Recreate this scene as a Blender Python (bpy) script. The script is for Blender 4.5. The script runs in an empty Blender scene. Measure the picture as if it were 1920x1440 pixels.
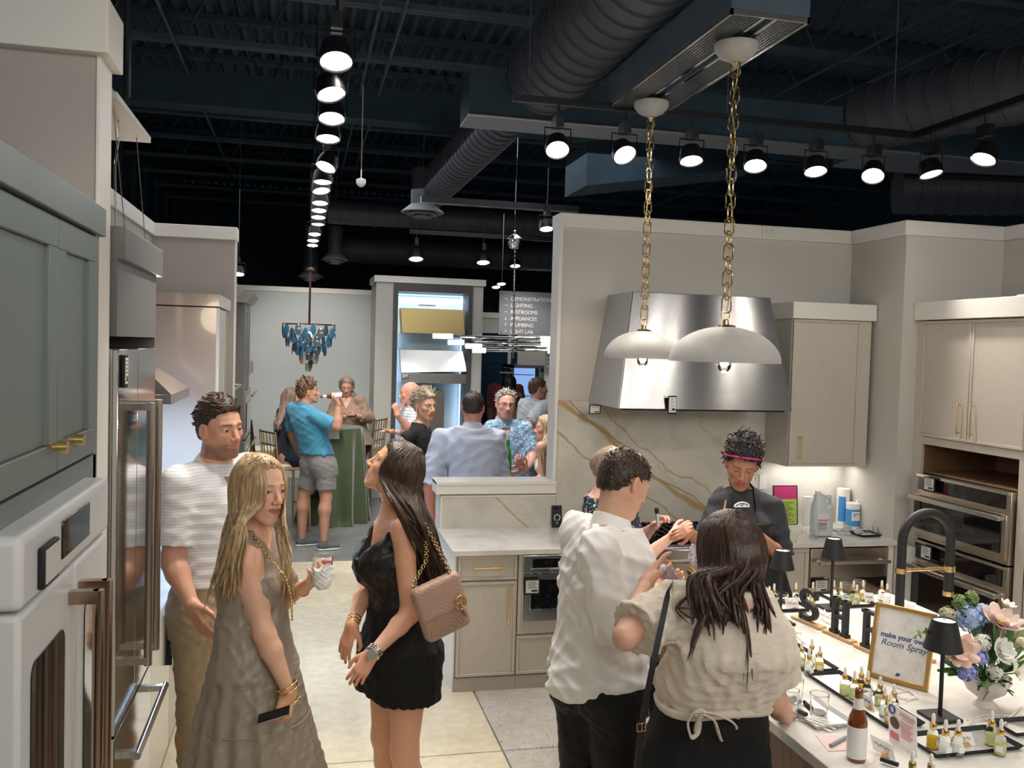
import bpy, bmesh, math, random
import numpy as np
from mathutils import Vector, Matrix
random.seed(7); RNG = np.random.default_rng(5)
SC = bpy.context.scene; COL = SC.collection
# ------------------------------------------------------------------ camera
FPX, CAMH = 1700.0, 2.2
CAMM = np.array([[0.9739682966, -0.2248788662, 0.0285526307],
                 [0.0187976504, -0.0454014304, -0.9987919495],
                 [0.2259035315,  0.9733284161, -0.0399923595]])
CAM0 = np.array([0.0, 0.0, CAMH])
cam_d = bpy.data.cameras.new('camera'); cam = bpy.data.objects.new('camera', cam_d); COL.objects.link(cam)
cam_d.sensor_fit = 'HORIZONTAL'; cam_d.sensor_width = 36.0; cam_d.lens = FPX/1920*36.0
cam_d.clip_start = 0.05; cam_d.clip_end = 120
mw = Matrix.Identity(4)
for i in range(3):
    mw[i][0] = CAMM[0][i]; mw[i][1] = -CAMM[1][i]; mw[i][2] = -CAMM[2][i]; mw[i][3] = CAM0[i]
cam.matrix_world = mw
SC.camera = cam
SC.view_settings.view_transform = 'Standard'; SC.view_settings.look = 'None'
SC.view_settings.gamma = 1.0; SC.view_settings.use_curve_mapping = False
SC.view_settings.exposure = 0.17
# ------------------------------------------------------------------ world: dim interior ambience of a large hall
wd = bpy.data.worlds.new('world'); SC.world = wd; wd.use_nodes = True
wd.node_tree.nodes['Background'].inputs[0].default_value = (0.22, 0.34, 0.50, 1)
wd.node_tree.nodes['Background'].inputs[1].default_value = 0.12
# ------------------------------------------------------------------ room lights (track spots, strips) and added fill lights
WARM = (1.0, 0.91, 0.80); COOL = (0.72, 0.85, 1.0)
def spot(loc, aim, watts, deg=70, color=WARM, blend=0.8, rad=0.06):
    l = bpy.data.lights.new('track_or_fill_spot', 'SPOT'); l.energy = watts; l.color = color
    l.spot_size = math.radians(deg); l.spot_blend = blend; l.shadow_soft_size = rad
    o = bpy.data.objects.new('track_or_fill_spot', l); COL.objects.link(o); o.location = loc
    d = Vector(aim)-Vector(loc); o.rotation_euler = d.to_track_quat('-Z', 'Y').to_euler(); return o
def area(loc, aim, sx, sy, watts, color=WARM, name='light_strip'):
    l = bpy.data.lights.new(name, 'AREA'); l.shape = 'RECTANGLE'; l.size = sx; l.size_y = sy; l.energy = watts; l.color = color
    o = bpy.data.objects.new(name, l); COL.objects.link(o); o.location = loc
    d = Vector(aim)-Vector(loc); o.rotation_euler = d.to_track_quat('-Z', 'Y').to_euler(); return o
# ------------------------------------------------------------------ pixel rays (measuring helpers: pixel + a known plane -> point)
def ray(x, y): return CAMM.T @ np.array([(x-960)/FPX, (y-720)/FPX, 1.0])
def PX(x, y, X): d = ray(x, y); return CAM0 + d*(X/d[0])
def PY(x, y, Y): d = ray(x, y); return CAM0 + d*(Y/d[1])
def PZ(x, y, Z): d = ray(x, y); return CAM0 + d*((Z-CAMH)/d[2])
SW, SA = 105.0, .80      # spot watts, scale
TL = [(630,110),(620,172),(622,218),(615,256),(612,310),(605,338),(602,355),(600,378),(598,392),(597,405),(596,418),(590,437),(587,449),(586,458)]
TRK_L = [PZ(x, y, 3.45) for x, y in TL]
TRK_R = [PZ(x, y, 3.42) for x, y in ((1045,278),(1170,288),(1296,298),(1416,308),(1529,318),(1637,327),(1745,323),(1845,295))]
AIM_L = [(-.6,3.9,1.3),(-.3,3.6,.8),(.4,5.6,.6),(-.5,6.6,1.2),(.3,7.6,0),(.2,9.4,.6),(.1,9.9,.9),(.3,10.6,1),(.6,11.5,1),(.3,12.2,.8),(.6,14.5,1.5),(-.8,14.8,1.6),(.2,13.6,.2),(.3,14.9,1.6)]
AIM_R = [(1.2,4.0,1.2),(1.7,4.4,1.0),(2.3,4.0,1.0),(2.7,4.3,1.1),(3.1,4.0,1.0),(3.6,4.2,1.0),(4.1,4.4,1.6),(3.4,3.6,1.0)]
# added unseen spots with fixtures, behind and beside the camera: (position, aim, watts)
FILL_S = [((.15,2.0,3.45),(-.5,3.7,1.2),1.1),((.15,.8,3.45),(-.3,3.6,1.4),1.0),((.15,-.4,3.45),(.5,4.3,1.1),1.0),
         ((1.3,1.2,3.5),(.6,4.4,1.2),1.1),((1.4,2.2,3.5),(1.2,3.4,1.2),.9),((1.6,.6,3.5),(1.35,2.9,1.3),1.0),
         ((2.6,1.0,3.5),(1.6,3.2,1.1),1.0),((3.2,1.8,3.5),(2.5,3.2,.9),1.0),((3.6,2.6,3.5),(2.4,4.6,1.3),1.0),
         ((2.4,2.2,3.5),(2.4,3.3,.9),.8),((3.7,1.2,3.5),(4.2,4.9,1.4),1.0),((-.1,1.0,3.45),(-.6,2.5,1.7),.55),
         ((1.2,2.0,3.5),(2.6,6.2,2.4),1.0),((.6,3.0,3.5),(1.2,5.7,.6),.9)]
HOOD_S = [((3.9,2.4,3.5),(2.9,5.7,2.2)),((3.3,1.9,3.5),(2.6,5.7,2.2)),((4.5,2.6,3.5),(3.0,5.7,2.3)),((2.7,2.3,3.5),(2.3,5.7,2.2)),((4.3,3.4,3.5),(2.8,5.7,2.2))]
for p, a in HOOD_S: spot(p, a, 9, 34, rad=.03)
FAR_S = [((.9,7.4,3.5),(1.3,8.0,1.3)),((1.9,7.3,3.5),(1.7,8.3,1.2)),((1.0,8.6,3.5),(1.2,9.7,1.3)),((2.3,8.9,3.5),(2.0,8.0,1.5)),((1.5,12.4,3.4),(1.6,9.9,1.3)),
         ((1.5,10.2,3.5),(1.9,12.0,.4)),((2.6,11.0,3.5),(3.1,12.2,1.3)),((3.6,13.2,3.5),(4.2,16.0,1.5)),((-.2,12.6,3.45),(.2,14.9,1.8)),((1.0,7.2,3.5),(1.9,8.2,1.5)),((4.2,15.5,3.4),(4.6,18.5,1.3))]
for p, a in zip(TRK_L, AIM_L): spot(tuple(p-[0,0,.03]), a, SW*.9)
for p, a in zip(TRK_R, AIM_R): spot(tuple(p-[0,0,.03]), a, SW*.95)
for p, a, k in FILL_S: spot(p, a, SW*k)
for p, a in FAR_S: spot(p, a, SW*.9, color=(1,.95,.88))
# added soft fills standing in for bright bays near the camera and farther back
area((1.2,-1.6,3.3),(1.2,4.5,.9),5.0,1.2,90*SA,(1,.94,.86),'soft_fill_light')
for q in ((1.0,3.2),(1.2,4.3),(2.6,2.6),(2.9,3.9),(3.4,3.0),(.3,4.6)): spot((q[0],q[1],3.6),(q[0],q[1]-.2,0),52,88,rad=.12)  # added overhead fill spots, no fixtures built for them
area((.9,9.5,4.0),(.9,9.5,0),4.5,5.0,110*SA,(.95,.97,1),'soft_fill_light')
area((4.0,-.6,3.0),(.5,5,1.2),2.0,1.2,40*SA,(1,.94,.88),'soft_fill_light')
# ------------------------------------------------------------------ materials
MATS = {}
def mat(name, col=(.5,.5,.5), rough=.5, metal=0.0, emit=None, es=1.0, noise=0.0, nscale=8.0, bump=0.0, bscale=60.0, trans=0.0, ior=1.45,
        stretch=(1,1,1), vcol=None, coat=0.0, sss=0.0, alpha=1.0, aniso=0.0, sheen=0.0, spec=None):
    if name in MATS: return MATS[name]
    m = bpy.data.materials.new(name); m.use_nodes = True; MATS[name] = m
    nt = m.node_tree; b = nt.nodes['Principled BSDF']; L = nt.links
    c4 = (*col, 1)
    b.inputs['Base Color'].default_value = c4; b.inputs['Roughness'].default_value = rough; b.inputs['Metallic'].default_value = metal
    b.inputs['IOR'].default_value = ior; b.inputs['Transmission Weight'].default_value = trans
    b.inputs['Coat Weight'].default_value = coat; b.inputs['Alpha'].default_value = alpha
    if spec is not None: b.inputs['Specular IOR Level'].default_value = spec
    if sheen: b.inputs['Sheen Weight'].default_value = sheen
    if sss:
        b.inputs['Subsurface Weight'].default_value = sss; b.inputs['Subsurface Radius'].default_value = (1,.35,.2); b.inputs['Subsurface Scale'].default_value = .012
    if emit: b.inputs['Emission Color'].default_value = (*emit, 1); b.inputs['Emission Strength'].default_value = es
    src = None
    if vcol:
        a = nt.nodes.new('ShaderNodeAttribute'); a.attribute_name = vcol; src = a.outputs['Color']; L.new(src, b.inputs['Base Color'])
    if noise or bump:
        tc = nt.nodes.new('ShaderNodeTexCoord'); mp = nt.nodes.new('ShaderNodeMapping'); mp.inputs['Scale'].default_value = stretch
        L.new(tc.outputs['Object'], mp.inputs[0])
    if noise:
        n = nt.nodes.new('ShaderNodeTexNoise'); n.inputs['Scale'].default_value = nscale; n.inputs['Detail'].default_value = 6; L.new(mp.outputs[0], n.inputs['Vector'])
        mr = nt.nodes.new('ShaderNodeMapRange'); mr.inputs[1].default_value = .25; mr.inputs[2].default_value = .75
        mr.inputs[3].default_value = 1-noise; mr.inputs[4].default_value = 1+noise; L.new(n.outputs[0], mr.inputs[0])
        mx = nt.nodes.new('ShaderNodeMix'); mx.data_type = 'RGBA'; mx.blend_type = 'MULTIPLY'; mx.inputs[0].default_value = 1
        if src: L.new(src, mx.inputs[6])
        else: mx.inputs[6].default_value = c4
        L.new(mr.outputs[0], mx.inputs[7]); L.new(mx.outputs[2], b.inputs['Base Color'])
    if bump:
        n2 = nt.nodes.new('ShaderNodeTexNoise'); n2.inputs['Scale'].default_value = bscale; n2.inputs['Detail'].default_value = 4; L.new(mp.outputs[0], n2.inputs['Vector'])
        bp = nt.nodes.new('ShaderNodeBump'); bp.inputs['Strength'].default_value = bump; bp.inputs['Distance'].default_value = .004
        L.new(n2.outputs[0], bp.inputs['Height']); L.new(bp.outputs[0], b.inputs['Normal'])
    return m
def ramp(nt, fac, stops):
    r = nt.nodes.new('ShaderNodeValToRGB'); e = r.color_ramp.elements
    while len(e) < len(stops): e.new(.5)
    for k, (p, c) in enumerate(stops): e[k].position = p; e[k].color = (*c, 1)
    nt.links.new(fac, r.inputs[0]); return r.outputs[0]
def nodes_for(m):
    nt = m.node_tree; tc = nt.nodes.new('ShaderNodeTexCoord'); mp = nt.nodes.new('ShaderNodeMapping'); nt.links.new(tc.outputs['Object'], mp.inputs[0])
    return nt, nt.nodes['Principled BSDF'], mp
def texnoise(nt, vec, scale, detail=5, dist=0.0):
    n = nt.nodes.new('ShaderNodeTexNoise'); n.inputs['Scale'].default_value = scale; n.inputs['Detail'].default_value = detail; n.inputs['Distortion'].default_value = dist
    nt.links.new(vec, n.inputs['Vector']); return n.outputs[0]
def mixc(nt, fac, a, b, mode='MIX'):
    mx = nt.nodes.new('ShaderNodeMix'); mx.data_type = 'RGBA'; mx.blend_type = mode
    if isinstance(fac, float): mx.inputs[0].default_value = fac
    else: nt.links.new(fac, mx.inputs[0])
    for k, v in ((6, a), (7, b)):
        if isinstance(v, tuple): mx.inputs[k].default_value = (*v, 1)
        else: nt.links.new(v, mx.inputs[k])
    return mx.outputs[2]
def marble(name, base, vein, vein2, scale=1.0, rough=.18, rot=(0,0,0), gold=.5):
    m = mat(name, base, rough); nt, b, mp = nodes_for(m); mp.inputs['Rotation'].default_value = rot
    cloud = texnoise(nt, mp.outputs[0], 3.5*scale, 8, .6)
    c1 = ramp(nt, cloud, [(.3, tuple(x*.84 for x in base)), (.55, base), (.8, tuple(min(1,x*1.05) for x in base))])
    w = nt.nodes.new('ShaderNodeTexWave'); w.inputs['Scale'].default_value = .55*scale; w.inputs['Distortion'].default_value = 7; w.inputs['Detail'].default_value = 6
    w.inputs['Detail Scale'].default_value = 1.1; w.inputs['Detail Roughness'].default_value = .62
    w.bands_direction = 'X'; w.wave_profile = 'SAW'; nt.links.new(mp.outputs[0], w.inputs['Vector'])
    v = ramp(nt, w.outputs[0], [(0,(0,0,0)),(.455,(0,0,0)),(.5,(1,1,1)),(.53,(0,0,0)),(1,(0,0,0))])
    pat = ramp(nt, texnoise(nt, mp.outputs[0], 1.3*scale, 3), [(.40,(0,0,0)),(.6,(gold,gold,gold))])
    vm = mixc(nt, 1.0, v, pat, 'MULTIPLY')
    c2 = mixc(nt, vm, c1, vein)
    w2 = nt.nodes.new('ShaderNodeTexWave'); w2.inputs['Scale'].default_value = 1.3*scale; w2.inputs['Distortion'].default_value = 11; w2.inputs['Detail'].default_value = 6
    w2.bands_direction = 'DIAGONAL'; w2.wave_profile = 'SAW'; nt.links.new(mp.outputs[0], w2.inputs['Vector'])
    v2 = ramp(nt, w2.outputs[0], [(0,(0,0,0)),(.48,(0,0,0)),(.5,(.35,.35,.35)),(.515,(0,0,0)),(1,(0,0,0))])
    nt.links.new(mixc(nt, v2, c2, vein2), b.inputs['Base Color']); return m
# ------------------------------------------------------------------ objects
WLOC = {}
def props(o, label=None, cat=None, group=None, kind=None):
    if label: o['label'] = label
    if cat: o['category'] = cat
    if group: o['group'] = group
    if kind: o['kind'] = kind
    return o
def thing(name, label, cat, loc=(0,0,0), group=None, rz=0.0):
    o = bpy.data.objects.new(name, None); COL.objects.link(o); o.location = loc; o.rotation_euler = (0,0,rz); o.empty_display_size = .05
    WLOC[o.name] = Vector(loc); return props(o, label, cat, group)
def copy_tree(o, parent=None):
    c = o.copy(); COL.objects.link(c)
    if parent: c.parent = parent
    for ch in list(o.children): copy_tree(ch, c)
    return c
def place(proto, used, loc, rz=0.0, label=None, scale=None):
    o = proto if not used else copy_tree(proto)
    o.location = loc; o.rotation_euler = (0,0,rz)
    if label: o['label'] = label
    if scale: o.scale = (scale,)*3
    return o
class B:
    """collects geometry, then links it as ONE mesh object"""
    def __init__(s): s.v = []; s.f = []; s.T = None
    def add(s, vs, fs):
        n = len(s.v)
        if s.T is not None: vs = [s.T @ Vector(p) for p in vs]
        s.v.extend([tuple(p) for p in vs]); s.f.extend([tuple(i+n for i in f) for f in fs]); return s
    def box(s, x0, x1, y0, y1, z0, z1):
        if x0 > x1: x0, x1 = x1, x0
        if y0 > y1: y0, y1 = y1, y0
        if z0 > z1: z0, z1 = z1, z0
        return s.add([(x0,y0,z0),(x1,y0,z0),(x1,y1,z0),(x0,y1,z0),(x0,y0,z1),(x1,y0,z1),(x1,y1,z1),(x0,y1,z1)],
                     [(3,2,1,0),(4,5,6,7),(0,1,5,4),(1,2,6,5),(2,3,7,6),(3,0,4,7)])
    def hexa(s, p): return s.add(p, [(3,2,1,0),(4,5,6,7),(0,1,5,4),(1,2,6,5),(2,3,7,6),(3,0,4,7)])
    def prism(s, poly, axis, a, b):
        n = len(poly)
        def P(u, v, w): return (w,u,v) if axis == 'x' else ((u,w,v) if axis == 'y' else (u,v,w))
        vs = [P(u,v,a) for u,v in poly]+[P(u,v,b) for u,v in poly]
        fs = [tuple(range(n)), tuple(range(2*n-1,n-1,-1))]+[(i,i+n,(i+1)%n+n,(i+1)%n) for i in range(n)]
        return s.add(vs, fs)
    def tube(s, path, r, n=8, caps=True, flat=1.0):
        P = [Vector(p) for p in path]; R = r if hasattr(r, '__len__') else [r]*len(P); vs = []; fs = []
        up = None
        for i, p in enumerate(P):
            t = (P[min(i+1,len(P)-1)]-P[max(i-1,0)])
            t = t.normalized() if t.length > 1e-9 else Vector((0,0,1))
            if up is None:
                a = Vector((0,0,1)) if abs(t.z) < .9 else Vector((1,0,0)); up = (a-t*a.dot(t)).normalized()
            else:
                up = up-t*up.dot(t)
                up = up.normalized() if up.length > 1e-6 else t.orthogonal().normalized()
            si = t.cross(up)
            for k in range(n):
                a = 2*math.pi*k/n; vs.append(p+(up*math.cos(a)*flat+si*math.sin(a))*R[i])
        for i in range(len(P)-1):
            for k in range(n):
                k2 = (k+1)%n; fs.append((i*n+k,i*n+k2,(i+1)*n+k2,(i+1)*n+k))
        if caps: fs += [tuple(range(n-1,-1,-1)), tuple(range((len(P)-1)*n,len(P)*n))]
        return s.add(vs, fs)
    def lathe(s, prof, c=(0,0,0), n=24, sx=1.0, sy=1.0):
        vs = []; fs = []
        for (r, z) in prof:
            for k in range(n):
                a = 2*math.pi*k/n; vs.append((c[0]+max(r,1e-4)*math.cos(a)*sx, c[1]+max(r,1e-4)*math.sin(a)*sy, c[2]+z))
        for i in range(len(prof)-1):
            for k in range(n):
                k2 = (k+1)%n; fs.append((i*n+k,i*n+k2,(i+1)*n+k2,(i+1)*n+k))
        fs += [tuple(range(n-1,-1,-1)), tuple(range((len(prof)-1)*n,len(prof)*n))]
        return s.add(vs, fs)
    def ball(s, c, r, n=10, m=7, sc=(1,1,1)):
        prof = [(math.sin(math.pi*i/m), -math.cos(math.pi*i/m)) for i in range(m+1)]
        vs = []; fs = []
        for (q, z) in prof:
            for k in range(n):
                a = 2*math.pi*k/n; vs.append((c[0]+max(q,1e-3)*r*math.cos(a)*sc[0], c[1]+max(q,1e-3)*r*math.sin(a)*sc[1], c[2]+z*r*sc[2]))
        for i in range(m):
            for k in range(n):
                k2 = (k+1)%n; fs.append((i*n+k,i*n+k2,(i+1)*n+k2,(i+1)*n+k))
        return s.add(vs, fs)
    def obj(s, name, m, parent=None, local=False, smooth=None, bev=0.0, kind=None, label=None, cat=None, group=None, seg=2):
        me = bpy.data.meshes.new(name); vs = s.v
        if parent is not None and not local:
            off = WLOC[parent.name]; vs = [(p[0]-off.x, p[1]-off.y, p[2]-off.z) for p in vs]
        me.from_pydata(vs, [], s.f); me.update()
        me.materials.append(MATS[m] if isinstance(m, str) else m)
        if smooth is not None:
            me.shade_smooth()
            if smooth < 180: me.set_sharp_from_angle(angle=math.radians(smooth))
        o = bpy.data.objects.new(name, me); COL.objects.link(o)
        if parent is not None: o.parent = parent
        WLOC[o.name] = WLOC[parent.name] if (parent is not None) else Vector((0,0,0))
        if bev:
            md = o.modifiers.new('bevel', 'BEVEL'); md.width = bev; md.segments = seg; md.limit_method = 'ANGLE'; md.angle_limit = math.radians(40)
            me.shade_smooth(); me.set_sharp_from_angle(angle=math.radians(30))
        return props(o, label, cat, group, kind)
def struct(name, b, m, **k): return b.obj(name, m, kind='structure', **k)
def subpart(b, name, m, part, **k):
    WLOC[part.name] = WLOC[part.parent.name] if part.parent else WLOC.get(part.name, Vector((0,0,0)))
    return b.obj(name, m, part, **k)
def text_mesh(txt, size, shear=0.0, bold=0.0, align='LEFT', extrude=0.0005, spacing=1.0):
    cu = bpy.data.curves.new('lettering', 'FONT'); cu.body = txt; cu.size = size; cu.shear = shear; cu.offset = bold; cu.align_x = align
    cu.extrude = extrude; cu.resolution_u = 3; cu.space_character = spacing
    o = bpy.data.objects.new('lettering', cu); COL.objects.link(o)
    me = bpy.data.meshes.new_from_object(o); bpy.data.objects.remove(o); return me
def text(name, txt, size, m, parent, origin, xdir, ydir, local=False, **k):
    """flat lettering laid on a surface: origin, reading direction and up direction"""
    me = text_mesh(txt, size, **k); X = Vector(xdir).normalized(); Y = Vector(ydir).normalized(); Z = X.cross(Y)
    O = Vector(origin)-(Vector((0,0,0)) if local or parent is None else WLOC[parent.name])
    M4 = Matrix(((X.x,Y.x,Z.x,O.x),(X.y,Y.y,Z.y,O.y),(X.z,Y.z,Z.z,O.z),(0,0,0,1)))
    me.transform(M4); me.materials.clear(); me.materials.append(MATS[m] if isinstance(m, str) else m)
    o = bpy.data.objects.new(name, me); COL.objects.link(o)
    if parent is not None: o.parent = parent
    return o
def arc(c, r, a0, a1, n, plane='xz'):
    out = []
    for i in range(n+1):
        a = math.radians(a0+(a1-a0)*i/n); u, v = r*math.cos(a), r*math.sin(a)
        out.append({'xz':(c[0]+u,c[1],c[2]+v),'yz':(c[0],c[1]+u,c[2]+v),'xy':(c[0]+u,c[1]+v,c[2])}[plane])
    return out
# ================================================================== ROOM
YW = 6.28; ZT = 3.16
mat('wall_paint', (.56,.545,.505), .75, noise=.03, nscale=2, bump=.05, bscale=180)
mat('wall_blue', (.50,.535,.54), .75, noise=.03, nscale=1.5)
mat('wall_taupe', (.40,.37,.34), .7, noise=.03)
mat('trim_white', (.74,.72,.67), .45)
mat('trim_grey', (.47,.46,.43), .5)
mat('navy', (.020,.046,.070), .8, noise=.25, nscale=3)
mat('navy2', (.055,.085,.115), .65, noise=.2, nscale=5)
mat('deck', (.070,.100,.130), .7, noise=.2, nscale=4)
mat('duct', (.050,.056,.070), .55, noise=.15, nscale=6)
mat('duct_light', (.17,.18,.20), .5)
mat('black_metal', (.012,.013,.016), .35, metal=.3)
mat('black_gloss', (.006,.006,.007), .06, coat=.5)
mat('black_matte', (.010,.010,.011), .55)
mat('cabinet_cream', (.53,.49,.42), .5, noise=.06, nscale=30, stretch=(6,6,.6))
mat('cabinet_cream_dark', (.40,.37,.33), .55)
mat('cabinet_green', (.175,.215,.20), .42, noise=.03, nscale=3)
mat('cabinet_grey', (.125,.12,.112), .35)
mat('steel', (.62,.61,.59), .24, metal=1, noise=.04, nscale=40, stretch=(1,1,12), bump=.06, bscale=90)
mat('steel_mirror', (.50,.50,.50), .09, metal=1)
m = mat('steel_brushed', (.38,.38,.385), .20, metal=1)
tg = m.node_tree.nodes.new('ShaderNodeTangent'); tg.direction_type = 'RADIAL'; tg.axis = 'Z'; bb_ = m.node_tree.nodes['Principled BSDF']
m.node_tree.links.new(tg.outputs[0], bb_.inputs['Tangent']); bb_.inputs['Anisotropic'].default_value = .92; bb_.inputs['Anisotropic Rotation'].default_value = 0.25
mat('steel_warm', (.55,.50,.44), .25, metal=1)
mat('chrome', (.8,.8,.8), .06, metal=1)
mat('bronze', (.46,.33,.25), .22, metal=1)
mat('brass', (.78,.55,.25), .24, metal=1)
mat('gold', (.85,.58,.22), .18, metal=1)
mat('brass_sheet', (.66,.50,.22), .35, metal=.9)
mat('oven_white', (.66,.67,.67), .38)
mat('white_plastic', (.8,.8,.8), .4)
mat('paper', (.82,.81,.79), .8)
mat('lamp_disc', (1,1,1), .5, emit=(1,.97,.93), es=22)
mat('led_cool', (.6,.8,1), .5, emit=(.5,.75,1), es=1.3)
mat('led_warm', (1,.9,.8), .5, emit=(1,.92,.8), es=3)
mat('bulb_glow', (1,.9,.8), .3, emit=(1,.86,.66), es=30)
mat('glass', (1,1,1), .02, trans=1, ior=1.45)
mat('tag_white', (.62,.62,.60), .6); mat('ink', (.02,.02,.02), .6)
mat('ink_white', (.85,.85,.85), .6)
mat('cavity', (.20,.115,.06), .6, noise=.15, nscale=6)
mat('blue_marble', (.52,.62,.80), .15, noise=.2, nscale=6)
mat('backsplash_blue', (.30,.36,.43), .3, noise=.15, nscale=3)
mat('taupe_gloss', (.46,.38,.32), .16, coat=.6)
mat('wood_walnut', (.21,.10,.055), .5, noise=.3, nscale=9, stretch=(4,4,.5))
mat('wood_light', (.55,.33,.16), .5, noise=.25, nscale=12, stretch=(1,6,6))
marble('quartzite', (.60,.585,.515), (.40,.27,.12), (.34,.32,.24), 1.1, .22, rot=(0,.75,0), gold=.35)
def big_vein(m, z0, slope, width, col, dist, seed):
    nt = m.node_tree; b = nt.nodes['Principled BSDF']; prev = b.inputs['Base Color'].links[0].from_socket
    tc = nt.nodes.new('ShaderNodeTexCoord'); sp = nt.nodes.new('ShaderNodeSeparateXYZ'); nt.links.new(tc.outputs['Object'], sp.inputs[0])
    def M(op, a, c):
        n = nt.nodes.new('ShaderNodeMath'); n.operation = op
        for k, v in ((0,a),(1,c)):
            if isinstance(v, (int,float)): n.inputs[k].default_value = v
            elif v is not None: nt.links.new(v, n.inputs[k])
        return n.outputs[0]
    mp = nt.nodes.new('ShaderNodeMapping'); mp.inputs['Location'].default_value = (seed,seed,seed); nt.links.new(tc.outputs['Object'], mp.inputs[0])
    u = M('ADD', M('ADD', sp.outputs['Z'], M('MULTIPLY', sp.outputs['X'], slope)), -z0)
    n1 = M('MULTIPLY', M('SUBTRACT', texnoise(nt, mp.outputs[0], 1.6, 7), .5), dist)
    d = M('ABSOLUTE', M('ADD', u, n1), None); w = M('MULTIPLY', texnoise(nt, mp.outputs[0], 5, 4), width)
    f = M('SUBTRACT', 1.0, M('DIVIDE', d, w)); f = M('MAXIMUM', f, 0.0); f = M('MINIMUM', M('MULTIPLY', f, 1.3), .85)
    nt.links.new(mixc(nt, f, prev, col), b.inputs['Base Color'])
for a in ((3.02,.68,.085,(.42,.28,.11),.40,1.0),(3.07,.68,.02,(.36,.20,.08),.44,1.6),(2.74,.66,.026,(.42,.29,.18),.35,4.0),(3.30,.72,.022,(.46,.34,.20),.5,7.0),(2.42,.95,.024,(.44,.28,.18),.25,9.0),(2.2,1.4,.02,(.46,.32,.2),.3,12.0)): big_vein(MATS['quartzite'], *a)
marble('counter_stone', (.70,.685,.65), (.46,.33,.20), (.44,.43,.41), 1.5, .14, rot=(0,0,.9), gold=.5)
# floor materials
def floor_mat(name, c1, c2, speck):
    m = mat(name, c1, .28); nt, b, mp = nodes_for(m)
    a = ramp(nt, texnoise(nt, mp.outputs[0], 1.3, 8, .4), [(.3, c1), (.7, c2)])
    d = ramp(nt, texnoise(nt, mp.outputs[0], 14, 6, .2), [(.3, (.86,.86,.86)), (.7, (1.06,1.06,1.06))])
    c = mixc(nt, 1.0, a, d, 'MULTIPLY')
    if speck:
        v = nt.nodes.new('ShaderNodeTexVoronoi'); v.inputs['Scale'].default_value = 62; nt.links.new(mp.outputs[0], v.inputs['Vector'])
        dot = ramp(nt, v.outputs['Distance'], [(0,(1,1,1)),(.20,(1,1,1)),(.30,(0,0,0))])
        msk = mixc(nt, 1.0, dot, ramp(nt, texnoise(nt, mp.outputs[0], 26, 2), [(.50,(0,0,0)),(.56,(1,1,1))]), 'MULTIPLY')
        c = mixc(nt, msk, c, (.09,.08,.07))
    nt.links.new(c, b.inputs['Base Color'])
    r = nt.nodes.new('ShaderNodeMapRange'); r.inputs[3].default_value = .2; r.inputs[4].default_value = .5
    nt.links.new(texnoise(nt, mp.outputs[0], 5, 6), r.inputs[0]); nt.links.new(r.outputs[0], b.inputs['Roughness'])
floor_mat('concrete_beige', (.56,.49,.35), (.70,.63,.48), False)
floor_mat('concrete_speckled', (.42,.39,.34), (.55,.52,.46), True)
floor_mat('concrete_grey', (.15,.165,.165), (.26,.275,.265), False)
JX, JY = 1.108, 9.22
b = B(); b.box(-3, 6, -4, 22, -.12, -.012); struct('floor', b, 'concrete_grey')
def slab(x0,x1,y0,y1,m): 
    b = B(); g = .004; b.box(x0+g,x1-g,y0+g,y1-g,-.05,0); b.obj('floor', m, kind='structure', bev=.003, seg=1)
slab(-3, JX, -4, .9, 'concrete_beige'); slab(-3, JX, .9, 4.74, 'concrete_beige'); slab(-3, JX, 4.74, JY, 'concrete_beige')
slab(JX, 6, -4, .9, 'concrete_speckled'); slab(JX, 6, .9, 4.74, 'concrete_speckled'); slab(JX, 6, 4.74, JY, 'concrete_speckled')
for k in range(3):
    slab(-3, JX, JY+4.2*k, JY+4.2*(k+1), 'concrete_grey'); slab(JX, 6, JY+4.2*k, JY+4.2*(k+1), 'concrete_grey')
# kitchen wall with the half wall and its cap
b = B(); b.box(1.80, 4.125, YW, YW+.16, 0, ZT-.09); b.box(.955, 1.80, YW, YW+.16, 0, 1.16); struct('wall_back', b, 'wall_paint')
b = B(); b.box(4.125, 4.93, 5.63, YW+.16, 0, ZT-.09); struct('wall_back_chase', b, 'wall_paint')
b = B(); b.box(4.93, 5.10, -1.0, 5.63, 0, ZT-.09); struct('wall_right', b, 'wall_paint')
b = B(); b.box(1.77, 4.095, YW-.03, YW+.19, ZT-.09, ZT+.012); b.box(4.095, 4.96, 5.60, YW+.19, ZT-.09, ZT+.012); b.box(4.90, 5.13, -1.0, 5.60, ZT-.09, ZT+.012)
struct('trim_1', b, 'trim_white', bev=.006)
b = B(); b.box(1.775, 1.80, YW-.012, YW+.172, 1.245, ZT-.09); struct('trim_2', b, 'trim_white')
b = B(); b.box(.93, 1.80, YW-.035, YW+.19, 1.16, 1.245); b.box(.93,1.80,YW-.045,YW+.2,1.225,1.25); struct('window_1', b, 'trim_white', bev=.004)
# stub wall beside the green cabinet with its crown
b = B(); b.box(-3.0, -.65, 3.14, 3.31, 0, 3.09); struct('wall_left_stub', b, 'wall_taupe')
b = B(); b.box(-.652, -.640, 3.135, 3.315, 0, 3.09); struct('trim_3', b, 'trim_white', bev=.002)
b = B(); b.box(-3.0, -.61, 3.09, 3.34, 3.085, 3.26); struct('trim_4', b, 'trim_white', bev=.004)
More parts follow.
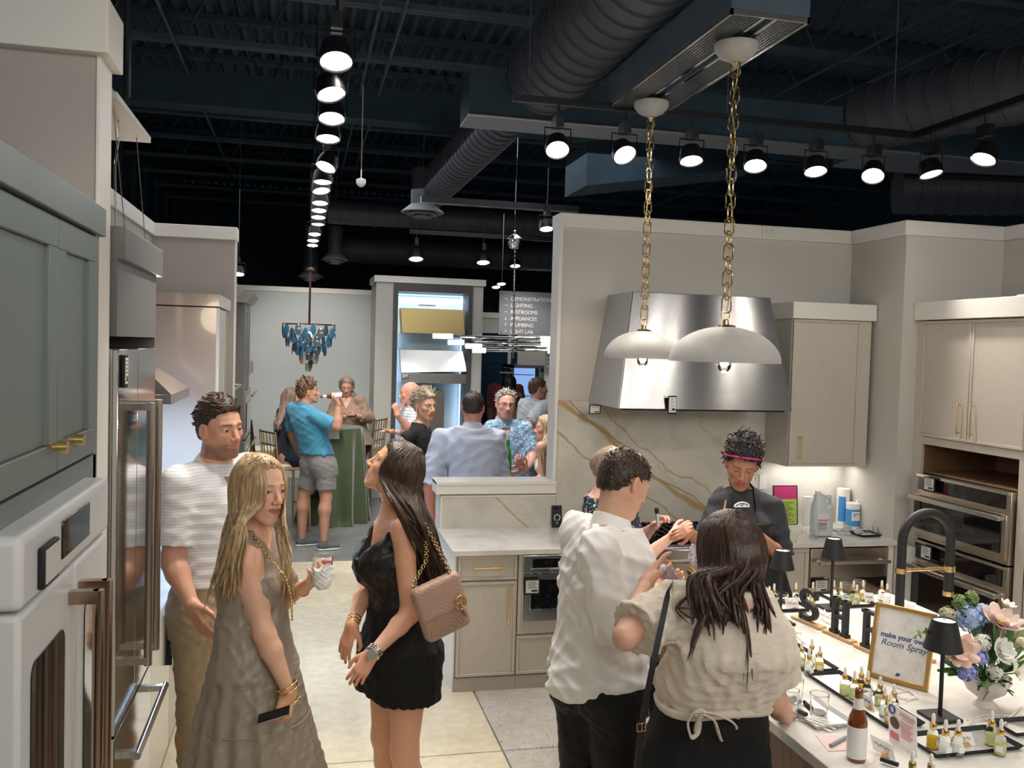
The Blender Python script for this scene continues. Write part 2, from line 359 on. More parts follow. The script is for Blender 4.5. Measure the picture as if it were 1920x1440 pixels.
# left bay wall and its far stub
b = B(); b.box(-1.40, -1.255, 3.31, 8.24, 0, 3.06); struct('wall_left', b, 'wall_taupe')
b = B(); b.box(-3.0, -.585, 8.24, 8.37, 0, 3.06); struct('wall_left_end', b, 'wall_taupe')
b = B(); b.box(-.587, -.575, 8.236, 8.375, 0, 3.06); struct('trim_5', b, 'trim_white')
b = B(); b.box(-1.43, -1.235, 3.31, 8.21, 3.06, 3.17); b.box(-3.0, -.565, 8.21, 8.40, 3.06, 3.17); struct('trim_6', b, 'trim_white', bev=.005)
# far wall
b = B(); b.box(-2.6, 1.28, 15.0, 15.15, 0, 2.99); struct('wall_far', b, 'wall_blue')
b = B(); b.box(-2.6, 1.28, 14.97, 15.18, 2.99, 3.07); struct('trim_7', b, 'trim_white')
# great dark shell: perimeter walls and roof deck
b = B()
b.box(-2.9, -2.7, 3.0, 22, 0, 5.75)
for k in range(16): b.box(-2.7, -2.62, 4.0+k*1.15, 4.12+k*1.15, 0, 5.7)
struct('wall_perimeter_left', b, 'navy')
b = B(); b.box(-3, 10.0, 22, 22.2, 0, 5.75); struct('wall_perimeter_far', b, 'navy')
b = B(); b.box(9.6, 9.8, -4, 22, 0, 5.75); struct('wall_perimeter_right', b, 'navy')
b = B(); b.box(-3.0, 6.0, -4.2, -4.0, 0, 5.75); struct('wall_perimeter_near', b, 'wall_paint')
b = B(); b.box(-4, 10.2, -4.5, 22.5, 5.82, 5.95); struct('ceiling', b, 'deck')
bd = B()
for k in range(78):
    x = -3+k*.17; bd.add([(x,-2,5.82),(x+.05,-2,5.745),(x+.10,-2,5.745),(x+.15,-2,5.82),(x,22,5.82),(x+.05,22,5.745),(x+.10,22,5.745),(x+.15,22,5.82)],
                         [(0,1,5,4),(1,2,6,5),(2,3,7,6)])
struct('ceiling_deck_ribs', bd, 'deck')
# open web joists
for k in range(12):
    y = 3.35+1.45*k; t = thing('roof_joist', 'dark open web steel joist, %s under the ceiling deck' % (['nearest','second nearest','third from the near end','fourth from the near end','fifth from the near end','sixth from the near end','seventh from the near end','eighth from the near end','ninth from the near end','tenth from the near end','second farthest','farthest'][k]), 'joist', (3.5, y, 5.0), 'roof joists')
    b = B(); b.box(-2.7, 9.6, y-.06, y-.005, 4.98, 5.03); b.box(-2.7, 9.6, y+.005, y+.06, 4.98, 5.03); b.obj('bottom_chord', 'navy2', t)
    b = B(); b.box(-2.7, 9.6, y-.06, y+.06, 5.68, 5.74); b.obj('top_chord', 'navy2', t)
    b = B(); n = 17
    for i in range(n):
        x = -2.6+i*.72; b.tube([(x,y,5.0),(x+.36,y,5.7),(x+.72,y,5.0)], .014, 4, caps=False)
    b.obj('web', 'navy2', t)
# girder and conduits
b = B(); b.box(-2.6, 9.58, 10.0, 10.3, 4.62, 4.97); o = b.obj('girder', 'navy'); props(o, 'deep dark steel girder crossing the ceiling beyond the duct', 'girder')
for k, (x, z) in enumerate([(-1.2,4.9),(.55,4.85),(.75,4.85),(4.6,4.8),(5.2,4.8),(6.0,4.75)]):
    b = B(); b.tube([(x,0,z),(x,20,z+.05)], .016, 6); o = b.obj('conduit', 'navy2'); props(o, 'thin dark ceiling conduit running away from the camera, number %s from the left' % ['one','two','three','four','five','six'][k], 'conduit', 'ceiling conduits')
# ducts
def spiral(name, p0, p1, r, label, n=26, step=.16):
    p0, p1 = Vector(p0), Vector(p1); L = (p1-p0).length; t = thing(name, label, 'duct', p0)
    b = B(); b.tube([p0, p1], r, n); b.obj('duct_shell', 'duct', t, smooth=40)
    b = B(); k = 1
    while k*step < L:
        c = p0+(p1-p0)*(k*step/L); d = (p1-p0).normalized()*.006; b.tube([c-d, c+d], r+.013, n, caps=True); k += 1
    b.obj('duct_seams', 'duct', t, smooth=40)
spiral('spiral_duct', (1.72,1.2,4.25), (1.62,6.28,4.10), .27, 'large dark spiral duct running back from the top of the frame')
spiral('spiral_duct', (1.56,6.66,4.08), (1.50,11.2,4.08), .20, 'smaller dark spiral duct beyond the box duct, ending above the round diffuser')
spiral('spiral_duct', (4.20,6.3,4.05), (5.9,2.2,4.05), .25, 'dark spiral duct running diagonally at the right edge of the ceiling')
spiral('spiral_duct', (5.3,7.4,3.75), (8.5,6.2,3.75), .22, 'dark round duct low behind the right kitchen wall')
spiral('spiral_duct', (.4,15.4,3.75), (5.5,15.0,3.75), .22, 'long dark round duct crossing above the far display niche')
spiral('spiral_duct', (.3,12.7,3.98), (6.2,12.7,3.98), .16, 'slim dark round duct crossing in front of the long far duct')
t = thing('box_duct', 'flat dark rectangular duct crossing above the row of spotlights', 'duct', (1.09,6.25,3.80))
b = B(); b.box(1.09, 4.30, 6.25, 6.61, 3.81, 4.10); b.obj('duct_shell', 'navy', t)
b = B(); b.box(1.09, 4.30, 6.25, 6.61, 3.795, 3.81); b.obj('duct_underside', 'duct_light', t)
b = B(); b.tube([(1.085,6.24,3.80),(4.3,6.24,3.80)], .008, 6); b.obj('duct_edge', 'steel', t)
t = thing('box_duct', 'wide dark rectangular duct continuing to the right edge of the ceiling', 'duct', (4.3,6.25,3.80))
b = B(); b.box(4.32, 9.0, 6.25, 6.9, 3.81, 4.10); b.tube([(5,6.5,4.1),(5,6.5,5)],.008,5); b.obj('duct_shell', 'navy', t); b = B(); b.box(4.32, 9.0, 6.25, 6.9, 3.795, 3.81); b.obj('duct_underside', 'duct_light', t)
t = thing('box_duct', 'dark tapered duct box behind the spotlights above the steel hood', 'duct', (2.6,8.2,3.6))
b = B(); b.hexa([(2.5,8.0,3.7),(4.3,8.0,4.0),(4.3,8.7,4.0),(2.5,8.7,3.7),(2.5,8.0,4.1),(4.3,8.0,4.4),(4.3,8.7,4.4),(2.5,8.7,4.1)]); b.tube([(3,8.4,4.1),(3,8.4,5)],.01,5); b.obj('duct_shell', 'navy', t)
# heater / slot diffuser unit over the island
hx0, hx1, hy0, hy1, hz = 1.81, 2.195, 3.74, 5.45, 3.70
t = thing('ceiling_heater', 'dark radiant ceiling unit with metal mesh grille above the pendant lamps', 'heater', (2.0,4.6,hz))
b = B(); b.box(hx0,hx1,hy0,hy1,hz+.02,hz+.20); b.obj('housing', 'navy2', t, bev=.004)
b = B()
for x in (hx0,hx1-.012): b.box(x,x+.012,hy0,hy1,hz-.004,hz+.02)
for y in (hy0,hy1-.012): b.box(hx0,hx1,y,y+.012,hz-.004,hz+.02)
b.obj('rim', 'steel', t)
b = B()
for sx0, sx1 in ((hx0+.015,hx0+.145),(hx1-.145,hx1-.015)):
    n = 7
    for i in range(n+1): x = sx0+(sx1-sx0)*i/n; b.box(x-.0015,x+.0015,hy0+.012,hy1-.012,hz,hz+.004)
    for i in range(86): y = hy0+.012+i*(hy1-hy0-.024)/85; b.box(sx0,sx1,y-.0015,y+.0015,hz,hz+.004)
b.obj('mesh_grille', 'steel', t, kind='stuff')
b = B(); b.box(hx0+.155,hx0+.17,hy0+.012,hy1-.012,hz-.004,hz+.008); b.box(hx1-.17,hx1-.155,hy0+.012,hy1-.012,hz-.004,hz+.008); b.obj('channel', 'chrome', t)
b = B()
for y in (4.05,5.1): b = B(); b.tube([(2.0,y,hz+.2),(2.0,y,5.0)], .006, 6); b.obj('hanger_rod', 'navy2', t)
# track lights
def track_head(p, aim, label, group, s=1.0):
    p = Vector(p); d = Vector(aim).normalized(); t = thing('track_light', label, 'spotlight', p, group)
    q = Vector((0,0,-1)).rotation_difference(d); M4 = Matrix.Translation(p) @ q.to_matrix().to_4x4()
    b = B(); b.T = M4; b.lathe([(.035*s,.085*s),(.060*s,.075*s),(.074*s,.02*s),(.076*s,-.020*s),(.070*s,-.020*s),(.064*s,-.008*s)], n=20); b.obj('lamp_housing', 'black_metal', t, smooth=35)
    b = B(); b.T = M4; b.lathe([(.001,-.010*s),(.063*s,-.010*s),(.063*s,-.014*s),(.001,-.016*s)], n=20); b.obj('lens', 'lamp_disc', t, smooth=35)
    b = B(); b.tube([p+Vector((-.082*s,0,.0)), p+Vector((-.082*s,0,.12*s)), p+Vector((.082*s,0,.12*s)), p+Vector((.082*s,0,.0))], .005, 4); b.obj('bracket', 'black_metal', t)
    b = B(); b.box(p.x-.025,p.x+.025,p.y-.05,p.y+.05,p.z+.12*s,p.z+.19*s); b.tube([p+Vector((0,0,.19*s)),p+Vector((0,0,.27*s))],.008,5); b.obj('driver_box', 'black_metal', t)
    return t
ORD = ['first','second','third','fourth','fifth','sixth','seventh','eighth','ninth','tenth','eleventh','twelfth','thirteenth','fourteenth']
LT = [(0,.1,-1),(.05,-.42,-1),(.22,-.35,-1),(0,-.35,-1),(0,-.22,-1),(-.35,-.4,-1),(0,-.15,-1),(.15,-.3,-1),(0,-.2,-1),(0,-.2,-1),(0,-.2,-1),(0,-.1,-1),(0,-.2,-1),(0,-.2,-1),(0,-.2,-1)]
RT = [(-.1,-.75,-1),(.15,-.9,-1),(-.05,-.35,-1),(-.2,-.5,-1),(-.1,-.38,-1),(-.45,-.6,-1),(.1,-.3,-1),(-.5,-.15,-1)]
for k, (p, a) in enumerate(zip(TRK_L, LT[1:]+LT[-1:])): track_head(p, a, 'round black track spotlight, %s from the near end of the long row going back' % ORD[k], 'long row of track spotlights going back')
for k, (p, a) in enumerate(zip(TRK_R, RT)): track_head(p, a, 'round black track spotlight, %s from the left in the row before the kitchen wall' % ORD[k], 'row of track spotlights before the kitchen wall')
for k, (p, a, w) in enumerate(FILL_S):
    track_head(p, Vector(a)-Vector(p), 'added unseen round black spotlight over the near island area', 'added spotlights over the near area')
t = thing('light_track', 'long black lighting track running back with fourteen spotlights', 'light track', (.14,8,3.72))
b = B(); b.box(.128,.152,-1.0,13.6,3.715,3.735); b.obj('rail', 'black_metal', t)
for y in range(0,14,2): b = B(); b.tube([(.14,y,3.735),(.14,y,5.0)], .004, 5); b.obj('hanger_wire', 'navy2', t)
t = thing('light_track', 'black lighting track in front of the box duct over the kitchen', 'light track', (2.6,5.3,3.68))
b = B(); b.box(1.2,3.99,5.36,5.40,3.68,3.72); b.box(3.95,3.99,3.6,5.36,3.68,3.72); b.obj('rail', 'black_metal', t)
for x in (1.3,2.6,3.8): b = B(); b.tube([(x,5.38,3.72),(x,5.38,5.0)], .004, 5); b.obj('hanger_wire', 'navy2', t)
FL = [((780,483),12.5),((906,490),12.5),((1025,427),8.8),((966,497),13.5),((940,531),17),((930,537),17.5),((447,512),11.4),((858,540),19),((941,592),18),((917,600),19)]
for k, ((x, y), Y) in enumerate(FL):
    p = PY(x, y, Y); s = [1.4,1.3,1,1.1,1.2,1.2,1,1,.8,.8][k]
    nm = ['hanging above the brass hood niche, left one','hanging above the brass hood niche, right one','beside the white wall end','just right of the crystal fixture stem','right one of the close pair beyond the sign','left one of the close pair beyond the sign','at the edge of the far left wall end','low over the top corner of the niche','seen beside the directory sign','low between the niche and the directory sign'][k]
    t = track_head(p, (0,-.3,-1), 'distant black spotlight '+nm, 'distant spotlights', s); b = B(); b.tube([(p[0],p[1],p[2]+.25*s),(p[0],p[1],4.99)], .004, 4); b.obj('hanger_wire', 'navy2', t)
# tracks / bars in the far ceiling
for k, (a, c, r, lb) in enumerate([((1.1,8.9,3.62),(2.7,8.9,3.62),.05,'black double rail of the track near the white wall end'),((1.4,12.5,3.75),(3.6,12.5,3.75),.02,'thin black far rail above the niche'),((4.6,6.05,3.6),(6.2,5.6,3.55),.025,'short chrome edged rail above the right kitchen wall')]):
    b = B(); b.box(a[0],c[0],a[1]-r,a[1]+r,a[2]-.03,a[2]+.03) if k < 2 else b.tube([a,c],r,4); o = b.obj('light_track', 'black_metal'); props(o, lb, 'light track')
# round ceiling diffusers
for k, (c, r, lb) in enumerate([(PY(792,398,10.6),.25,'largest round ceiling air diffuser under the duct end'),(PY(628,487,14),.20,'round ceiling air diffuser above and right of the disc chandelier'),(PY(582,520,15.5),.22,'round ceiling air diffuser directly behind the chandelier rod')]):
    t = thing('air_diffuser', lb, 'diffuser', c, 'round ceiling diffusers')
    for q in range(3):
        b = B(); rr = r*(1-.28*q); z = c[2]-.03*q; b.lathe([(rr*.55,.09),(rr*.8,.04),(rr,.0),(rr,-.008),(rr*.78,.03),(rr*.5,.07)], (c[0],c[1],z), 24); b.obj('cone_ring', 'duct_light', t, smooth=50)
    b = B(); b.tube([(c[0],c[1],c[2]+.08),(c[0],c[1],c[2]+.5)], r*.55, 16); b.tube([(c[0],c[1],c[2]+.5),(c[0],c[1],5.0)], .01, 5); b.obj('collar', 'duct', t, smooth=40)
b = B(); c = PY(677,340,9.6); b.lathe([(.02,.03),(.05,.02),(.05,-.02),(.03,-.05),(.01,-.06)], c, 12); b.tube([(c[0],c[1],c[2]),(c[0],c[1],5)],.006,5); o = b.obj('ceiling_sensor', 'white_plastic', smooth=40); props(o, 'small pale sensor hanging alone from the dark ceiling', 'sensor')

# ---------------------------------------------------------------- kitchen run on the back wall
def shaker(t, x0,x1,z0,z1,y, m, dirx=False, fr=.045, th=.022, name='door', rec=.008):
    """framed panel; face plane at y (facing -y) or, if dirx, at x=y facing -x / +x sign by th"""
    b = B()
    def bx(a0,a1,c0,c1,d0,d1):
        if dirx: b.box(d0,d1,a0,a1,c0,c1)
        else: b.box(a0,a1,d0,d1,c0,c1)
    bx(x0,x1,z0,z0+fr,y,y+th); bx(x0,x1,z1-fr,z1,y,y+th); bx(x0,x0+fr,z0+fr,z1-fr,y,y+th); bx(x1-fr,x1,z0+fr,z1-fr,y,y+th)
    s = 1 if th > 0 else -1; bx(x0+fr,x1-fr,z0+fr,z1-fr,y+rec*s,y+th)
    return b.obj(name, m, t, bev=.0025, seg=1)
def bar_pull(part, p0, p1, m, out, r=.006, name='handle', knob=True):
    p0, p1, out = Vector(p0), Vector(p1), Vector(out); d = (p1-p0); b = B()
    b.tube([p0+out, p1+out], r, 8)
    for q in (p0+d*.06, p1-d*.06): b.tube([q, q+out], r*.9, 8)
    if knob:
        for q in (p0+d*.06, p1-d*.06): b.tube([q+out-d.normalized()*.012, q+out+d.normalized()*.012], r*1.6, 8)
    return subpart(b, name, m, part, smooth=40)
YF = 5.60
t = thing('base_cabinet', 'cream base cabinet with brass drawer pull and tall brass door pull under the stone counter', 'cabinet', (.97,YF,0))
b = B(); b.box(.975,1.378,YF+.024,YW,.0,.88); b.obj('body', 'cabinet_cream', t)
b = B(); b.box(.965,.975,YF+.01,YW,.0,.88); b.obj('end_panel', 'trim_white', t)
b = B(); b.box(.97,1.378,YF+.006,YF+.03,0,.088); b.obj('toe_kick', 'cabinet_cream_dark', t)
d = shaker(t,.985,1.370,.715,.873,YF,'cabinet_cream',name='drawer',fr=.02); bar_pull(d,(1.09,YF,.80),(1.27,YF,.80),'brass',(0,-.03,0))
d = shaker(t,.985,1.370,.095,.705,YF,'cabinet_cream',fr=.02); bar_pull(d,(1.315,YF,.44),(1.315,YF,.66),'brass',(0,-.03,0))
t = thing('base_cabinet', 'cream base cabinet with low drawer holding the built-in microwave', 'cabinet', (1.38,YF,0))
b = B(); b.box(1.38,2.03,YF+.02,YW,.0,.88); b.box(1.38,2.03,YF+.002,YF+.03,.36,.88); b.obj('body', 'cabinet_cream', t)
b = B(); b.box(1.38,2.03,YF+.006,YF+.03,0,.088); b.obj('toe_kick', 'cabinet_cream_dark', t)
d = shaker(t,1.378,2.02,.095,.345,YF,'cabinet_cream',name='drawer',fr=.02); bar_pull(d,(1.63,YF,.235),(1.80,YF,.235),'brass',(0,-.03,0))
t = thing('microwave_drawer', 'stainless drawer microwave with dark glass under the stone counter', 'microwave', (1.7,YF-.02,.44))
b = B(); b.box(1.40,2.005,YF-.03,YF+.1,.445,.875); b.obj('body', 'steel', t, bev=.004)
b = B(); b.box(1.46,1.96,YF-.036,YF-.028,.795,.855); b.obj('control_panel', 'black_gloss', t)
b = B(); b.box(1.455,1.95,YF-.038,YF-.028,.53,.72); b.obj('window', 'black_gloss', t)
b = B(); b.box(1.455,1.95,YF-.048,YF-.03,.780,.788); b.box(1.455,1.95,YF-.044,YF-.03,.524,.533); b.box(1.40,2.005,YF-.035,YF-.03,.755,.762); b.obj('edge_trim', 'chrome', t)
def tag(origin, w, h, u, v, n, label, rows=4, qr=True):
    """price tag: black holder, white card, small printed bars"""
    O = Vector(origin); U = Vector(u).normalized(); V = Vector(v).normalized(); N = Vector(n).normalized()
    t = thing('price_tag', label, 'price tag', O)
    def slabq(a0,a1,c0,c1,d0,d1):
        b = B(); ps = [O+U*a+V*c+N*d for d in (d0,d1) for (a,c) in ((a0,c0),(a1,c0),(a1,c1),(a0,c1))]; b.hexa(ps); return b
    slabq(0,w,0,h,0,.008).obj('holder', 'black_matte', t)
    slabq(w*.08,w*.92,h*.12,h*.92,.008,.0095).obj('card', 'tag_white', t)
    bb = B()
    for i in range(rows):
        c = h*(.84-.12*i); b2 = slabq(w*.2,w*(.8 if i%2 else .7),c-h*.03,c,.0095,.0102); bb.add(b2.v, b2.f)
    b2 = slabq(w*.45,w*.86,h*.2,h*.32,.0095,.0102); bb.add(b2.v, b2.f); bb.obj('printed_lines', 'ink', t)
tag((1.405,YF-.056,.63),.10,.10,(1,0,0),(0,0,1),(0,-1,0),'white price tag in a black holder on the drawer microwave')
# pro range between the counters
t = thing('range', 'wide stainless range with brass knobs standing under the steel hood', 'range', (2.66,YF,0))
b = B(); b.box(2.05,3.28,YF+.02,YW-.02,.10,.90); b.obj('body', 'steel', t, bev=.004)
b = B(); b.box(2.05,3.28,YF-.055,YF+.06,.80,.915); b.obj('bullnose', 'steel', t, bev=.03, seg=4)
b = B(); b.box(2.05,3.28,YF-.02,YF+.03,.66,.795); b.obj('control_panel', 'steel_warm', t)
for i in range(8):
    x = 2.14+i*.145; b = B(); b.tube([(x,YF-.02,.73),(x,YF-.045,.73)],.030,16); b.tube([(x,YF-.045,.73),(x,YF-.075,.73)],.022,16); b.obj('knob', 'brass', t, smooth=40)
for x0, x1 in ((2.07,2.80),(2.83,3.26)):
    b = B(); b.box(x0,x1,YF-.015,YF+.02,.16,.65); d = b.obj('oven_door', 'steel', t, bev=.004)
    b = B(); b.box(x0+.09,x1-.09,YF-.018,YF-.01,.26,.52); subpart(b, 'window', 'black_gloss', d); bar_pull(d,(x0+.05,YF-.015,.605),(x1-.05,YF-.015,.605),'steel',(0,-.05,0),.012)
b = B(); b.box(2.07,3.26,YF+.08,YW-.06,.915,.925); b.obj('cooktop', 'black_matte', t)
for i in range(4):
    x0 = 2.09+i*.29; b = B()
    for q in range(5): b.box(x0+q*.065,x0+q*.065+.012,YF+.10,YW-.09,.94,.955)
    for q in range(4): b.box(x0,x0+.272,YF+.10+q*.155,YF+.112+q*.155,.925,.955)
    b.obj('burner_grate', 'black_metal', t)
# countertops
b = B(); b.box(.945,2.05,YF-.03,YW,.88,.915); o = b.obj('countertop', 'counter_stone', bev=.003); props(o, 'white veined stone countertop over the left cream base cabinets', 'countertop')
b = B(); b.box(3.28,4.125,YF-.03,YW,.88,.915); o = b.obj('countertop', 'counter_stone', bev=.003); props(o, 'white veined stone countertop right of the range holding bottles and jug', 'countertop')
# stone splash
b = B(); b.box(.975,1.80,YW-.02,YW,.915,1.145); struct('wall_back_splash_low', b, 'quartzite'); b = B(); b.box(.965,.975,YW-.022,YW,.915,1.15); b.box(.965,1.80,YW-.024,YW,1.140,1.150); struct('trim_8', b, 'trim_white')
b = B(); b.box(1.802,3.28,YW-.02,YW,.915,1.83); struct('wall_back_splash_tall', b, 'quartzite')
b = B(); b.box(3.30,4.125,YW-.018,YW,.915,1.39); struct('wall_back_splash_right', b, 'counter_stone')
# hood
t = thing('range_hood', 'large tapered brushed steel range hood hanging under two pendant lamps', 'range hood', (2.66,YW,1.82))
xl, xr, xtl, xtr, yf0, yf1, z0, z1 = 2.033, 3.29, 2.158, 3.175, 5.63, 5.78, 1.82, 2.60
b = B(); b.hexa([(xl,yf0,z0),(xr,yf0,z0),(xr,YW,z0),(xl,YW,z0),(xtl,yf1,z1),(xtr,yf1,z1),(xtr,YW,z1),(xtl,YW,z1)]); b.obj('hood_shell', 'steel_brushed', t, bev=.003, seg=1)
b = B(); b.box(xl+.04,xr-.04,yf0+.04,YW-.04,z0-.012,z0+.0); b.obj('filter_panel', 'black_metal', t)
b = B(); b.hexa([(xl-.004,yf0+.01,z0),(xl+.002,yf0+.01,z0),(xl+.002,YW,z0),(xl-.004,YW,z0),(xtl-.004,yf1+.01,z1),(xtl+.002,yf1+.01,z1),(xtl+.002,YW,z1),(xtl-.004,YW,z1)]); b.obj('side_panel', 'trim_grey', t)
c = PY(1104,776,6.05); tag(tuple(c),.085,.062,(1,0,0),(0,0,1),(0,-1,0),'small price tag hanging at the left bottom corner of the steel hood',2)
c = PY(1252,777,5.61); tag(tuple(c),.056,.125,(1,0,0),(0,0,1),(0,-1,0),'tall narrow price tag hanging at the front edge of the steel hood',6)
# upper cabinet
t = thing('upper_cabinet', 'cream upper wall cabinet with one door right of the steel hood', 'cabinet', (3.77,5.93,1.39))
b = B(); b.box(3.45,4.09,5.955,YW-.004,1.392,2.48); b.obj('body', 'cabinet_cream', t)
d = shaker(t,3.455,4.00,1.395,2.465,5.93,'cabinet_cream',fr=.018); bar_pull(d,(3.53,5.93,1.45),(3.53,5.93,1.62),'brass',(0,-.03,0),.005)
b = B(); b.box(4.002,4.088,5.935,5.96,1.395,2.465); b.obj('filler_strip', 'cabinet_cream', t)
b = B(); b.box(3.435,4.115,5.915,YW-.004,2.470,2.59); b.obj('crown', 'trim_white', t, bev=.003)
b = B(); b.box(3.5,4.05,6.16,6.20,1.380,1.390); b.obj('light_strip', 'led_warm', t)
area((3.78,6.12,1.375),(3.78,6.14,.9),.6,.1,1.3,(1,.93,.82),'undercabinet_light')
# dishwasher and bits under the right counter
t = thing('dishwasher', 'stainless panel dishwasher with long bar handle under the right counter', 'dishwasher', (3.76,YF,0))
b = B(); b.box(3.46,4.07,YF-.005,YW-.1,.10,.865); b.obj('door', 'steel_warm', t, bev=.003)
b = B(); b.box(3.60,4.06,YF-.009,YF,.14,.66); b.obj('dark_panel', 'steel_mirror', t)
b = B(); b.tube([(3.50,YF-.055,.775),(4.05,YF-.055,.775)],.013,10)
for x in (3.53,4.02): b.tube([(x,YF,.775),(x,YF-.055,.775)],.010,8)
b.obj('handle', 'steel', t, smooth=40)
t = thing('base_cabinet', 'narrow cream base cabinet between the range and the dishwasher', 'cabinet', (3.37,YF,0))
b = B(); b.box(3.285,3.455,YF+.02,YW-.004,.0,.88); b.obj('body', 'cabinet_cream', t); shaker(t,3.29,3.45,.095,.87,YF,'cabinet_cream',fr=.03)
tag((3.475,YF-.03,.56),.11,.10,(1,0,0),(0,0,1),(0,-1,0),'price tag in a black frame on the dishwasher')
b = B(); b.box(4.13,4.22,5.50,5.62,0,.88); b.box(4.075,4.12,YF+.01,YF+.05,0,.88); struct('trim_9', b, 'trim_white')
# oven tower on the right wall
TX = 4.24
t = thing('tall_oven_cabinet', 'tall cream cabinet holding the dark wall ovens on the right wall', 'cabinet', (4.6,5.1,0))
b = B(); b.box(TX+.024,4.92,4.58,4.62,0,2.47); b.box(TX+.024,4.92,5.58,5.625,0,2.47); b.box(TX+.024,4.92,4.62,5.58,1.645,2.47); b.box(TX+.024,4.92,4.62,5.58,0,.42); b.box(4.88,4.92,4.62,5.58,.42,1.65)
b.box(TX+.01,TX+.03,4.58,4.64,0,1.66); b.box(TX+.01,TX+.03,5.53,5.629,0,2.47); b.box(TX+.01,TX+.03,4.64,5.53,1.61,1.66); b.obj('body', 'cabinet_cream', t)
b = B(); b.box(TX-.03,4.92,4.55,5.625,2.475,2.60); b.obj('crown', 'trim_white', t, bev=.003)
for y0, y1, hy in ((4.615,5.085,5.03),(5.09,5.56,5.15)):
    d = shaker(t,y0,y1,1.665,2.468,TX,'cabinet_cream',dirx=True,fr=.02); bar_pull(d,(TX,hy,1.71),(TX,hy,1.92),'brass',(-.03,0,0),.005)
b = B(); b.box(TX+.03,4.87,4.64,4.645,1.42,1.61); b.box(TX+.03,4.87,5.525,5.53,1.42,1.61); b.box(4.86,4.88,4.64,5.53,1.40,1.61); b.box(TX+.03,4.87,4.64,5.53,1.41,1.42); b.box(TX+.03,4.87,4.64,5.53,1.605,1.61); b.obj('open_cavity', 'cavity', t)
shaker(t,4.615,5.56,.10,.42,TX,'cabinet_cream',dirx=True,fr=.03,name='drawer')
def wall_oven(z0, z1, lb, ctrl):
    t = thing('wall_oven', lb, 'oven', (TX,5.1,z0)); xs = TX-.02
    b = B(); b.box(xs,TX+.5,4.655,5.515,z0,z1); b.obj('body', 'steel_warm', t, bev=.003)
    b = B(); b.box(xs-.006,xs+.01,4.70,5.505,z1-ctrl,z1-.02); b.obj('control_panel', 'black_gloss', t)
    b = B(); b.box(xs-.02,xs,4.66,5.51,z1-.018,z1); b.obj('top_trim', 'steel', t)
    zz = z1-ctrl-.03
    b = B(); b.box(xs-.025,xs+.0,4.66,5.51,z0+.03,zz); d = b.obj('door', 'steel_warm', t, bev=.003)
    b = B(); b.box(xs-.030,xs-.02,4.70,5.505,z0+.07,zz-.04); subpart(b, 'window', 'black_gloss', d)
    b = B(); b.box(xs-.085,xs-.060,4.66,5.51,zz-.035,zz-.005)
    for y in (4.68,5.49): b.box(xs-.07,xs-.02,y-.012,y+.012,zz-.033,zz-.008)
    subpart(b, 'handle', 'steel', d, bev=.004)
wall_oven(.955, 1.405, 'upper dark glass wall oven in the tall cream cabinet', .11)
wall_oven(.43, .945, 'lower dark glass wall oven in the tall cream cabinet', .13)
tag((TX-.055,5.40,1.30),.11,.10,(0,-1,0),(0,0,1),(-1,0,0),'price tag at the top left of the upper wall oven')
tag((TX-.055,5.40,.83),.11,.10,(0,-1,0),(0,0,1),(-1,0,0),'price tag at the top left of the lower wall oven')
b = B(); b.box(4.40,4.52,4.60,4.95,2.60,2.612); b.box(4.36,4.50,4.62,4.85,2.612,2.622); b.box(4.45,4.56,4.56,4.80,2.622,2.63); o = b.obj('paper_stack', 'paper'); props(o, 'flat stack of white papers on top of the tall oven cabinet', 'papers')
t = thing('side_counter', 'cream base unit with stone top at the right edge beyond the flowers', 'cabinet', (4.5,4.4,0))
b = B(); b.box(4.30,4.92,2.6,4.56,0,.88); b.obj('body', 'cabinet_cream', t); b = B(); b.box(4.27,4.92,2.6,4.57,.88,.915); b.obj('top', 'counter_stone', t)
t = thing('cutting_board', 'striped wooden cutting block standing on the right side counter', 'cutting board', (4.36,4.50,.915))
for i in range(4): b = B(); b.box(4.30,4.34,4.44-.0+i*.03-.08,4.468+i*.03-.08,.916,1.10); b.obj('wood_strip', 'wood_light' if i%2 else 'wood_walnut', t)
# outlet on the crown, wall outlet
t = thing('wall_outlet', 'white outlet plate mounted on the crown board above the steel hood', 'outlet', (3.35,YW-.03,3.08)); b = B(); b.box(3.34,3.45,YW-.042,YW-.03,3.085,3.165); b.obj('plate', 'trim_white', t, bev=.002)
b = B(); b.box(3.36,3.385,YW-.045,YW-.041,3.11,3.14); b.box(3.405,3.43,YW-.045,YW-.041,3.11,3.14); b.obj('socket', 'tag_white', t)

# ---------------------------------------------------------------- LEFT: green cabinet with white oven
GX = -.60
t = thing('tall_green_cabinet', 'tall grey green shaker cabinet around the white wall oven', 'cabinet', (-.9,2.2,0))
b = B(); b.box(-1.25,GX-.022,1.05,2.95,0,2.50); b.obj('body', 'cabinet_green', t)
b = B(); b.box(-1.28,GX+.012,1.0,2.985,2.50,2.585); b.obj('crown', 'cabinet_green', t, bev=.003)
b = B(); b.box(GX-.022,GX-.001,1.05,2.935,1.66,1.845); b.obj('rail', 'cabinet_green', t)
b = B(); b.box(GX-.022,GX-.001,2.90,2.95,0,2.50); b.obj('stile', 'cabinet_green', t)
for y0, y1, ky in ((1.60,2.480,2.40),(2.488,2.905,2.57)):
    d = shaker(t,y0,y1,1.852,2.492,GX,'cabinet_green',dirx=True,fr=.075,th=-.022,rec=.012)
    b = B(); z = 1.925; b.tube([(GX,ky,z),(GX+.022,ky,z)],.0055,10); b.tube([(GX+.012,ky,z),(GX+.020,ky,z)],.012,12); b.tube([(GX+.022,ky,z),(GX+.045,ky,z)],.0165,16); subpart(b, 'knob', 'brass', d, smooth=35)
OX = -.54
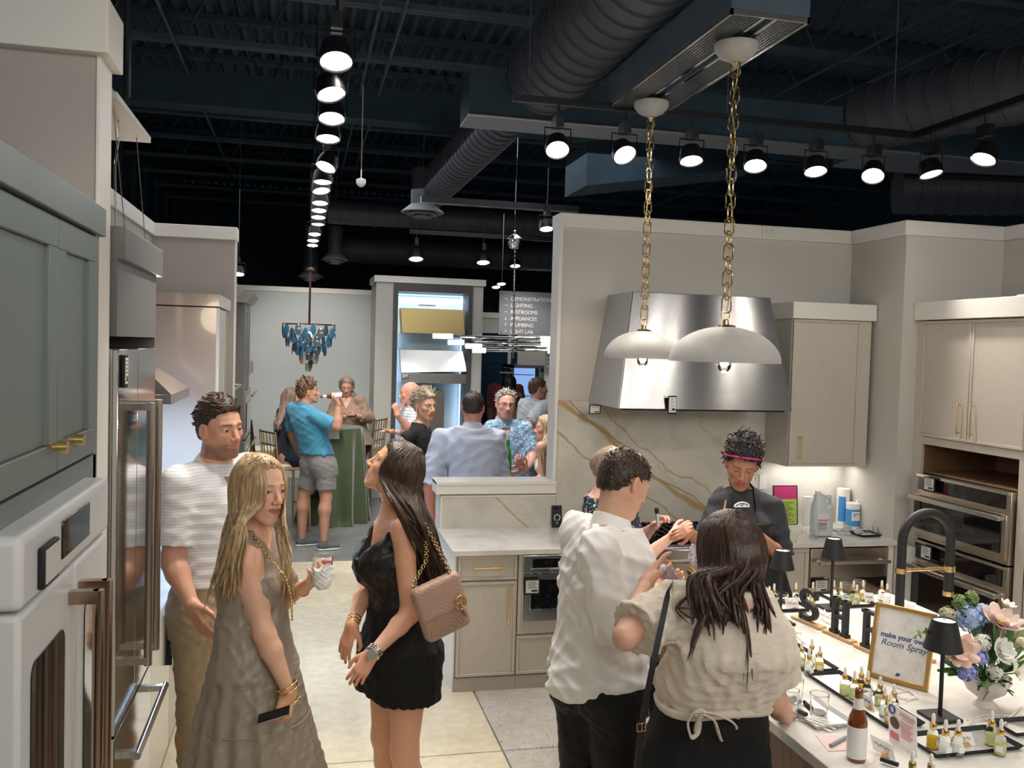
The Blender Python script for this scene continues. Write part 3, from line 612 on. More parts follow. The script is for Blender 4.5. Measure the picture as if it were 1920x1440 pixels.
t = thing('wall_oven', 'white french door wall oven with bronze handles in the green cabinet', 'oven', (OX,2.4,.9))
pb = [PX(47,1000,OX)[1]-.02, PX(205,898,OX)[1]]
b = B(); b.box(GX-.5,OX,pb[0],pb[1],1.638,1.792); b.obj('control_panel', 'oven_white', t, bev=.018, seg=4)
b = B(); y0, y1 = PX(115,1000,OX)[1], PX(166,960,OX)[1]; b.box(OX-.001,OX+.004,y0,y1,1.675,1.765); b.obj('touchscreen', 'black_gloss', t, bev=.002)
ym = (pb[0]+pb[1])/2+.035
for y0, y1 in ((pb[0]+.005,ym-.003),(ym+.003,pb[1]-.005)):
    b = B(); w0, w1 = (y0+.075,y1-.10) if y0 < ym-.1 else (y0+.10,y1-.075)
    b.box(GX-.018,OX-.004,y0,y1,.90,1.630)
    d = b.obj('door', 'oven_white', t, bev=.012, seg=3)
    b = B(); b.add([(x,(w0+w1)/2+sy*((w1-w0)/2-.035)+.035*math.cos(a),1.225+sz*(.28-.035)+.035*math.sin(a)) for x in (OX-.006,OX-.001) for sy,sz,a0 in ((1,1,0),(-1,1,90),(-1,-1,180),(1,-1,270)) for a in [math.radians(a0+22.5*i) for i in range(5)]], [tuple(range(19,-1,-1)),tuple(range(20,40))]+[(i,(i+1)%20,(i+1)%20+20,i+20) for i in range(20)]); subpart(b, 'window', 'black_gloss', d)
    hy = ym-.05 if y0 < ym-.1 else ym+.05
    b = B(); b.tube([(OX+.062,hy,1.02),(OX+.062,hy,1.575)],.014,14)
    for z in (1.03,1.545): b.box(OX-.006,OX+.062,hy-.014,hy+.014,z-.002,z+.03)
    subpart(b, 'handle', 'bronze', d, smooth=40)
b = B(); b.box(GX-.5,GX-.02,pb[0],pb[1],.88,1.63); b.obj('body', 'black_metal', t)
b = B(); b.box(GX-.022,GX-.001,1.05,2.90,.10,.88); b.obj('lower_door', 'cabinet_green', bpy.data.objects['tall_green_cabinet'])
t = thing('price_display', 'small framed price display stuck on the white oven control panel', 'price tag', (OX,2.1,1.66))
y0, y1 = PX(70,1030,OX)[1], PX(100,1030,OX)[1]
b = B(); b.box(OX,OX+.014,y0,y1,1.655,1.745); b.obj('holder', 'black_matte', t, bev=.004); b = B(); b.box(OX+.014,OX+.0155,y0+.012,y1-.008,1.664,1.738); b.obj('card', 'tag_white', t)
# fridge behind the stub wall
FX = -.615
t = thing('refrigerator', 'built-in stainless refrigerator with mirror doors and tall bar handles', 'refrigerator', (-.9,3.8,0))
b = B(); b.box(-1.24,FX-.02,3.345,4.14,.10,2.155); b.obj('body', 'steel', t)
ys = 3.725
for y0, y1, hy in ((3.345,ys-.003,3.62),(ys+.003,4.14,3.80)):
    b = B(); b.box(FX-.02,FX,y0,y1,.80,2.155); d = b.obj('door', 'steel_mirror', t, bev=.003)
    b = B(); b.tube([(FX+.065,hy,.955),(FX+.065,hy,1.955)],.016,14)
    for z in (.965,1.93): b.box(FX,FX+.065,hy-.016,hy+.016,z-.004,z+.022)
    subpart(b, 'handle', 'steel_warm', d, smooth=40)
b = B(); b.box(FX-.02,FX,3.345,4.14,.12,.79); d = b.obj('freezer_drawer', 'steel_mirror', t, bev=.003)
b = B(); b.tube([(FX+.065,3.40,.70),(FX+.065,4.10,.70)],.014,14)
for y in (3.43,4.07): b.box(FX,FX+.065,y-.014,y+.014,.688,.712)
subpart(b, 'handle', 'steel', d, smooth=40)
t = thing('fridge_surround', 'grey panelled surround and flat crown above the stainless refrigerator', 'cabinet', (-.9,3.8,2.17))
b = B(); b.box(-1.25,FX-.004,3.33,4.145,2.20,2.462); b.box(-1.25,FX-.004,4.145,4.17,0,2.462); b.obj('panel', 'cabinet_grey', t)
b = B(); b.box(-1.25,FX+.02,3.33,4.19,2.462,2.575); b.obj('crown', 'cabinet_grey', t, bev=.003)
tag((FX+.004,3.395,2.02),.055,.115,(0,1,0),(0,0,1),(1,0,0),'narrow price tag on the near refrigerator door',6)
# base run beyond the fridge with blue stone top
t = thing('base_cabinet', 'glossy beige base cabinet with black bar pulls beside the refrigerator', 'cabinet', (-.9,5.2,0))
b = B(); b.box(-1.25,-.66,4.18,6.98,.0,.88); b.obj('body', 'cabinet_cream_dark', t)
for k in range(4):
    y0 = 4.19+k*.70; b = B(); b.box(-.66,-.638,y0,y0+.694,.10,.875); d = b.obj('door', 'steel_warm' if k == 0 else 'cabinet_cream', t, bev=.002, seg=1)
    b = B(); yy = y0+.60 if k%2 == 0 else y0+.09; b.box(-.638,-.612,yy-.012,yy+.012,.55,.80); subpart(b, 'handle', 'black_metal', d)
b = B(); b.box(-1.255,-.625,4.18,6.98,.882,.915); o = b.obj('countertop', 'blue_marble', bev=.002); props(o, 'bluish marble countertop along the left wall behind the man in the white polo', 'countertop')
b = B(); b.box(-1.255,-1.24,4.18,6.98,.915,1.85); struct('wall_left_splash', b, 'backsplash_blue')
t = thing('wall_hood', 'stainless chimney hood on the left wall above the blue counter', 'range hood', (-1.0,6.2,1.8))
hy0, hy1 = 5.75, 6.65
b = B(); b.box(-1.255,-.76,hy0,hy1,1.80,1.86); b.obj('rim', 'steel_warm', t, bev=.002)
b = B(); b.hexa([(-1.255,hy0,1.86),(-.76,hy0,1.86),(-.76,hy1,1.86),(-1.255,hy1,1.86),(-1.255,6.02,2.03),(-.98,6.02,2.03),(-.98,6.38,2.03),(-1.255,6.38,2.03)]); b.obj('canopy', 'steel_warm', t)
b = B(); b.box(-1.255,-.98,6.02,6.38,2.03,2.75); b.obj('chimney', 'cabinet_grey', t)
t = thing('tall_taupe_cabinet', 'tall glossy taupe cabinet with mirror sheen at the far end of the left wall', 'cabinet', (-.9,7.5,0))
b = B(); b.box(-1.25,-.62,7.0,8.10,0,2.43); b.obj('body', 'taupe_gloss', t); b = B(); b.box(-1.25,-.60,6.98,8.12,2.44,2.53); b.obj('crown', 'taupe_gloss', t)
b = B(); b.box(-.62,-.600,7.01,7.04,0,2.43); b.obj('edge_strip', 'trim_white', t)
for z0, z1 in ((.5,1.0),(1.05,1.7)):
    b = B(); b.box(-.62,-.592,7.08,8.0,z0,z1); d = b.obj('oven_front', 'black_gloss', t); b = B(); b.tube([(-.555,7.12,z1-.06),(-.555,7.96,z1-.06)],.012,8); subpart(b, 'handle', 'steel', d)
area((-.9,6.2,1.79),(-.95,6.2,.9),.3,.6,34,(.45,.68,1),'hood_light')
# cabinets beyond the far stub
t = thing('tall_grey_cabinet', 'tall grey cabinet with pewter sheen door and ovens just beyond the left wall end', 'cabinet', (-.9,9.4,0))
b = B(); b.box(-1.25,-.70,8.45,9.75,0,2.62); b.obj('body', 'cabinet_grey', t); b = B(); b.add([(-1.25,8.40,2.62),(-.68,8.40,2.62),(-.68,9.78,2.62),(-1.25,9.78,2.62),(-1.25,8.35,2.72),(-.60,8.35,2.72),(-.60,9.86,2.72),(-1.25,9.86,2.72)],[(3,2,1,0),(4,5,6,7),(0,1,5,4),(1,2,6,5),(2,3,7,6),(3,0,4,7)]); b.obj('crown', 'trim_grey', t)
shaker(t,8.5,9.70,1.86,2.58,-.695,'steel_warm',dirx=True,fr=.06,th=-.02)
for z0, z1 in ((.75,1.25),(1.30,1.80)):
    b = B(); b.box(-.70,-.67,8.5,9.70,z0,z1); d = b.obj('oven_front', 'steel', t, bev=.003); b = B(); b.box(-.668,-.662,8.6,9.6,z0+.08,z1-.14); subpart(b, 'window', 'black_gloss', d)
    b = B(); b.tube([(-.61,8.55,z1-.06),(-.61,9.65,z1-.06)],.013,8)
    for y in (8.6,9.6): b.tube([(-.67,y,z1-.06),(-.61,y,z1-.06)],.012,6)
    subpart(b, 'handle', 'steel_warm', d, smooth=40)
t = thing('tall_grey_cabinet', 'farthest tall grey cabinet with crown and glass door left of the disc chandelier', 'cabinet', (-.9,11.2,0))
b = B(); b.box(-1.6,-.64,10.6,11.7,0,2.62); b.obj('body', 'cabinet_grey', t); b = B(); b.add([(-1.6,10.56,2.62),(-.62,10.56,2.62),(-.62,11.74,2.62),(-1.6,11.74,2.62),(-1.6,10.5,2.72),(-.54,10.5,2.72),(-.54,11.8,2.72),(-1.6,11.8,2.72)],[(3,2,1,0),(4,5,6,7),(0,1,5,4),(1,2,6,5),(2,3,7,6),(3,0,4,7)]); b.obj('crown', 'trim_grey', t)
for y0, y1 in ((10.62,11.13),(11.15,11.68)):
    d = shaker(t,y0,y1,1.75,2.58,-.635,'cabinet_grey',dirx=True,fr=.07,th=-.02)
    b = B(); b.tube([(-.60,y1-.06,1.80),(-.60,y1-.06,1.95)],.01,6); subpart(b, 'handle', 'steel', d)
for z0, z1 in ((.5,1.05),(1.08,1.62)):
    b = B(); b.box(-.64,-.61,10.62,11.68,z0,z1); d = b.obj('oven_front', 'steel', t, bev=.003); b = B(); b.box(-.608,-.602,10.75,11.55,z0+.06,z1-.14); subpart(b, 'window', 'black_gloss', d); b = B(); b.tube([(-.545,10.66,z1-.05),(-.545,11.64,z1-.05)],.014,8); subpart(b, 'handle', 'bronze', d)
# hanging crystal fixture over the left wall: canopy plate, wires, fixture
t = thing('crystal_linear_light', 'long crystal pendant with a flat canopy plate and thin wires above the refrigerator', 'pendant light', (-.85,4.0,3.05))
b = B(); b.box(-.86,-.64,3.40,4.12,3.02,3.045); b.obj('canopy', 'trim_grey', t, bev=.002)
for q in ((-.68,3.55),(-.68,4.02),(-.82,4.02)):
    b = B(); b.tube([(q[0],q[1],3.02),(q[0],q[1]+.25,2.60)],.0018,5); b.obj('wire', 'steel', t)
b = B(); b.tube([(-.70,3.75,3.02),(-.70,3.76,2.96),(-.72,3.80,2.86),(-.725,3.86,2.60)],.004,6); b.obj('power_cord', 'glass', t)
b = B(); b.tube([(-.74,3.60,3.05),(-.74,3.60,5.0)],.010,6); b.box(-.79,-.69,3.55,3.75,3.045,3.10); b.obj('stem', 'black_metal', t)
b = B()
for i in range(110):
    y = 4.25+RNG.random()*.45; x = -.90+RNG.random()*.19; z = 2.46+RNG.random()*.15; b.ball((x,y,z),.009,5,3,(1,1,1.9))
b.obj('crystal_beads', mat('crystal_lit', (1,.95,.9), .05, emit=(1,.85,.68), es=1.2, trans=.5), t, kind='stuff')
pl = bpy.data.lights.new('crystal_glow', 'POINT'); pl.energy = 9; pl.color = (1,.8,.6); pl.shadow_soft_size = .15; po = bpy.data.objects.new('crystal_glow', pl); COL.objects.link(po); po.location = (-.78,5.1,2.40)
b = B(); b.tube([(-.66,3.7,4.98),(-.66,3.7,3.10)],.012,6); o = b.obj('hanging_chain', 'black_metal'); props(o, 'dark cable dropping to the canopy plate at the left', 'cable')

# ---------------------------------------------------------------- FAR DISPLAY NICHE
DY = 13.0
t = thing('display_niche', 'tall dark framed display niche with blue glowing recess', 'display', (1.8,DY,0))
def R3(px0, px1, py0, py1, Y=DY): a = PY(px0,py1,Y); c = PY(px1,py0,Y); return a[0],c[0],a[2],c[2]
x0,x1,z0,z1 = PY(705,560,DY)[0],PY(906,560,DY)[0],0,3.16
ox0,ox1 = PY(736,640,DY)[0],PY(884,640,DY)[0]; oz = PY(800,533,DY)[2]
ix0,ix1 = PY(744.5,640,DY)[0],PY(876,640,DY)[0]; iz = PY(800,548,DY)[2]
b = B(); b.box(x0,ox0,DY,DY+.9,0,3.08); b.box(ox1,x1,DY,DY+.9,0,3.08); b.box(ox0,ox1,DY,DY+.9,oz,3.08); b.obj('surround', 'trim_grey', t)
b = B(); b.box(x0-.03,x1+.03,DY-.04,DY+.92,3.08,3.17); b.obj('crown', 'trim_white', t)
b = B(); b.box(ox0,ix0,DY-.03,DY+.6,0,oz); b.box(ix1,ox1,DY-.03,DY+.6,0,oz); b.box(ix0,ix1,DY-.03,DY+.6,iz,oz); b.obj('dark_frame', mat('frame_dark', (.07,.065,.06), .5), t)
b = B(); b.box(ix0,ix1,DY+.5,DY+.55,0,iz); b.obj('back_panel', mat('niche_blue', (.42,.55,.66), .4), t)
b = B(); b.box(ix0+.002,ix0+.02,DY+.46,DY+.48,.3,iz-.02); b.box(ix1-.02,ix1-.002,DY+.46,DY+.48,.3,iz-.02); b.box(ix0,ix1,DY+.46,DY+.48,iz-.03,iz-.01); b.obj('led_strip', 'led_cool', t)
area(((ix0+ix1)/2,DY+.40,iz-.05),((ix0+ix1)/2,DY+.5,iz-.6),1.0,.1,3.5,COOL,'niche_light')
area((ix0+.03,DY+.42,1.8),((ix0+ix1)/2,DY+.5,1.8),.08,2.0,1.6,COOL,'niche_light'); area((ix1-.03,DY+.42,1.8),((ix0+ix1)/2,DY+.5,1.8),.08,2.0,1.6,COOL,'niche_light')
def hoodbox(name, label, pts, m, depth0, depth1, cat='range hood'):
    t = thing(name, label, cat, PY(pts[0][0],pts[0][1],DY)); tl,tr,br,bl = [PY(x,y,DY) for x,y in pts]
    yb = DY+.5
    b = B(); b.hexa([(bl[0],yb-depth1,bl[2]),(br[0],yb-depth1,br[2]),(br[0],yb,br[2]),(bl[0],yb,bl[2]),(tl[0],yb-depth0,tl[2]),(tr[0],yb-depth0,tr[2]),(tr[0],yb,tr[2]),(tl[0],yb,tl[2])]); b.obj('hood_shell', m, t, bev=.004, seg=1)
    return t
t1 = hoodbox('brass_hood', 'satin brass range hood hanging at the top of the blue niche', [(752,577),(871,581),(873,628),(754,624)], 'brass_sheet', .42, .46)
b = B(); c = PY(800,574,DY+.2); b.box(c[0]-.12,c[0]+.12,DY+.15,DY+.35,c[2]-.0,c[2]+.02); b.obj('top_collar', 'steel', t1)
t2 = hoodbox('steel_hood', 'stainless range hood below the brass one in the blue niche', [(750,655),(870,658),(876,697),(752,699)], 'steel', .40, .50)
tl,tr,br,bl = [PY(x,y,DY) for x,y in [(752,699),(876,697),(876,720),(753,718)]]
b = B(); b.box(bl[0],br[0],DY,DY+.5,br[2],tl[2]); b.obj('lower_band', 'steel', t2, bev=.003)
t3 = thing('range_hood', 'slim stainless chimney hood at the bottom of the blue niche', 'range hood', PY(800,760,DY+.2))
a = PY(806,732,DY+.15); c = PY(832,792,DY+.15); b = B(); b.box(a[0]-.2,c[0],DY+.15,DY+.5,c[2]-.25,a[2]); b.obj('chimney', 'steel_warm', t3)
b = B(); b.box(a[0]-.3,c[0]+.12,DY+.05,DY+.5,c[2]-.33,c[2]-.24); b.obj('canopy', 'steel_warm', t3)
c = PY(753,710,DY-.01); tag(tuple(c),.10,.09,(1,0,0),(0,0,1),(0,-1,0),'small framed price tag on the steel hood in the niche',2)
# white panel right of the beige blouse woman / dark chair zone
t = thing('wall_cabinet_far', 'pale blue grey low cabinet against the far wall beside the niche', 'cabinet', (.9,14.6,0))
b = B(); b.box(.72,1.05,14.2,14.95,0,1.05); b.obj('body', 'wall_blue', t); b = B(); b.box(.76,1.0,14.19,14.2,.1,.62); b.obj('dark_front', 'black_gloss', t)
b = B(); b.box(.70,1.07,14.18,14.97,1.05,1.08); b.obj('top', 'trim_white', t)
# right hall beyond the niche: doorway wall, window, fridge
b = B(); b.box(2.6,3.05,16.0,16.15,0,2.72); b.box(3.80,4.30,16.0,16.15,0,2.72); b.box(3.05,3.80,16.0,16.15,2.45,2.72); struct('wall_hall', b, 'wall_paint')
b = B(); b.box(2.5,4.35,15.96,16.18,2.72,2.82); struct('trim_10', b, 'trim_white')
b = B(); b.box(3.05,3.80,16.05,16.08,0,2.45); struct('window_2', b, mat('night_glass', (.01,.025,.05), .08))
b = B(); b.box(3.62,3.68,16.0,16.1,0,2.45); struct('trim_11', b, 'wall_blue')
b = B(); b.box(4.3,7.0,17.0,17.15,0,2.72); struct('wall_hall_far', b, 'wall_paint'); b = B(); b.box(4.3,7.0,16.96,17.2,2.72,2.80); struct('trim_12', b, 'trim_white')
a = PY(960,684,14.5); c = PY(1032,800,14.5)
t = thing('refrigerator', 'open lit display refrigerator with blue interior in the far hall', 'refrigerator', (a[0],14.5,0))
b = B(); b.box(a[0],a[0]+.04,14.5,15.2,0,a[2]); b.box(c[0]+.2,c[0]+.24,14.5,15.2,0,a[2]); b.box(a[0],c[0]+.24,14.5,15.2,a[2]-.05,a[2]); b.box(a[0],c[0]+.24,15.15,15.2,0,a[2]); b.obj('body', 'steel', t)
m2 = mat('fridge_interior', (.35,.5,.8), .4, emit=(.25,.42,.8), es=.9)
b = B(); b.box(a[0]+.04,a[0]+.55,15.1,15.15,.1,a[2]-.05); b.obj('lit_lining', m2, t)
b = B()
for z in (1.0,1.4,1.75): b.box(a[0]+.04,a[0]+.40,14.6,15.1,z,z+.012)
b.obj('shelf', 'steel_mirror', t)
b = B(); b.box(a[0]+.50,c[0]+.2,14.55,14.65,0,a[2]-.05); b.obj('door', mat('fridge_door', (.13,.12,.10), .4), t)
c = PY(1028,690,12.4); t = thing('sample_board', 'dark sample board with white bars at the right edge of the opening', 'display board', (c[0],12.45,0)); b = B(); b.box(c[0]-.02,c[0]+.25,12.5,12.54,0,c[2]+.25); b.obj('board', 'wall_paint', t)
for k in range(4): c = PY(1028,663+8*k,12.4); b = B(); b.box(c[0],c[0]+.09,12.4,12.5,c[2]-.012,c[2]+.012); b.obj('bar', 'white_plastic', t)
# hanging directory sign
t = thing('directory_sign', 'grey hanging directory sign with white arrows and department names', 'sign', PY(1000,590,12))
sx0, sz0 = PY(935,627,12)[0], PY(935,627,12)[2]; sz1 = PY(937,545,12)[2]
b = B(); b.box(sx0,sx0+1.25,12.0,12.02,sz0,sz1); b.obj('panel', mat('sign_grey', (.20,.20,.215), .5), t)
for k, (ar, tx) in enumerate([('→','DEMONSTRATION KITCHEN'),('→','LIGHTING'),('→','RESTROOMS'),('↓','APPLIANCES'),('↑','PLUMBING'),('↗','LIGHT LAB')]):
    z = sz1-.105-.0885*k; c = .085
    text('lettering', tx, .070, 'ink_white', t, (sx0+.155,11.998,z-.02), (1,0,0), (0,0,1), spacing=.95)
    b = B(); xx = sx0+.09; r = .02
    dirs = {'→':(1,0),'↓':(0,-1),'↑':(0,1),'↗':(.7,.7)}[ar]; dx, dz = dirs
    b.tube([(xx-dx*r,11.998,z-dz*r),(xx+dx*r,11.998,z+dz*r)],.003,4)
    for s in (1,-1):
        ex, ez = -dx*.6-s*dz*.5, -dz*.6+s*dx*.5; b.tube([(xx+dx*r,11.998,z+dz*r),(xx+dx*r+ex*.018,11.998,z+dz*r+ez*.018)],.003,4)
    b.obj('arrow', 'ink_white', t)
for x in (sx0+.03,sx0+1.2): b = B(); b.tube([(x,12.01,sz1),(x,12.01,5.0)],.003,4); b.obj('hanging_wire', 'steel', t)
b = B()
for x, z in ((sx0+.03,sz1-.03),(sx0+.03,sz0+.03)): b.ball((x,11.998,z),.009,6,4)
b.obj('screw', 'black_metal', t)
# crystal rod chandelier in front of the sign
t = thing('rod_chandelier', 'chrome chandelier of long horizontal rods with glowing crystal ends', 'chandelier', PY(962,655,7.6))
C = PY(962,650,7.6)
mcr = mat('crystal_end', (1,1,1), .1, emit=(1,.93,.95), es=2.4)
for k, (xa, ya, xb, yb, dy) in enumerate([(812,630,1035,636,-.05),(840,642,1033,643,.1),(874,649,1040,651,-.15),(886,657,1040,658,.05)]):
    A = PY(xa,ya,7.6+dy); Z = PY(xb+10,yb,7.6-dy)
    d = (Z-A); b = B(); b.tube([A,Z],.012,8); p = b.obj('rod', 'chrome', t, smooth=40)
    for q, e in ((0,.12),(1,.88)):
        s0 = A+d*(0 if q == 0 else .86); s1 = A+d*(.15 if q == 0 else 1.0); b = B(); b.tube([s0,s1],.021,8); subpart(b, 'crystal', mcr, p, smooth=30)
b = B(); zt = PY(965,452,7.6); b.tube([C-[0,0,.10],C+[0,0,.25],(zt[0],zt[1],zt[2])],.008,8); b.tube([(zt[0],zt[1],zt[2]),(zt[0],zt[1],5.0)],.004,5); b.obj('stem', 'chrome', t, smooth=40)
b = B(); b.lathe([(.01,-.07),(.04,-.06),(.06,-.02),(.062,.02),(.03,.05),(.01,.06)], tuple(zt), 16); b.obj('canopy', 'chrome', t, smooth=40)
b = B()
for k in range(22): z = C[2]+.25+k*.035; b.ball((C[0]+(zt[0]-C[0])*k/22,C[1]+.0,z),.010,6,4,(1,1,1.5))
b.obj('bead_chain', 'chrome', t, smooth=60, kind='stuff')
# disc chandelier
t = thing('disc_chandelier', 'chandelier of blue and clear glass discs on a dark rod', 'chandelier', PY(580,650,10.5))
C = PY(580,608,10.5)
b = B(); b.tube([C,(C[0],C[1],PY(580,500,10.5)[2])],.012,8); b.lathe([(.02,.02),(.05,.01),(.05,-.01),(.02,-.02)],(C[0],C[1],PY(580,505,10.5)[2]),12); b.obj('rod', mat('dark_bronze', (.10,.05,.04), .3, metal=.8), t)
b = B(); b.tube([(C[0],C[1],PY(580,500,10.5)[2]),(C[0],C[1],5)],.003,4); b.obj('wire', 'black_metal', t)
b = B()
for k in range(5):
    a = math.pi*k/5; b.tube([(C[0]-.30*math.cos(a),C[1]-.30*math.sin(a),C[2]),(C[0]+.30*math.cos(a),C[1]+.30*math.sin(a),C[2])],.006,6)
b.obj('spoke', 'dark_bronze', t)
DM = [mat('disc_blue', (.05,.15,.26), .08, metal=.3, coat=.6), mat('disc_dark', (.08,.11,.13), .1, metal=.4, coat=.6), mat('disc_smoke', (.22,.24,.26), .08, metal=.5, coat=.6), mat('disc_clear', (.80,.76,.70), .05, metal=.3, coat=.6, trans=.5)]
k = 0
for ring, (r, n, z) in enumerate([(.29,22,-.085),(.25,18,-.18),(.185,13,-.275),(.10,8,-.37),(.03,3,-.46)]):
    for i in range(n):
        a = 2*math.pi*(i+.4*ring)/n; x, y = C[0]+r*math.cos(a), C[1]+r*math.sin(a); zz = C[2]+z+(.02 if i%2 else -.02)
        b = B(); b.T = Matrix.Translation((x,y,zz)) @ Matrix.Rotation(a+math.pi/2+.5*math.sin(3*i),4,'Z')
        b.lathe([(.001,-.004),(.028,-.004),(.036,0),(.028,.004),(.001,.004)],n=12,sx=1,sy=1.75); 
        b.v = [tuple(Matrix.Translation((x,y,zz)) @ Matrix.Rotation(a+math.pi/2+.7*math.sin(3.1*i),4,'Z') @ Matrix.Rotation(math.pi/2,4,'X') @ (Matrix.Translation((x,y,zz)) @ Matrix.Rotation(a+math.pi/2+.5*math.sin(3*i),4,'Z')).inverted() @ Vector(v)) for v in b.v]
        b.obj('glass_disc', DM[[0,3,1,2,1,3,0,1][(k*5+i)%8]], t, smooth=50); k += 1
b = B(); b.ball((C[0],C[1],C[2]-.12),.035,10,8); b.obj('bulb', mat('chand_bulb', (1,.9,.8), .3, emit=(1,.9,.78), es=12), t, smooth=60)
# ================================================================== FIGURE TOOLS: smooth implicit bodies meshed with surface nets
def V3(*a): return np.array(a, float)
def unit(v): v = np.asarray(v, float); return v/(np.linalg.norm(v)+1e-9)
class Field:
    def __init__(s, lo, hi, res):
        s.lo = np.asarray(lo, float); s.res = res; s.n = np.maximum(4, np.ceil((np.asarray(hi)-s.lo)/res).astype(int)+1)
        s.D = np.full(s.n, .05, np.float32); s.ax = [s.lo[i]+res*np.arange(s.n[i]) for i in range(3)]
    def sub(s, lo, hi):
        sl = []
        for i in range(3):
            a = int(max(0, math.floor((lo[i]-s.lo[i])/s.res))); b = int(min(s.n[i], math.ceil((hi[i]-s.lo[i])/s.res)+1))
            if b <= a: return None, None
            sl.append(slice(a, b))
        g = np.meshgrid(*[s.ax[i][sl[i]] for i in range(3)], indexing='ij', sparse=False)
        return tuple(sl), g
    def op(s, fn, lo, hi, mode='u', k=.02, pad=.045):
        lo = np.asarray(lo)-pad; hi = np.asarray(hi)+pad; sl, g = s.sub(lo, hi)
        if sl is None: return
        d = fn(*g).astype(np.float32); D = s.D[sl]
        if mode == 'u':
            if k > 0: h = np.maximum(k-np.abs(D-d), 0)/k; s.D[sl] = np.minimum(D, d)-h*h*k*.25
            else: s.D[sl] = np.minimum(D, d)
        elif mode == 's':
            d = -d; h = np.maximum(k-np.abs(D-d), 0)/max(k,1e-6); s.D[sl] = np.maximum(D, d)+h*h*k*.25
    def cut(s, fn, k=0.0):
        g = np.meshgrid(*s.ax, indexing='ij', sparse=True); d = fn(*g)+0*s.D
        if k: h = np.maximum(k-np.abs(s.D-d), 0)/k; s.D = (np.maximum(s.D, d)+h*h*k*.25).astype(np.float32)
        else: s.D = np.maximum(s.D, d).astype(np.float32)
    def disp(s, amp, wl, seed=0, stretch=(1,1,1)):
        r = np.random.default_rng(seed); g = np.meshgrid(*s.ax, indexing='ij', sparse=True); acc = 0
        for i in range(5):
            k = unit(r.normal(size=3))*np.array(stretch)*2*math.pi/(wl*(.6+.9*r.random())); k2 = unit(r.normal(size=3))*2*math.pi/(wl*2.2)
            acc = acc+np.abs(np.sin(g[0]*k[0]+g[1]*k[1]+g[2]*k[2]+r.random()*6+1.7*np.sin(g[0]*k2[0]+g[1]*k2[1]+g[2]*k2[2]+r.random()*6)))-.6
        s.D = (s.D+amp*acc/1.6).astype(np.float32)
    def mesh(s):
        D = s.D; nx, ny, nz = D.shape; D = D.copy()
        D[0]=D[-1]=.05; D[:,0]=D[:,-1]=.05; D[:,:,0]=D[:,:,-1]=.05
        ins = D < 0; c = ins[:-1,:-1,:-1].astype(np.int8)
        for dx in (0,1):
            for dy in (0,1):
                for dz in (0,1):
                    if dx or dy or dz: c = c+ins[dx:nx-1+dx,dy:ny-1+dy,dz:nz-1+dz]
        act = (c > 0) & (c < 8); idx = -np.ones(act.shape, np.int32); cells = np.argwhere(act); idx[act] = np.arange(len(cells))
        if not len(cells): return np.zeros((0,3)), np.zeros((0,4),int)
        acc = np.zeros((len(cells),3)); cnt = np.zeros(len(cells)); cor = [(a,b,c2) for a in (0,1) for b in (0,1) for c2 in (0,1)]
        for i, a in enumerate(cor):
            for b in cor[i+1:]:
                if sum(abs(a[q]-b[q]) for q in range(3)) != 1: continue
                da = D[cells[:,0]+a[0],cells[:,1]+a[1],cells[:,2]+a[2]]; db = D[cells[:,0]+b[0],cells[:,1]+b[1],cells[:,2]+b[2]]
                m = (da < 0) != (db < 0); t = np.where(m, da/np.where(m, da-db, 1), 0)
                p = np.array(a)[None]+t[:,None]*(np.array(b)-np.array(a))[None]; acc[m] += p[m]; cnt[m] += 1
        V = s.lo+(cells+acc/cnt[:,None])*s.res; F = []
        for ax in range(3):
            o1, o2 = [(1,2),(2,0),(0,1)][ax]; sh = [nx,ny,nz]; sl0 = [slice(0,n) for n in sh]; sl1 = list(sl0); sl0[ax] = slice(0,sh[ax]-1); sl1[ax] = slice(1,sh[ax])
            A = ins[tuple(sl0)]; Bq = ins[tuple(sl1)]; e = np.argwhere(A != Bq); e = e[(e[:,o1] > 0) & (e[:,o2] > 0)]
            e = e[(e[:,o1] < sh[o1]-1) & (e[:,o2] < sh[o2]-1)]
            def I(d1, d2): q = e.copy(); q[:,o1] -= d1; q[:,o2] -= d2; return idx[q[:,0],q[:,1],q[:,2]]
            f = np.stack([I(1,1), I(0,1), I(0,0), I(1,0)], 1); fl = ~A[tuple(e.T)]; f[fl] = f[fl][:,::-1]; F.append(f)
        F = np.concatenate(F); return V, F[(F >= 0).all(1)]
def f_cone(a, b, ra, rb):
    a = np.asarray(a, float); ab = np.asarray(b, float)-a; L2 = ab@ab+1e-12
    def f(x, y, z):
        px, py, pz = x-a[0], y-a[1], z-a[2]; t = np.clip((px*ab[0]+py*ab[1]+pz*ab[2])/L2, 0, 1)
        return np.sqrt((px-t*ab[0])**2+(py-t*ab[1])**2+(pz-t*ab[2])**2)-(ra+t*(rb-ra))
    m = max(ra, rb); return f, np.minimum(a, b)-m, np.maximum(a, b)+m
def f_flat(a, b, ra, rb, e0=0.0):
    """cone with flat far end (sleeves, trouser legs)"""
    a = np.asarray(a, float); b = np.asarray(b, float); ab = b-a; L = np.linalg.norm(ab); u = ab/L
    def f(x, y, z):
        px, py, pz = x-a[0], y-a[1], z-a[2]; t = px*u[0]+py*u[1]+pz*u[2]; tc = np.clip(t, 0, L)
        d = np.sqrt((px-tc*u[0])**2+(py-tc*u[1])**2+(pz-tc*u[2])**2)
        dr = np.sqrt((px-t*u[0])**2+(py-t*u[1])**2+(pz-t*u[2])**2)
        d = np.where(t > 0, dr, d); return np.maximum(d-(ra+tc/L*(rb-ra)), t-L)
    m = max(ra, rb); return f, np.minimum(a, b)-m, np.maximum(a, b)+m
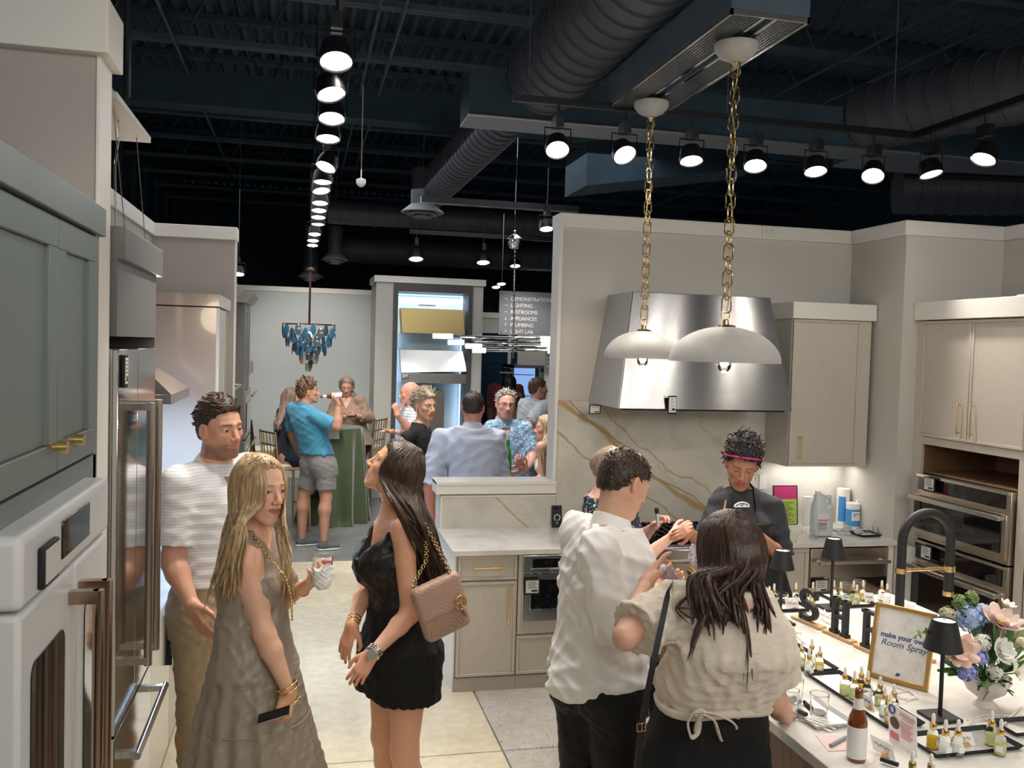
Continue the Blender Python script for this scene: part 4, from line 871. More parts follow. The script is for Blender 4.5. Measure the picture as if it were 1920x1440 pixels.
def f_ell(c, r, R=None):
    c = np.asarray(c, float); r = np.asarray(r, float); R = np.eye(3) if R is None else R
    def f(x, y, z):
        p = [x-c[0], y-c[1], z-c[2]]; q = [(p[0]*R[i][0]+p[1]*R[i][1]+p[2]*R[i][2]) for i in range(3)]
        k0 = np.sqrt(sum((q[i]/r[i])**2 for i in range(3))); k1 = np.sqrt(sum((q[i]/r[i]**2)**2 for i in range(3)))
        return k0*(k0-1)/(k1+1e-6)
    m = max(r); return f, c-m, c+m
def f_loft(sec, inf=0.0, p=2.3, z0=None, z1=None):
    """sections: (z, cx, cy, angle, half width, half depth)"""
    S = np.array(sorted(sec)); zs = S[:,0]; m = max(S[:,4].max(), S[:,5].max())+inf; z0 = zs[0] if z0 is None else z0; z1 = zs[-1] if z1 is None else z1
    zz = np.linspace(zs[0], zs[-1], 90); K = [np.interp(zz, zs, S[:,i]) for i in range(1,6)]
    K = [np.convolve(np.pad(q, 5, mode='edge'), np.ones(11)/11, 'valid') for q in K]
    def f(x, y, z):
        cx, cy, an, a, b = [np.interp(z, zz, q) for q in K]; a = a+inf; b = b+inf; co, si = np.cos(an), np.sin(an)
        u = (x-cx)*co-(y-cy)*si; v = (x-cx)*si+(y-cy)*co
        q = (np.abs(u/a)**p+np.abs(v/b)**p)**(1/p); d = (q-1)*np.minimum(a, b)
        return np.maximum(d, np.maximum(z0-z, z-z1))
    return f, (S[:,1].min()-m, S[:,2].min()-m, z0), (S[:,1].max()+m, S[:,2].max()+m, z1)
def mesh_obj(name, parts, m, parent, colors=None, smooth=True, label=None):
    """joins several (verts, faces) shells into one mesh object; colors: list of (n,3) arrays"""
    vs, fs, n = [], [], 0
    for V, F in parts: vs.append(V); fs.append(F+n); n += len(V)
    V = np.concatenate(vs); F = np.concatenate(fs); off = WLOC[parent.name] if parent else Vector((0,0,0)); V = V-np.array(off)
    me = bpy.data.meshes.new(name); me.vertices.add(len(V)); me.vertices.foreach_set('co', V.astype(np.float32).ravel())
    k = F.shape[1]; me.loops.add(F.size); me.loops.foreach_set('vertex_index', F.astype(np.int32).ravel()); me.polygons.add(len(F))
    me.polygons.foreach_set('loop_start', np.arange(0, F.size, k, dtype=np.int32)); me.polygons.foreach_set('loop_total', np.full(len(F), k, np.int32))
    me.update(calc_edges=True)
    if smooth: me.polygons.foreach_set('use_smooth', np.ones(len(F), bool))
    if colors is not None:
        at = me.color_attributes.new('Col', 'FLOAT_COLOR', 'POINT'); c = np.ones((len(V),4), np.float32); c[:,:3] = np.concatenate(colors); at.data.foreach_set('color', c.ravel())
    me.materials.append(MATS[m] if isinstance(m, str) else m); o = bpy.data.objects.new(name, me); COL.objects.link(o); o.parent = parent
    WLOC[o.name] = off
    if label: o['label'] = label
    return o
def skin_mat():
    m = mat('skin', (.6,.4,.3), .42, vcol='Col', noise=.05, nscale=40, bump=.12, bscale=420, sss=.12); return m
skin_mat()
def fabric(name, col, rough=.8, bump=.25, bscale=260, noise=.05, sheen=.2, **k): return mat(name, col, rough, noise=noise, nscale=9, bump=bump, bscale=bscale, sheen=sheen, **k)
def hair_mat(name, c1, c2, rough=.38):
    if name in MATS: return name
    m = mat(name, c1, rough); nt, b, mp = nodes_for(m); mp.inputs['Scale'].default_value = (1,1,.12)
    a = ramp(nt, texnoise(nt, mp.outputs[0], 95, 3, .4), [(.35, c1), (.65, c2)]); nt.links.new(a, b.inputs['Base Color'])
    n = texnoise(nt, mp.outputs[0], 260, 2); bp = nt.nodes.new('ShaderNodeBump'); bp.inputs['Strength'].default_value = .5; bp.inputs['Distance'].default_value = .003
    nt.links.new(n, bp.inputs['Height']); nt.links.new(bp.outputs[0], b.inputs['Normal']); b.inputs['Specular IOR Level'].default_value = .5; return name
SEX = {'m': dict(tor=[(.455,.092,.066),(.50,.098,.068),(.545,.094,.067),(.61,.087,.062),(.67,.091,.065),(.73,.100,.070),(.775,.100,.063),(.805,.086,.048),(.83,.050,.036)],
            sh=.097, shr=.033, arm=(.030,.0245,.025,.0158), neck=.034, leg=(.053,.034,.034,.022)),
       'f': dict(tor=[(.455,.094,.066),(.50,.101,.070),(.545,.092,.064),(.62,.073,.053),(.67,.076,.055),(.73,.084,.060),(.775,.082,.052),(.805,.070,.038),(.83,.036,.030)],
            sh=.089, shr=.026, arm=(.0255,.020,.0205,.0132), neck=.027, leg=(.054,.032,.031,.019))}
def rotm(yaw, pitch=0, roll=0):
    """columns right, forward, up; yaw 0 looks away from the camera (+Y), 90 looks right (+X), 180 looks at the camera; pitch up positive"""
    y, p, r = [math.radians(a) for a in (yaw, pitch, roll)]
    F = V3(math.sin(y)*math.cos(p), math.cos(y)*math.cos(p), math.sin(p)); Rr = V3(math.cos(y), -math.sin(y), 0); U = np.cross(Rr, F)
    R2 = Rr*math.cos(r)+U*math.sin(r); U2 = U*math.cos(r)-Rr*math.sin(r); return np.array([R2, F, U2])   # rows
def f_skirt(sec, n=18, amp=.05, inf=0.0, ph=0.0):
    S = np.array(sorted(sec)); zs = S[:,0]; m = max(S[:,4].max(), S[:,5].max())*(1+amp)+inf; z0, z1 = zs[0], zs[-1]
    def f(x, y, z):
        cx, cy, an, a, b = [np.interp(z, zs, S[:,i]) for i in range(1,6)]; co, si = np.cos(an), np.sin(an)
        u = (x-cx)*co-(y-cy)*si; v = (x-cx)*si+(y-cy)*co; th = np.arctan2(v/b, u/a); w = np.clip((z1-z)/(z1-z0), 0, 1)**1.2
        md = 1+amp*w*(np.cos(n*th+ph+1.3*np.sin(2*th))+.4*np.cos((n*.5+1)*th)); q = np.sqrt((u/(a*md))**2+(v/(b*md))**2)
        return np.maximum((q-1)*np.minimum(a, b)*.8, np.maximum(z0-z, z-z1))
    return f, (S[:,1].min()-m, S[:,2].min()-m, z0), (S[:,1].max()+m, S[:,2].max()+m, z1)
class Person:
    def __init__(s, label, sex, top, Y, face, head=None, hip=None, bulk=1.0, H=None, skin=(.60,.36,.26), res=.010, hres=.0035, group=None, name='person', shz=None, crouch=0, headk=1.0, base_z=0.0, waistk=1.0, hipY=None, depthk=1.0):
        s.sex = sex; s.P = SEX[sex]; T = PY(top[0], top[1], Y); s.T = T; s.H = H or (T[2]-base_z); Hh = s.H; s.skin = np.array(skin); s.res = res; s.hres = hres; s.bz = base_z; shz = .017*Hh if shz is None else shz
        s.face = face; s.F = V3(math.sin(math.radians(face)), math.cos(math.radians(face)), 0); s.R = V3(math.cos(math.radians(face)), -math.sin(math.radians(face)), 0)
        head = head or (face, 0, 0); s.HR = rotm(*head); s.hs = .140*Hh/.235*headk*(1.0 if sex == 'm' else .985)
        s.HC = T-s.HR[2]*.116*s.hs
        zt = lambda f: base_z+f*Hh
        s.zt = zt; nb = s.HC-s.HR[2]*.06*s.hs-s.HR[1]*.03*s.hs
        s.S = V3(nb[0]-s.F[0]*.015, nb[1]-s.F[1]*.015, zt(.81)+shz)
        hx = PY(hip, 1200, hipY or Y)[0] if hip is not None else s.S[0]
        s.hipc = V3(hx, hipY or Y, zt(.50)); 
        if hip is None: s.hipc = V3(s.S[0]-s.F[0]*.0, s.S[1], zt(.50))
        an = math.radians(face); s.sec = []
        for (f, a, b) in s.P['tor']:
            t = np.clip((f-.50)/.31, -.2, 1.05); c = s.hipc+(s.S-s.hipc)*t; wk = waistk if .53 < f < .72 else 1
            s.sec.append((zt(f)+(shz*max(0,t)), c[0], c[1], an, a*Hh*bulk*wk, b*Hh*bulk*wk*depthk))
        s.bulk = bulk; s.root = thing(name, label, 'person', (s.hipc[0], s.hipc[1], 0), group)
        k = Hh*(.5+.5*bulk)
        s.sh = {q: s.S+s.R*sgn*(s.P['sh']*k-.004)+V3(0,0,-.004*Hh) for q, sgn in (('L',-1),('R',1))}
        s.arm = {}; s.hand = {}; s.leg = {}
        for q, sgn in (('L',-1),('R',1)):
            e = s.sh[q]+s.R*sgn*.03+V3(0,0,-.172*Hh)-s.F*.02; w = e+V3(0,0,-.145*Hh)+s.F*.05; s.arm[q] = [e, w]; s.hand[q] = None
            h = s.hipc+s.R*sgn*.052*Hh+V3(0,0,-.005*Hh); s.leg[q] = [h, h+V3(0,0,-.235*Hh)+s.F*.01, V3(h[0],h[1],base_z+.045*Hh)-s.F*.02]
        s.r = [x*Hh*(.6+.4*bulk) for x in s.P['arm']]; s.lr = [x*Hh*(.7+.3*bulk) for x in s.P['leg']]
        s.extra = []; s.eyes = hres <= .0041; s.brow = (.10,.06,.04); s.lip = None; s.beard = None; s.hand_res = min(.0042, hres*1.05); s.smile = 0; s.no_head = False; s.lid = 1.0
    def j(s, x, y, Y): return PY(x, y, Y)
    def setarm(s, q, el, wr, sh=None):
        s.arm[q] = [np.asarray(el, float), np.asarray(wr, float)]
        if sh is not None: s.sh[q] = np.asarray(sh, float)
    def arm_ops(s, q):
        a, b, c = s.sh[q], *s.arm[q]; r0, r1, r2, r3 = s.r; m = b+(c-b)*.28
        return [(f_ell(a+V3(0,0,-.01), (s.P['shr']*s.H*1.0,)*3), .03), (f_cone(a, b, r0, r1), .035), (f_cone(b, m, r1*1.0, r2*1.06), .03), (f_cone(m, c, r2*1.06, r3), .02)]
    def leg_ops(s, q):
        h, k, an = s.leg[q]; r0, r1, r2, r3 = s.lr; m = k+(an-k)*.3
        back = -s.F*.012; return [(f_cone(h, k, r0, r1), .05), (f_cone(k, m+back, r1, r2*1.08), .03), (f_cone(m+back, an, r2*1.06, r3), .03)]
    def torso_ops(s):
        o = [(f_loft(s.sec), .0)]; H = s.H*s.bulk; up = s.S
        if s.sex == 'f':
            zz = s.zt(.722); c = s.hipc+(s.S-s.hipc)*.72
            for g in (-1,1): o.append((f_ell(V3(c[0],c[1],zz)+s.R*g*.041*H+s.F*.050*H, (.030*H,.030*H,.032*H)), .03))
        for g in (-1,1): o.append((f_ell(s.hipc+s.R*g*.045*H-s.F*.035*H+V3(0,0,.0), (.046*H,.042*H,.05*H)), .05))
        for q in 'LR': o.append((f_cone(s.S+V3(0,0,.004*s.H), s.sh[q]+V3(0,0,.0), .027*s.H, .026*s.H if s.sex == 'm' else .021*s.H), .04))
        return o
    def hand_ops(s, q, f, n, curl=.35, thumb=.3, spread=.0, curls=None, sc=1.0):
        W = s.arm[q][1]; f = unit(f); n = unit(np.asarray(n)-f*np.dot(n, f)); sd = np.cross(f, n)*(1 if q == 'R' else -1); k = s.H/1.78*sc*(1.0 if s.sex == 'm' else .93)
        o = []; P = lambda a, b, c: W+(f*a+sd*b+n*c)*k
        kn = [(.028,.090,.074),(.0095,.094,.082),(-.0095,.090,.075),(-.027,.082,.058)]
        for b, a, L in kn: o.append((f_cone(P(.008,b*.55,0), P(a,b,0), .0145*k, .0105*k), .014))
        o.append((f_cone(P(.03,-.012,.006), P(.065,-.014,.006), .014*k, .012*k), .012))
        for i, (b, a, L) in enumerate(kn):
            c = (curls[i] if curls else curl); p = P(a,b,0); ang = 0; d = f
            for j, fr in enumerate((.45,.30,.25)):
                ang += c*(1.35 if j else 1.0)*1.05; dd = f*math.cos(ang)+n*math.sin(ang)+sd*spread*(1.5-i)*.12; qn = p+unit(dd)*L*fr*k
                rr = (.0092,.0082,.0074,.0064)[j]*k*(.88 if i == 3 else 1); r2 = (.0082,.0074,.0062)[j]*k*(.88 if i == 3 else 1); o.append((f_cone(p, qn, rr, r2), .003)); p = qn
        t0 = P(.015,.022,.006); t1 = P(.045,.042+.010*(1-thumb),.010+.018*thumb); t2 = P(.075,.050+.018*(1-thumb),.014+.036*thumb); t3 = P(.098,.048+.024*(1-thumb)-.012*thumb,.016+.045*thumb)
        o += [(f_cone(t0, t1, .016*k, .0125*k), .012), (f_cone(t1, t2, .0118*k, .0098*k), .004), (f_cone(t2, t3, .0095*k, .0072*k), .003)]
        s.hand[q] = (o, W, k, f, n, sd); s.tip = P
        return P
    def eval(s, ops, res, lo=None, hi=None, **kw):
        L = np.min([o[0][1] for o in ops], axis=0)-.03; U = np.max([o[0][2] for o in ops], axis=0)+.03
        if lo is not None: L = np.maximum(L, lo)
        if hi is not None: U = np.minimum(U, hi)
        F = Field(L, U, res)
        for o in ops: F.op(o[0][0], o[0][1], o[0][2], o[2] if len(o) > 2 else 'u', o[1])
        return F
    def hp(s, x, y, z): return s.HC+(s.HR[0]*x+s.HR[1]*y+s.HR[2]*z)*s.hs
    def head_ops(s):
        k = s.hs; E = lambda c, r: f_ell(s.hp(*c), np.array(r)*k, s.HR); C = lambda a, b, ra, rb: f_cone(s.hp(*a), s.hp(*b), ra*k, rb*k)
        fm = s.sex == 'm'; j = 1.0 if fm else .90
        o = [(E((0,-.012,.030),(.074,.095,.088)), 0), (E((0,.020,-.030),(.060*(.96 if not fm else 1),.066,.082)), .03)]
        for g in (-1,1):
            o += [(C((g*.052*j,-.004,-.045),(g*.020*j,.062,-.097),.017,.015), .03), (E((g*.038,.050,-.016),(.023,.022,.020)), .02), (C((0,.079,.026),(g*.044,.064,.024),.0085 if fm else .006,.008), .014)]
        o += [(E((0,.066,-.098),(.019*j,.017,.016)), .02), (E((0,.070,-.060),(.028,.022,.026)), .02)]
        ex, ey, ez = .0315, .0675, .005
        for g in (-1,1):
            o.append((E((g*ex,.100,ez),(.019,.020,.014)), .016, 's'))
        for g in (-1,1):
            o.append((E((g*ex,ey,ez),(.0148,.0138,.0138)), .004)); o.append((E((g*(ex+.0005),ey+.013,ez-.0006),(.0136,.012,.0046*s.lid)), .0015, 's'))
        o += [(C((0,.080,.016),(0,.1035,-.024),.0068,.0098), .012), (E((0,.104,-.028),(.0105,.0095,.009)), .008)]
        for g in (-1,1): o += [(E((g*.0125,.0945,-.031),(.0075,.0095,.0075)), .006), (E((g*.0072,.100,-.0385),(.0034,.0045,.0032)), .002, 's')]
        sm = s.smile*.006
        for g in (-1,1):
            w = .023+s.smile*.004
            o += [(C((0,.0905,-.0545),(g*w,.0790,-.0585+sm),.0048,.0025), .005), (C((0,.0895,-.0665),(g*w*.85,.0800,-.0625+sm),.0060,.0028), .005)]
        for g in (-1,1): o.append((C((0,.0965,-.0602),(g*.024,.0845,-.0596+sm),.0016,.0012), .0015, 's'))
        for g in (-1,1): o += [(f_ell(s.hp(g*.077,-.010,-.004), np.array((.0085,.019,.031))*k, np.array([s.HR[0]*.93-s.HR[1]*.36*g*-1, s.HR[1]*.93+s.HR[0]*.36*g*-1, s.HR[2]])), .008), (E((g*.086,-.004,-.001),(.006,.010,.018)), .004, 's')]
        nb = s.S+V3(0,0,-.02*s.H)
        o += [(f_cone(s.hp(0,-.022,-.045), nb, s.P['neck']*s.H*(.7+.3*s.bulk), s.P['neck']*s.H*1.12*(.7+.3*s.bulk)), .028)]
        return o
    def head_col(s, V):
        q = (V-s.HC)@s.HR.T/s.hs; x, y, z = np.abs(q[:,0]), q[:,1], q[:,2]; c = np.tile(s.skin, (len(V),1)); fr = y > .045
        def blend(mask, col): 
            nonlocal c; mask = np.clip(mask, 0, 1)[:,None]; c = c*(1-mask)+np.array(col)*mask
        blend(.38*np.exp(-(((x-.040)/.018)**2+((z+.028)/.018)**2))*fr, s.skin*np.array([1.0,.62,.60])); blend(.35*np.exp(-(((x)/.014)**2+((z+.028)/.014)**2))*fr, s.skin*np.array([1.0,.66,.62]))
        blend(.30*np.exp(-(((x-.08)/.02)**2))*(y<.03)*(y>-.05), s.skin*np.array([1,.65,.6]))
        sm = s.smile*.006; lip = s.lip if s.lip is not None else s.skin*np.array([.92,.55,.55])
        zc = -.0603+sm*(x/.024)**2; w = .025+s.smile*.004
        blend(.9*((np.abs(z-zc) < .0098*np.sqrt(np.clip(1-(x/w)**2,0,1))+.0008) & (x < w) & (y > .066)).astype(float), lip); blend(.75*((np.abs(z-zc) < .0016) & (x < w) & (y > .06)), s.skin*.25)
        bz = .0275-.12*(np.abs(x-.030))**1.0*.35; bw = .0052 if s.sex == 'm' else .0036
        blend(.85*np.exp(-((z-bz)/bw)**2)*(x > .012)*(x < .050)*(y > .04), s.brow)
        for g in (1,): blend(.55*np.exp(-((((x-.0315)/.0165)**2+((z-.006)/.0085)**2)**2))*(y > .055)*(0 if s.sex == 'm' else 1), s.skin*.35)
        blend(.25*np.exp(-((((x-.0315)/.018)**2+((z-.004)/.012)**2)))*(y > .055), s.skin*.6)
        if s.beard is not None:
            col, st = s.beard; jaw = 1/(1+np.exp((z+.045+.35*(x-.03)*(x>.03))/.006)); jaw = np.maximum(jaw, (1/(1+np.exp((z+.048)/.004)))*(x<.03)); mo = ((np.abs(z+.047) < .006) & (x < .028)); m = np.clip(jaw+mo, 0, 1)*(y > -.02)*(z > -.125)*((np.abs(z-zc) > .009) | (x > .026)); blend(st*m, col)
        return c
    def build(s, top_z=None, parts=('torso','arms','legs')):
        sh = []; cols = []
        ops = s.torso_ops(); 
        for q in 'LR': ops += s.arm_ops(q)
        if 'legs' in parts:
            for q in 'LR': ops += s.leg_ops(q)
        ops.append((f_cone(s.S+V3(0,0,-.02), s.hp(0,-.022,-.075), s.P['neck']*s.H*1.05*(.7+.3*s.bulk), s.P['neck']*s.H*.93*(.7+.3*s.bulk)), .035)); ops += s.extra
        F = s.eval(ops, s.res); V, Fc = F.mesh(); sh.append((V,Fc)); cols.append(np.tile(s.skin, (len(V),1)))
        if not s.no_head:
            F = s.eval(s.head_ops(), s.hres, lo=s.HC-V3(.2,.2,.19)*s.hs-V3(0,0,.0)); V, Fc = F.mesh(); sh.append((V,Fc)); cols.append(s.head_col(V))
        for q in 'LR':
            if s.hand[q]:
                o, W, k, f, n, sd = s.hand[q]; fa = s.arm[q][0]; a = W+(fa-W)*.2
                o2 = o+[(f_cone(a, W, s.r[3]+(s.r[2]-s.r[3])*.2, s.r[3]*.98), .018), (f_cone(W, W+f*.02*k, s.r[3]*.9, .016*k), .018)]
                F = s.eval(o2, s.hand_res); V, Fc = F.mesh(); sh.append((V,Fc)); cols.append(np.tile(s.skin*np.array([1,.93,.92]), (len(V),1)))
        s.body = mesh_obj('body', sh, 'skin', s.root, cols)
        if s.eyes and not s.no_head:
            for g in (-1,1):
                c = s.hp(g*.0315,.0675,.005); r = .0126*s.hs; b = B(); b.ball((0,0,0), r, 20, 14); Vv = np.array(b.v); 
                look = s.HR[1]; dz = Vv@look/r; col = np.where(dz[:,None] > .93, [.01,.01,.01], np.where(dz[:,None] > .80, [.10,.07,.04] if s.skin[0] > .3 else [.04,.02,.01], [.72,.68,.66]))
                mesh_obj('eye', [(Vv+c, np.array([f if len(f) == 4 else (*f, f[-1]) for f in b.f if len(f) == 4]))], MATS.get('eye') or mat('eye', (1,1,1), .08, vcol='Col', coat=.5), s.root, [col])
        return s.body
    # -------- clothing
    def garment(s, name, ops, m, res=None, wr=.0, wl=.09, cuts=(), seed=1, stretch=(1,1,1), label=None):
        F = s.eval(ops, res or s.res*.9)
        if wr: F.disp(wr, wl, seed, stretch)
        for c in cuts: F.cut(c, .006)
        V, Fc = F.mesh(); return mesh_obj(name, [(V,Fc)], m, s.root, label=label)
    def top_ops(s, inf=.014, hem=None, neck=.0, sleeve=1.0, slr=.012, fore=0.0, loose=0.0):
        hem = s.zt(.53) if hem is None else hem; sec = []
        for q in s.sec:
            f = (q[0]-s.zt(.5))/s.H; l = loose*np.clip((.27-f)/.25, 0, 1); sec.append((q[0],q[1],q[2],q[3],q[4]+l,q[5]+l))
        if hem < sec[0][0]: b0 = sec[0]; sec.insert(0, (hem-.01,)+tuple(b0[1:]))
        o = [(f_loft(sec, inf, z0=hem), 0)]; H = s.H*s.bulk
        if s.sex == 'f':
            zz = s.zt(.722); c = s.hipc+(s.S-s.hipc)*.72
            for g in (-1,1): o.append((f_ell(V3(c[0],c[1],zz)+s.R*g*.041*H+s.F*.050*H, np.array((.030*H,.030*H,.032*H))+inf), .04))
        o.append((f_ell(s.hipc-s.F*.03*H+V3(0,0,.0), (.085*H,.048*H,.05*H)), .06)) if hem < s.zt(.50) else None
        o = [x for x in o if x]
        if sleeve >= 0:
            for q in 'LR': o.append((f_cone(s.S+V3(0,0,.0*s.H+neck), s.sh[q]+V3(0,0,.002), .027*s.H+inf*.5, (.026 if s.sex == 'm' else .021)*s.H+inf*.5), .035))
        if sleeve > 0:
            for q in 'LR':
                a, b = s.sh[q], s.arm[q][0]; e = a+(b-a)*min(sleeve,1.0); r0 = s.P['shr']*s.H*1.04+inf*.7; r1 = s.r[0]+(s.r[1]-s.r[0])*sleeve+slr
                if sleeve >= 1 and fore > 0:
                    o.append((f_cone(a, b, r0, s.r[1]+slr*1.0), .035)); c = s.arm[q][1]; o.append((f_flat(b, b+(c-b)*fore, s.r[1]+slr, s.r[2]+(s.r[3]-s.r[2])*fore+slr), .03))
                else: o.append((f_flat(a, e, r0, max(r1, s.r[0]+slr*.7)), .035))
        return o
    def neck_cut(s, r=.06, dz=.0, vee=0.0, vw=.05):
        """opening around the neck; vee: depth of a front V"""
        c = s.S+V3(0,0,dz); F = s.F
        def f(x, y, z):
            d = np.sqrt((x-c[0]-F[0]*.012)**2+(y-c[1]-F[1]*.012)**2)-r-np.clip(z-c[2]-.02,0,.1)*.5; d = np.maximum(-(d), -(z-(c[2]-.02)))  # outside => negative
            d1 = -np.maximum(np.sqrt((x-c[0]-F[0]*.012)**2+(y-c[1]-F[1]*.012)**2)-r, (c[2]-.015)-z)
            if vee:
                u = (x-c[0])*s.R[0]+(y-c[1])*s.R[1]; v = (x-c[0])*F[0]+(y-c[1])*F[1]
                w = vw*np.clip((z-(c[2]-vee))/vee, 0, 1.4); dv = np.maximum(np.abs(u)-w, -v+.0); dv = np.maximum(dv, (c[2]-vee)-z); d1 = np.maximum(d1, -dv)
            return d1
        return f
    def collar(s, m, r=.062, h=.035, lay=.016, gap=.5, name='collar'):
        b = B(); n = 26; F = s.F; c = s.S+s.F*.012+V3(0,0,.046); vs = []; fs = []
        for i in range(n+1):
            a = math.pi*(1+ (gap*.5)*.3)*(2*i/n-1)*(1-.05*gap); dirv = -F*math.cos(a)+s.R*math.sin(a); fr = (1-math.cos(a))/2
            rr = s.P['neck']*s.H*(.7+.3*s.bulk)+.010+(r-.062)*.5; zf = -fr*.028*s.H/1.78
            base = c+dirv*(rr*(1+.1*fr))+V3(0,0,zf); 
            top = c+dirv*(rr*.90)+V3(0,0,h*(1-.4*fr)+zf); out = c+dirv*(rr*1.02+lay)+V3(0,0,-.012-.018*fr+zf)
            vs += [base, top, top+dirv*.006, out, out-dirv*.004]
        for i in range(n):
            for k in range(4): fs.append((i*5+k,(i+1)*5+k,(i+1)*5+k+1,i*5+k+1))
        b.add(vs, fs); o = b.obj(name, m, s.root, smooth=60); md = o.modifiers.new('th', 'SOLIDIFY'); md.thickness = .003; return o
    def pants_ops(s, inf=.010, hi=None, cuff=.04, flare=.0, short=False):
        hi = hi or s.zt(.585); o = [(f_loft(s.sec, inf, z0=s.zt(.45), z1=hi), 0)]; H = s.H*s.bulk
        for g in (-1,1): o.append((f_ell(s.hipc+s.R*g*.045*H-s.F*.035*H, np.array((.046*H,.042*H,.05*H))+inf*.8), .05))
        for q in 'LR':
            h, k, an = s.leg[q]; r0, r1, r2, r3 = s.lr
            if short: e = h+(k-h)*cuff; o.append((f_flat(h, e, r0+inf*1.2, r0+(r1-r0)*cuff+inf+flare), .05))
            else:
                o.append((f_cone(h, k, r0+inf*1.2, r1+inf+flare*.5), .05)); e = k+(an-k)*(1-cuff); o.append((f_flat(k, e, r1+inf+flare*.5, r3+inf*1.6+flare), .03))
        return o
    def belt(s, m, z=None, h=.032, inf=.016, buckle='steel'):
        z = z or s.zt(.583); F = s.eval([(f_loft(s.sec, inf, z0=z-h/2, z1=z+h/2), 0)], .006); V, Fc = F.mesh(); o = mesh_obj('belt', [(V,Fc)], m, s.root); return o
    def shoes(s, m, sole='white_plastic', L=.155, w=.052, ang=(0,0), heel=0.0):
        for i, q in enumerate('LR'):
            an = s.leg[q][2]; a = math.radians(s.face+ang[i]); f = V3(math.sin(a), math.cos(a), 0); z = s.bz; k = s.H/1.78
            c0 = V3(an[0],an[1],z+.045*k)-f*.025*k; c1 = V3(an[0],an[1],z+.030*k)+f*.135*k
            F = s.eval([(f_cone(c0, c1, .040*k, .036*k), 0), (f_cone(V3(an[0],an[1],z+.05*k), V3(an[0],an[1],z+.085*k), .038*k, .034*k), .03)], .007); F.cut(lambda x, y, zz, z=z: (z+.016)-zz+0*x+0*y); V, Fc = F.mesh(); sh = mesh_obj('shoe', [(V,Fc)], m, s.root)
            F = s.eval([(f_cone(c0+V3(0,0,-.02*k), c1+V3(0,0,-.008*k), .044*k, .041*k), 0)], .007); F.cut(lambda x, y, zz, z=z: np.maximum(zz-(z+.022), (z+.001)-zz)+0*x+0*y); V, Fc = F.mesh(); WLOC[sh.name] = WLOC[s.root.name]; mesh_obj('sole', [(V,Fc)], sole, sh)
    # -------- hair
    def short_hair(s, m, line=None, thick=1.0, noise=.003, wl=.018, seed=3, name='hair', fringe=False, topz=.0):
        line = line or ([-.12,-.09,-.05,-.015,.01,.045,.07,.1],[-.062,-.060,-.045,-.005,.012,.050,.070,.082]); k = s.hs
        ops = [(f_ell(s.hp(0,-.014,.034+topz*.5), np.array((.081,.103,.092+topz))*k*(1+.035*(thick-1)), s.HR), 0), (f_ell(s.hp(0,-.060,-.02), np.array((.060,.046,.060))*k*(1+.03*(thick-1)), s.HR), .03)]
        F = s.eval(ops, max(s.hres, .0035)); F.disp(noise, wl, seed)
        HC, HR = s.HC, s.HR
        def cut(x, y, z):
            px, py, pz = x-HC[0], y-HC[1], z-HC[2]; Y2 = (px*HR[1][0]+py*HR[1][1]+pz*HR[1][2])/k; Z2 = (px*HR[2][0]+py*HR[2][1]+pz*HR[2][2])/k; X2 = np.abs(px*HR[0][0]+py*HR[0][1]+pz*HR[0][2])/k
            h = np.interp(Y2, line[0], line[1])+.004*np.sin(X2*210+2*np.sin(Y2*90))+.003*np.sin(Y2*260+X2*120); d = (h-Z2)*.8*k
            ear = np.sqrt((Y2+.008)**2+(Z2+.004)**2)-.026; d = np.maximum(d, -np.maximum(ear, .060-X2)*k)
            if fringe: d = np.maximum(d, (Z2-(.052-.02*(Y2 > -.04)))*.8*k)
            return d
        F.cut(cut, .014*k); V, Fc = F.mesh(); return mesh_obj(name, [(V,Fc)], m, s.root)
    def tufts(s, m, n=420, L=.030, r=.0034, comb=(0,-1,-.2), lift=.35, line=None, curl=0.0, seed=5, topz=.0, name='hair_tufts', rad=1.0):
        line = line or ([-.12,-.09,-.05,-.015,.01,.045,.07,.1],[-.062,-.060,-.045,-.005,.012,.050,.070,.082]); g = np.random.default_rng(seed); b = B(); k = s.hs; c = 0
        comb = np.array(comb, float)
        while c < n:
            d = unit(g.normal(size=3)); p = V3(0,-.014,.034+topz*.5)+d*np.array((.080,.102,.091+topz))*rad; h = np.interp(p[1], line[0], line[1])
            if p[2] < h+.004 or (abs(p[1]+.008) < .024 and abs(p[2]+.004) < .024): continue
            c += 1; nrm = unit(d/np.array((.080,.102,.091))); t = comb-nrm*np.dot(comb, nrm); t = unit(t+g.normal(size=3)*(.18+curl)); pts = []
            l = L*(.7+.6*g.random()); q = p-nrm*.006
            for i in range(4):
                u = i/3; pts.append(s.hp(*(q+t*l*u+nrm*(lift*l*u+.004*u)*(1-.3*u)+g.normal(size=3)*curl*.012*u)))
            b.tube(pts, [r*1.1*k,r*1.2*k,r*k,r*.3*k], 5)
        return b.obj(name, m, s.root, smooth=180)
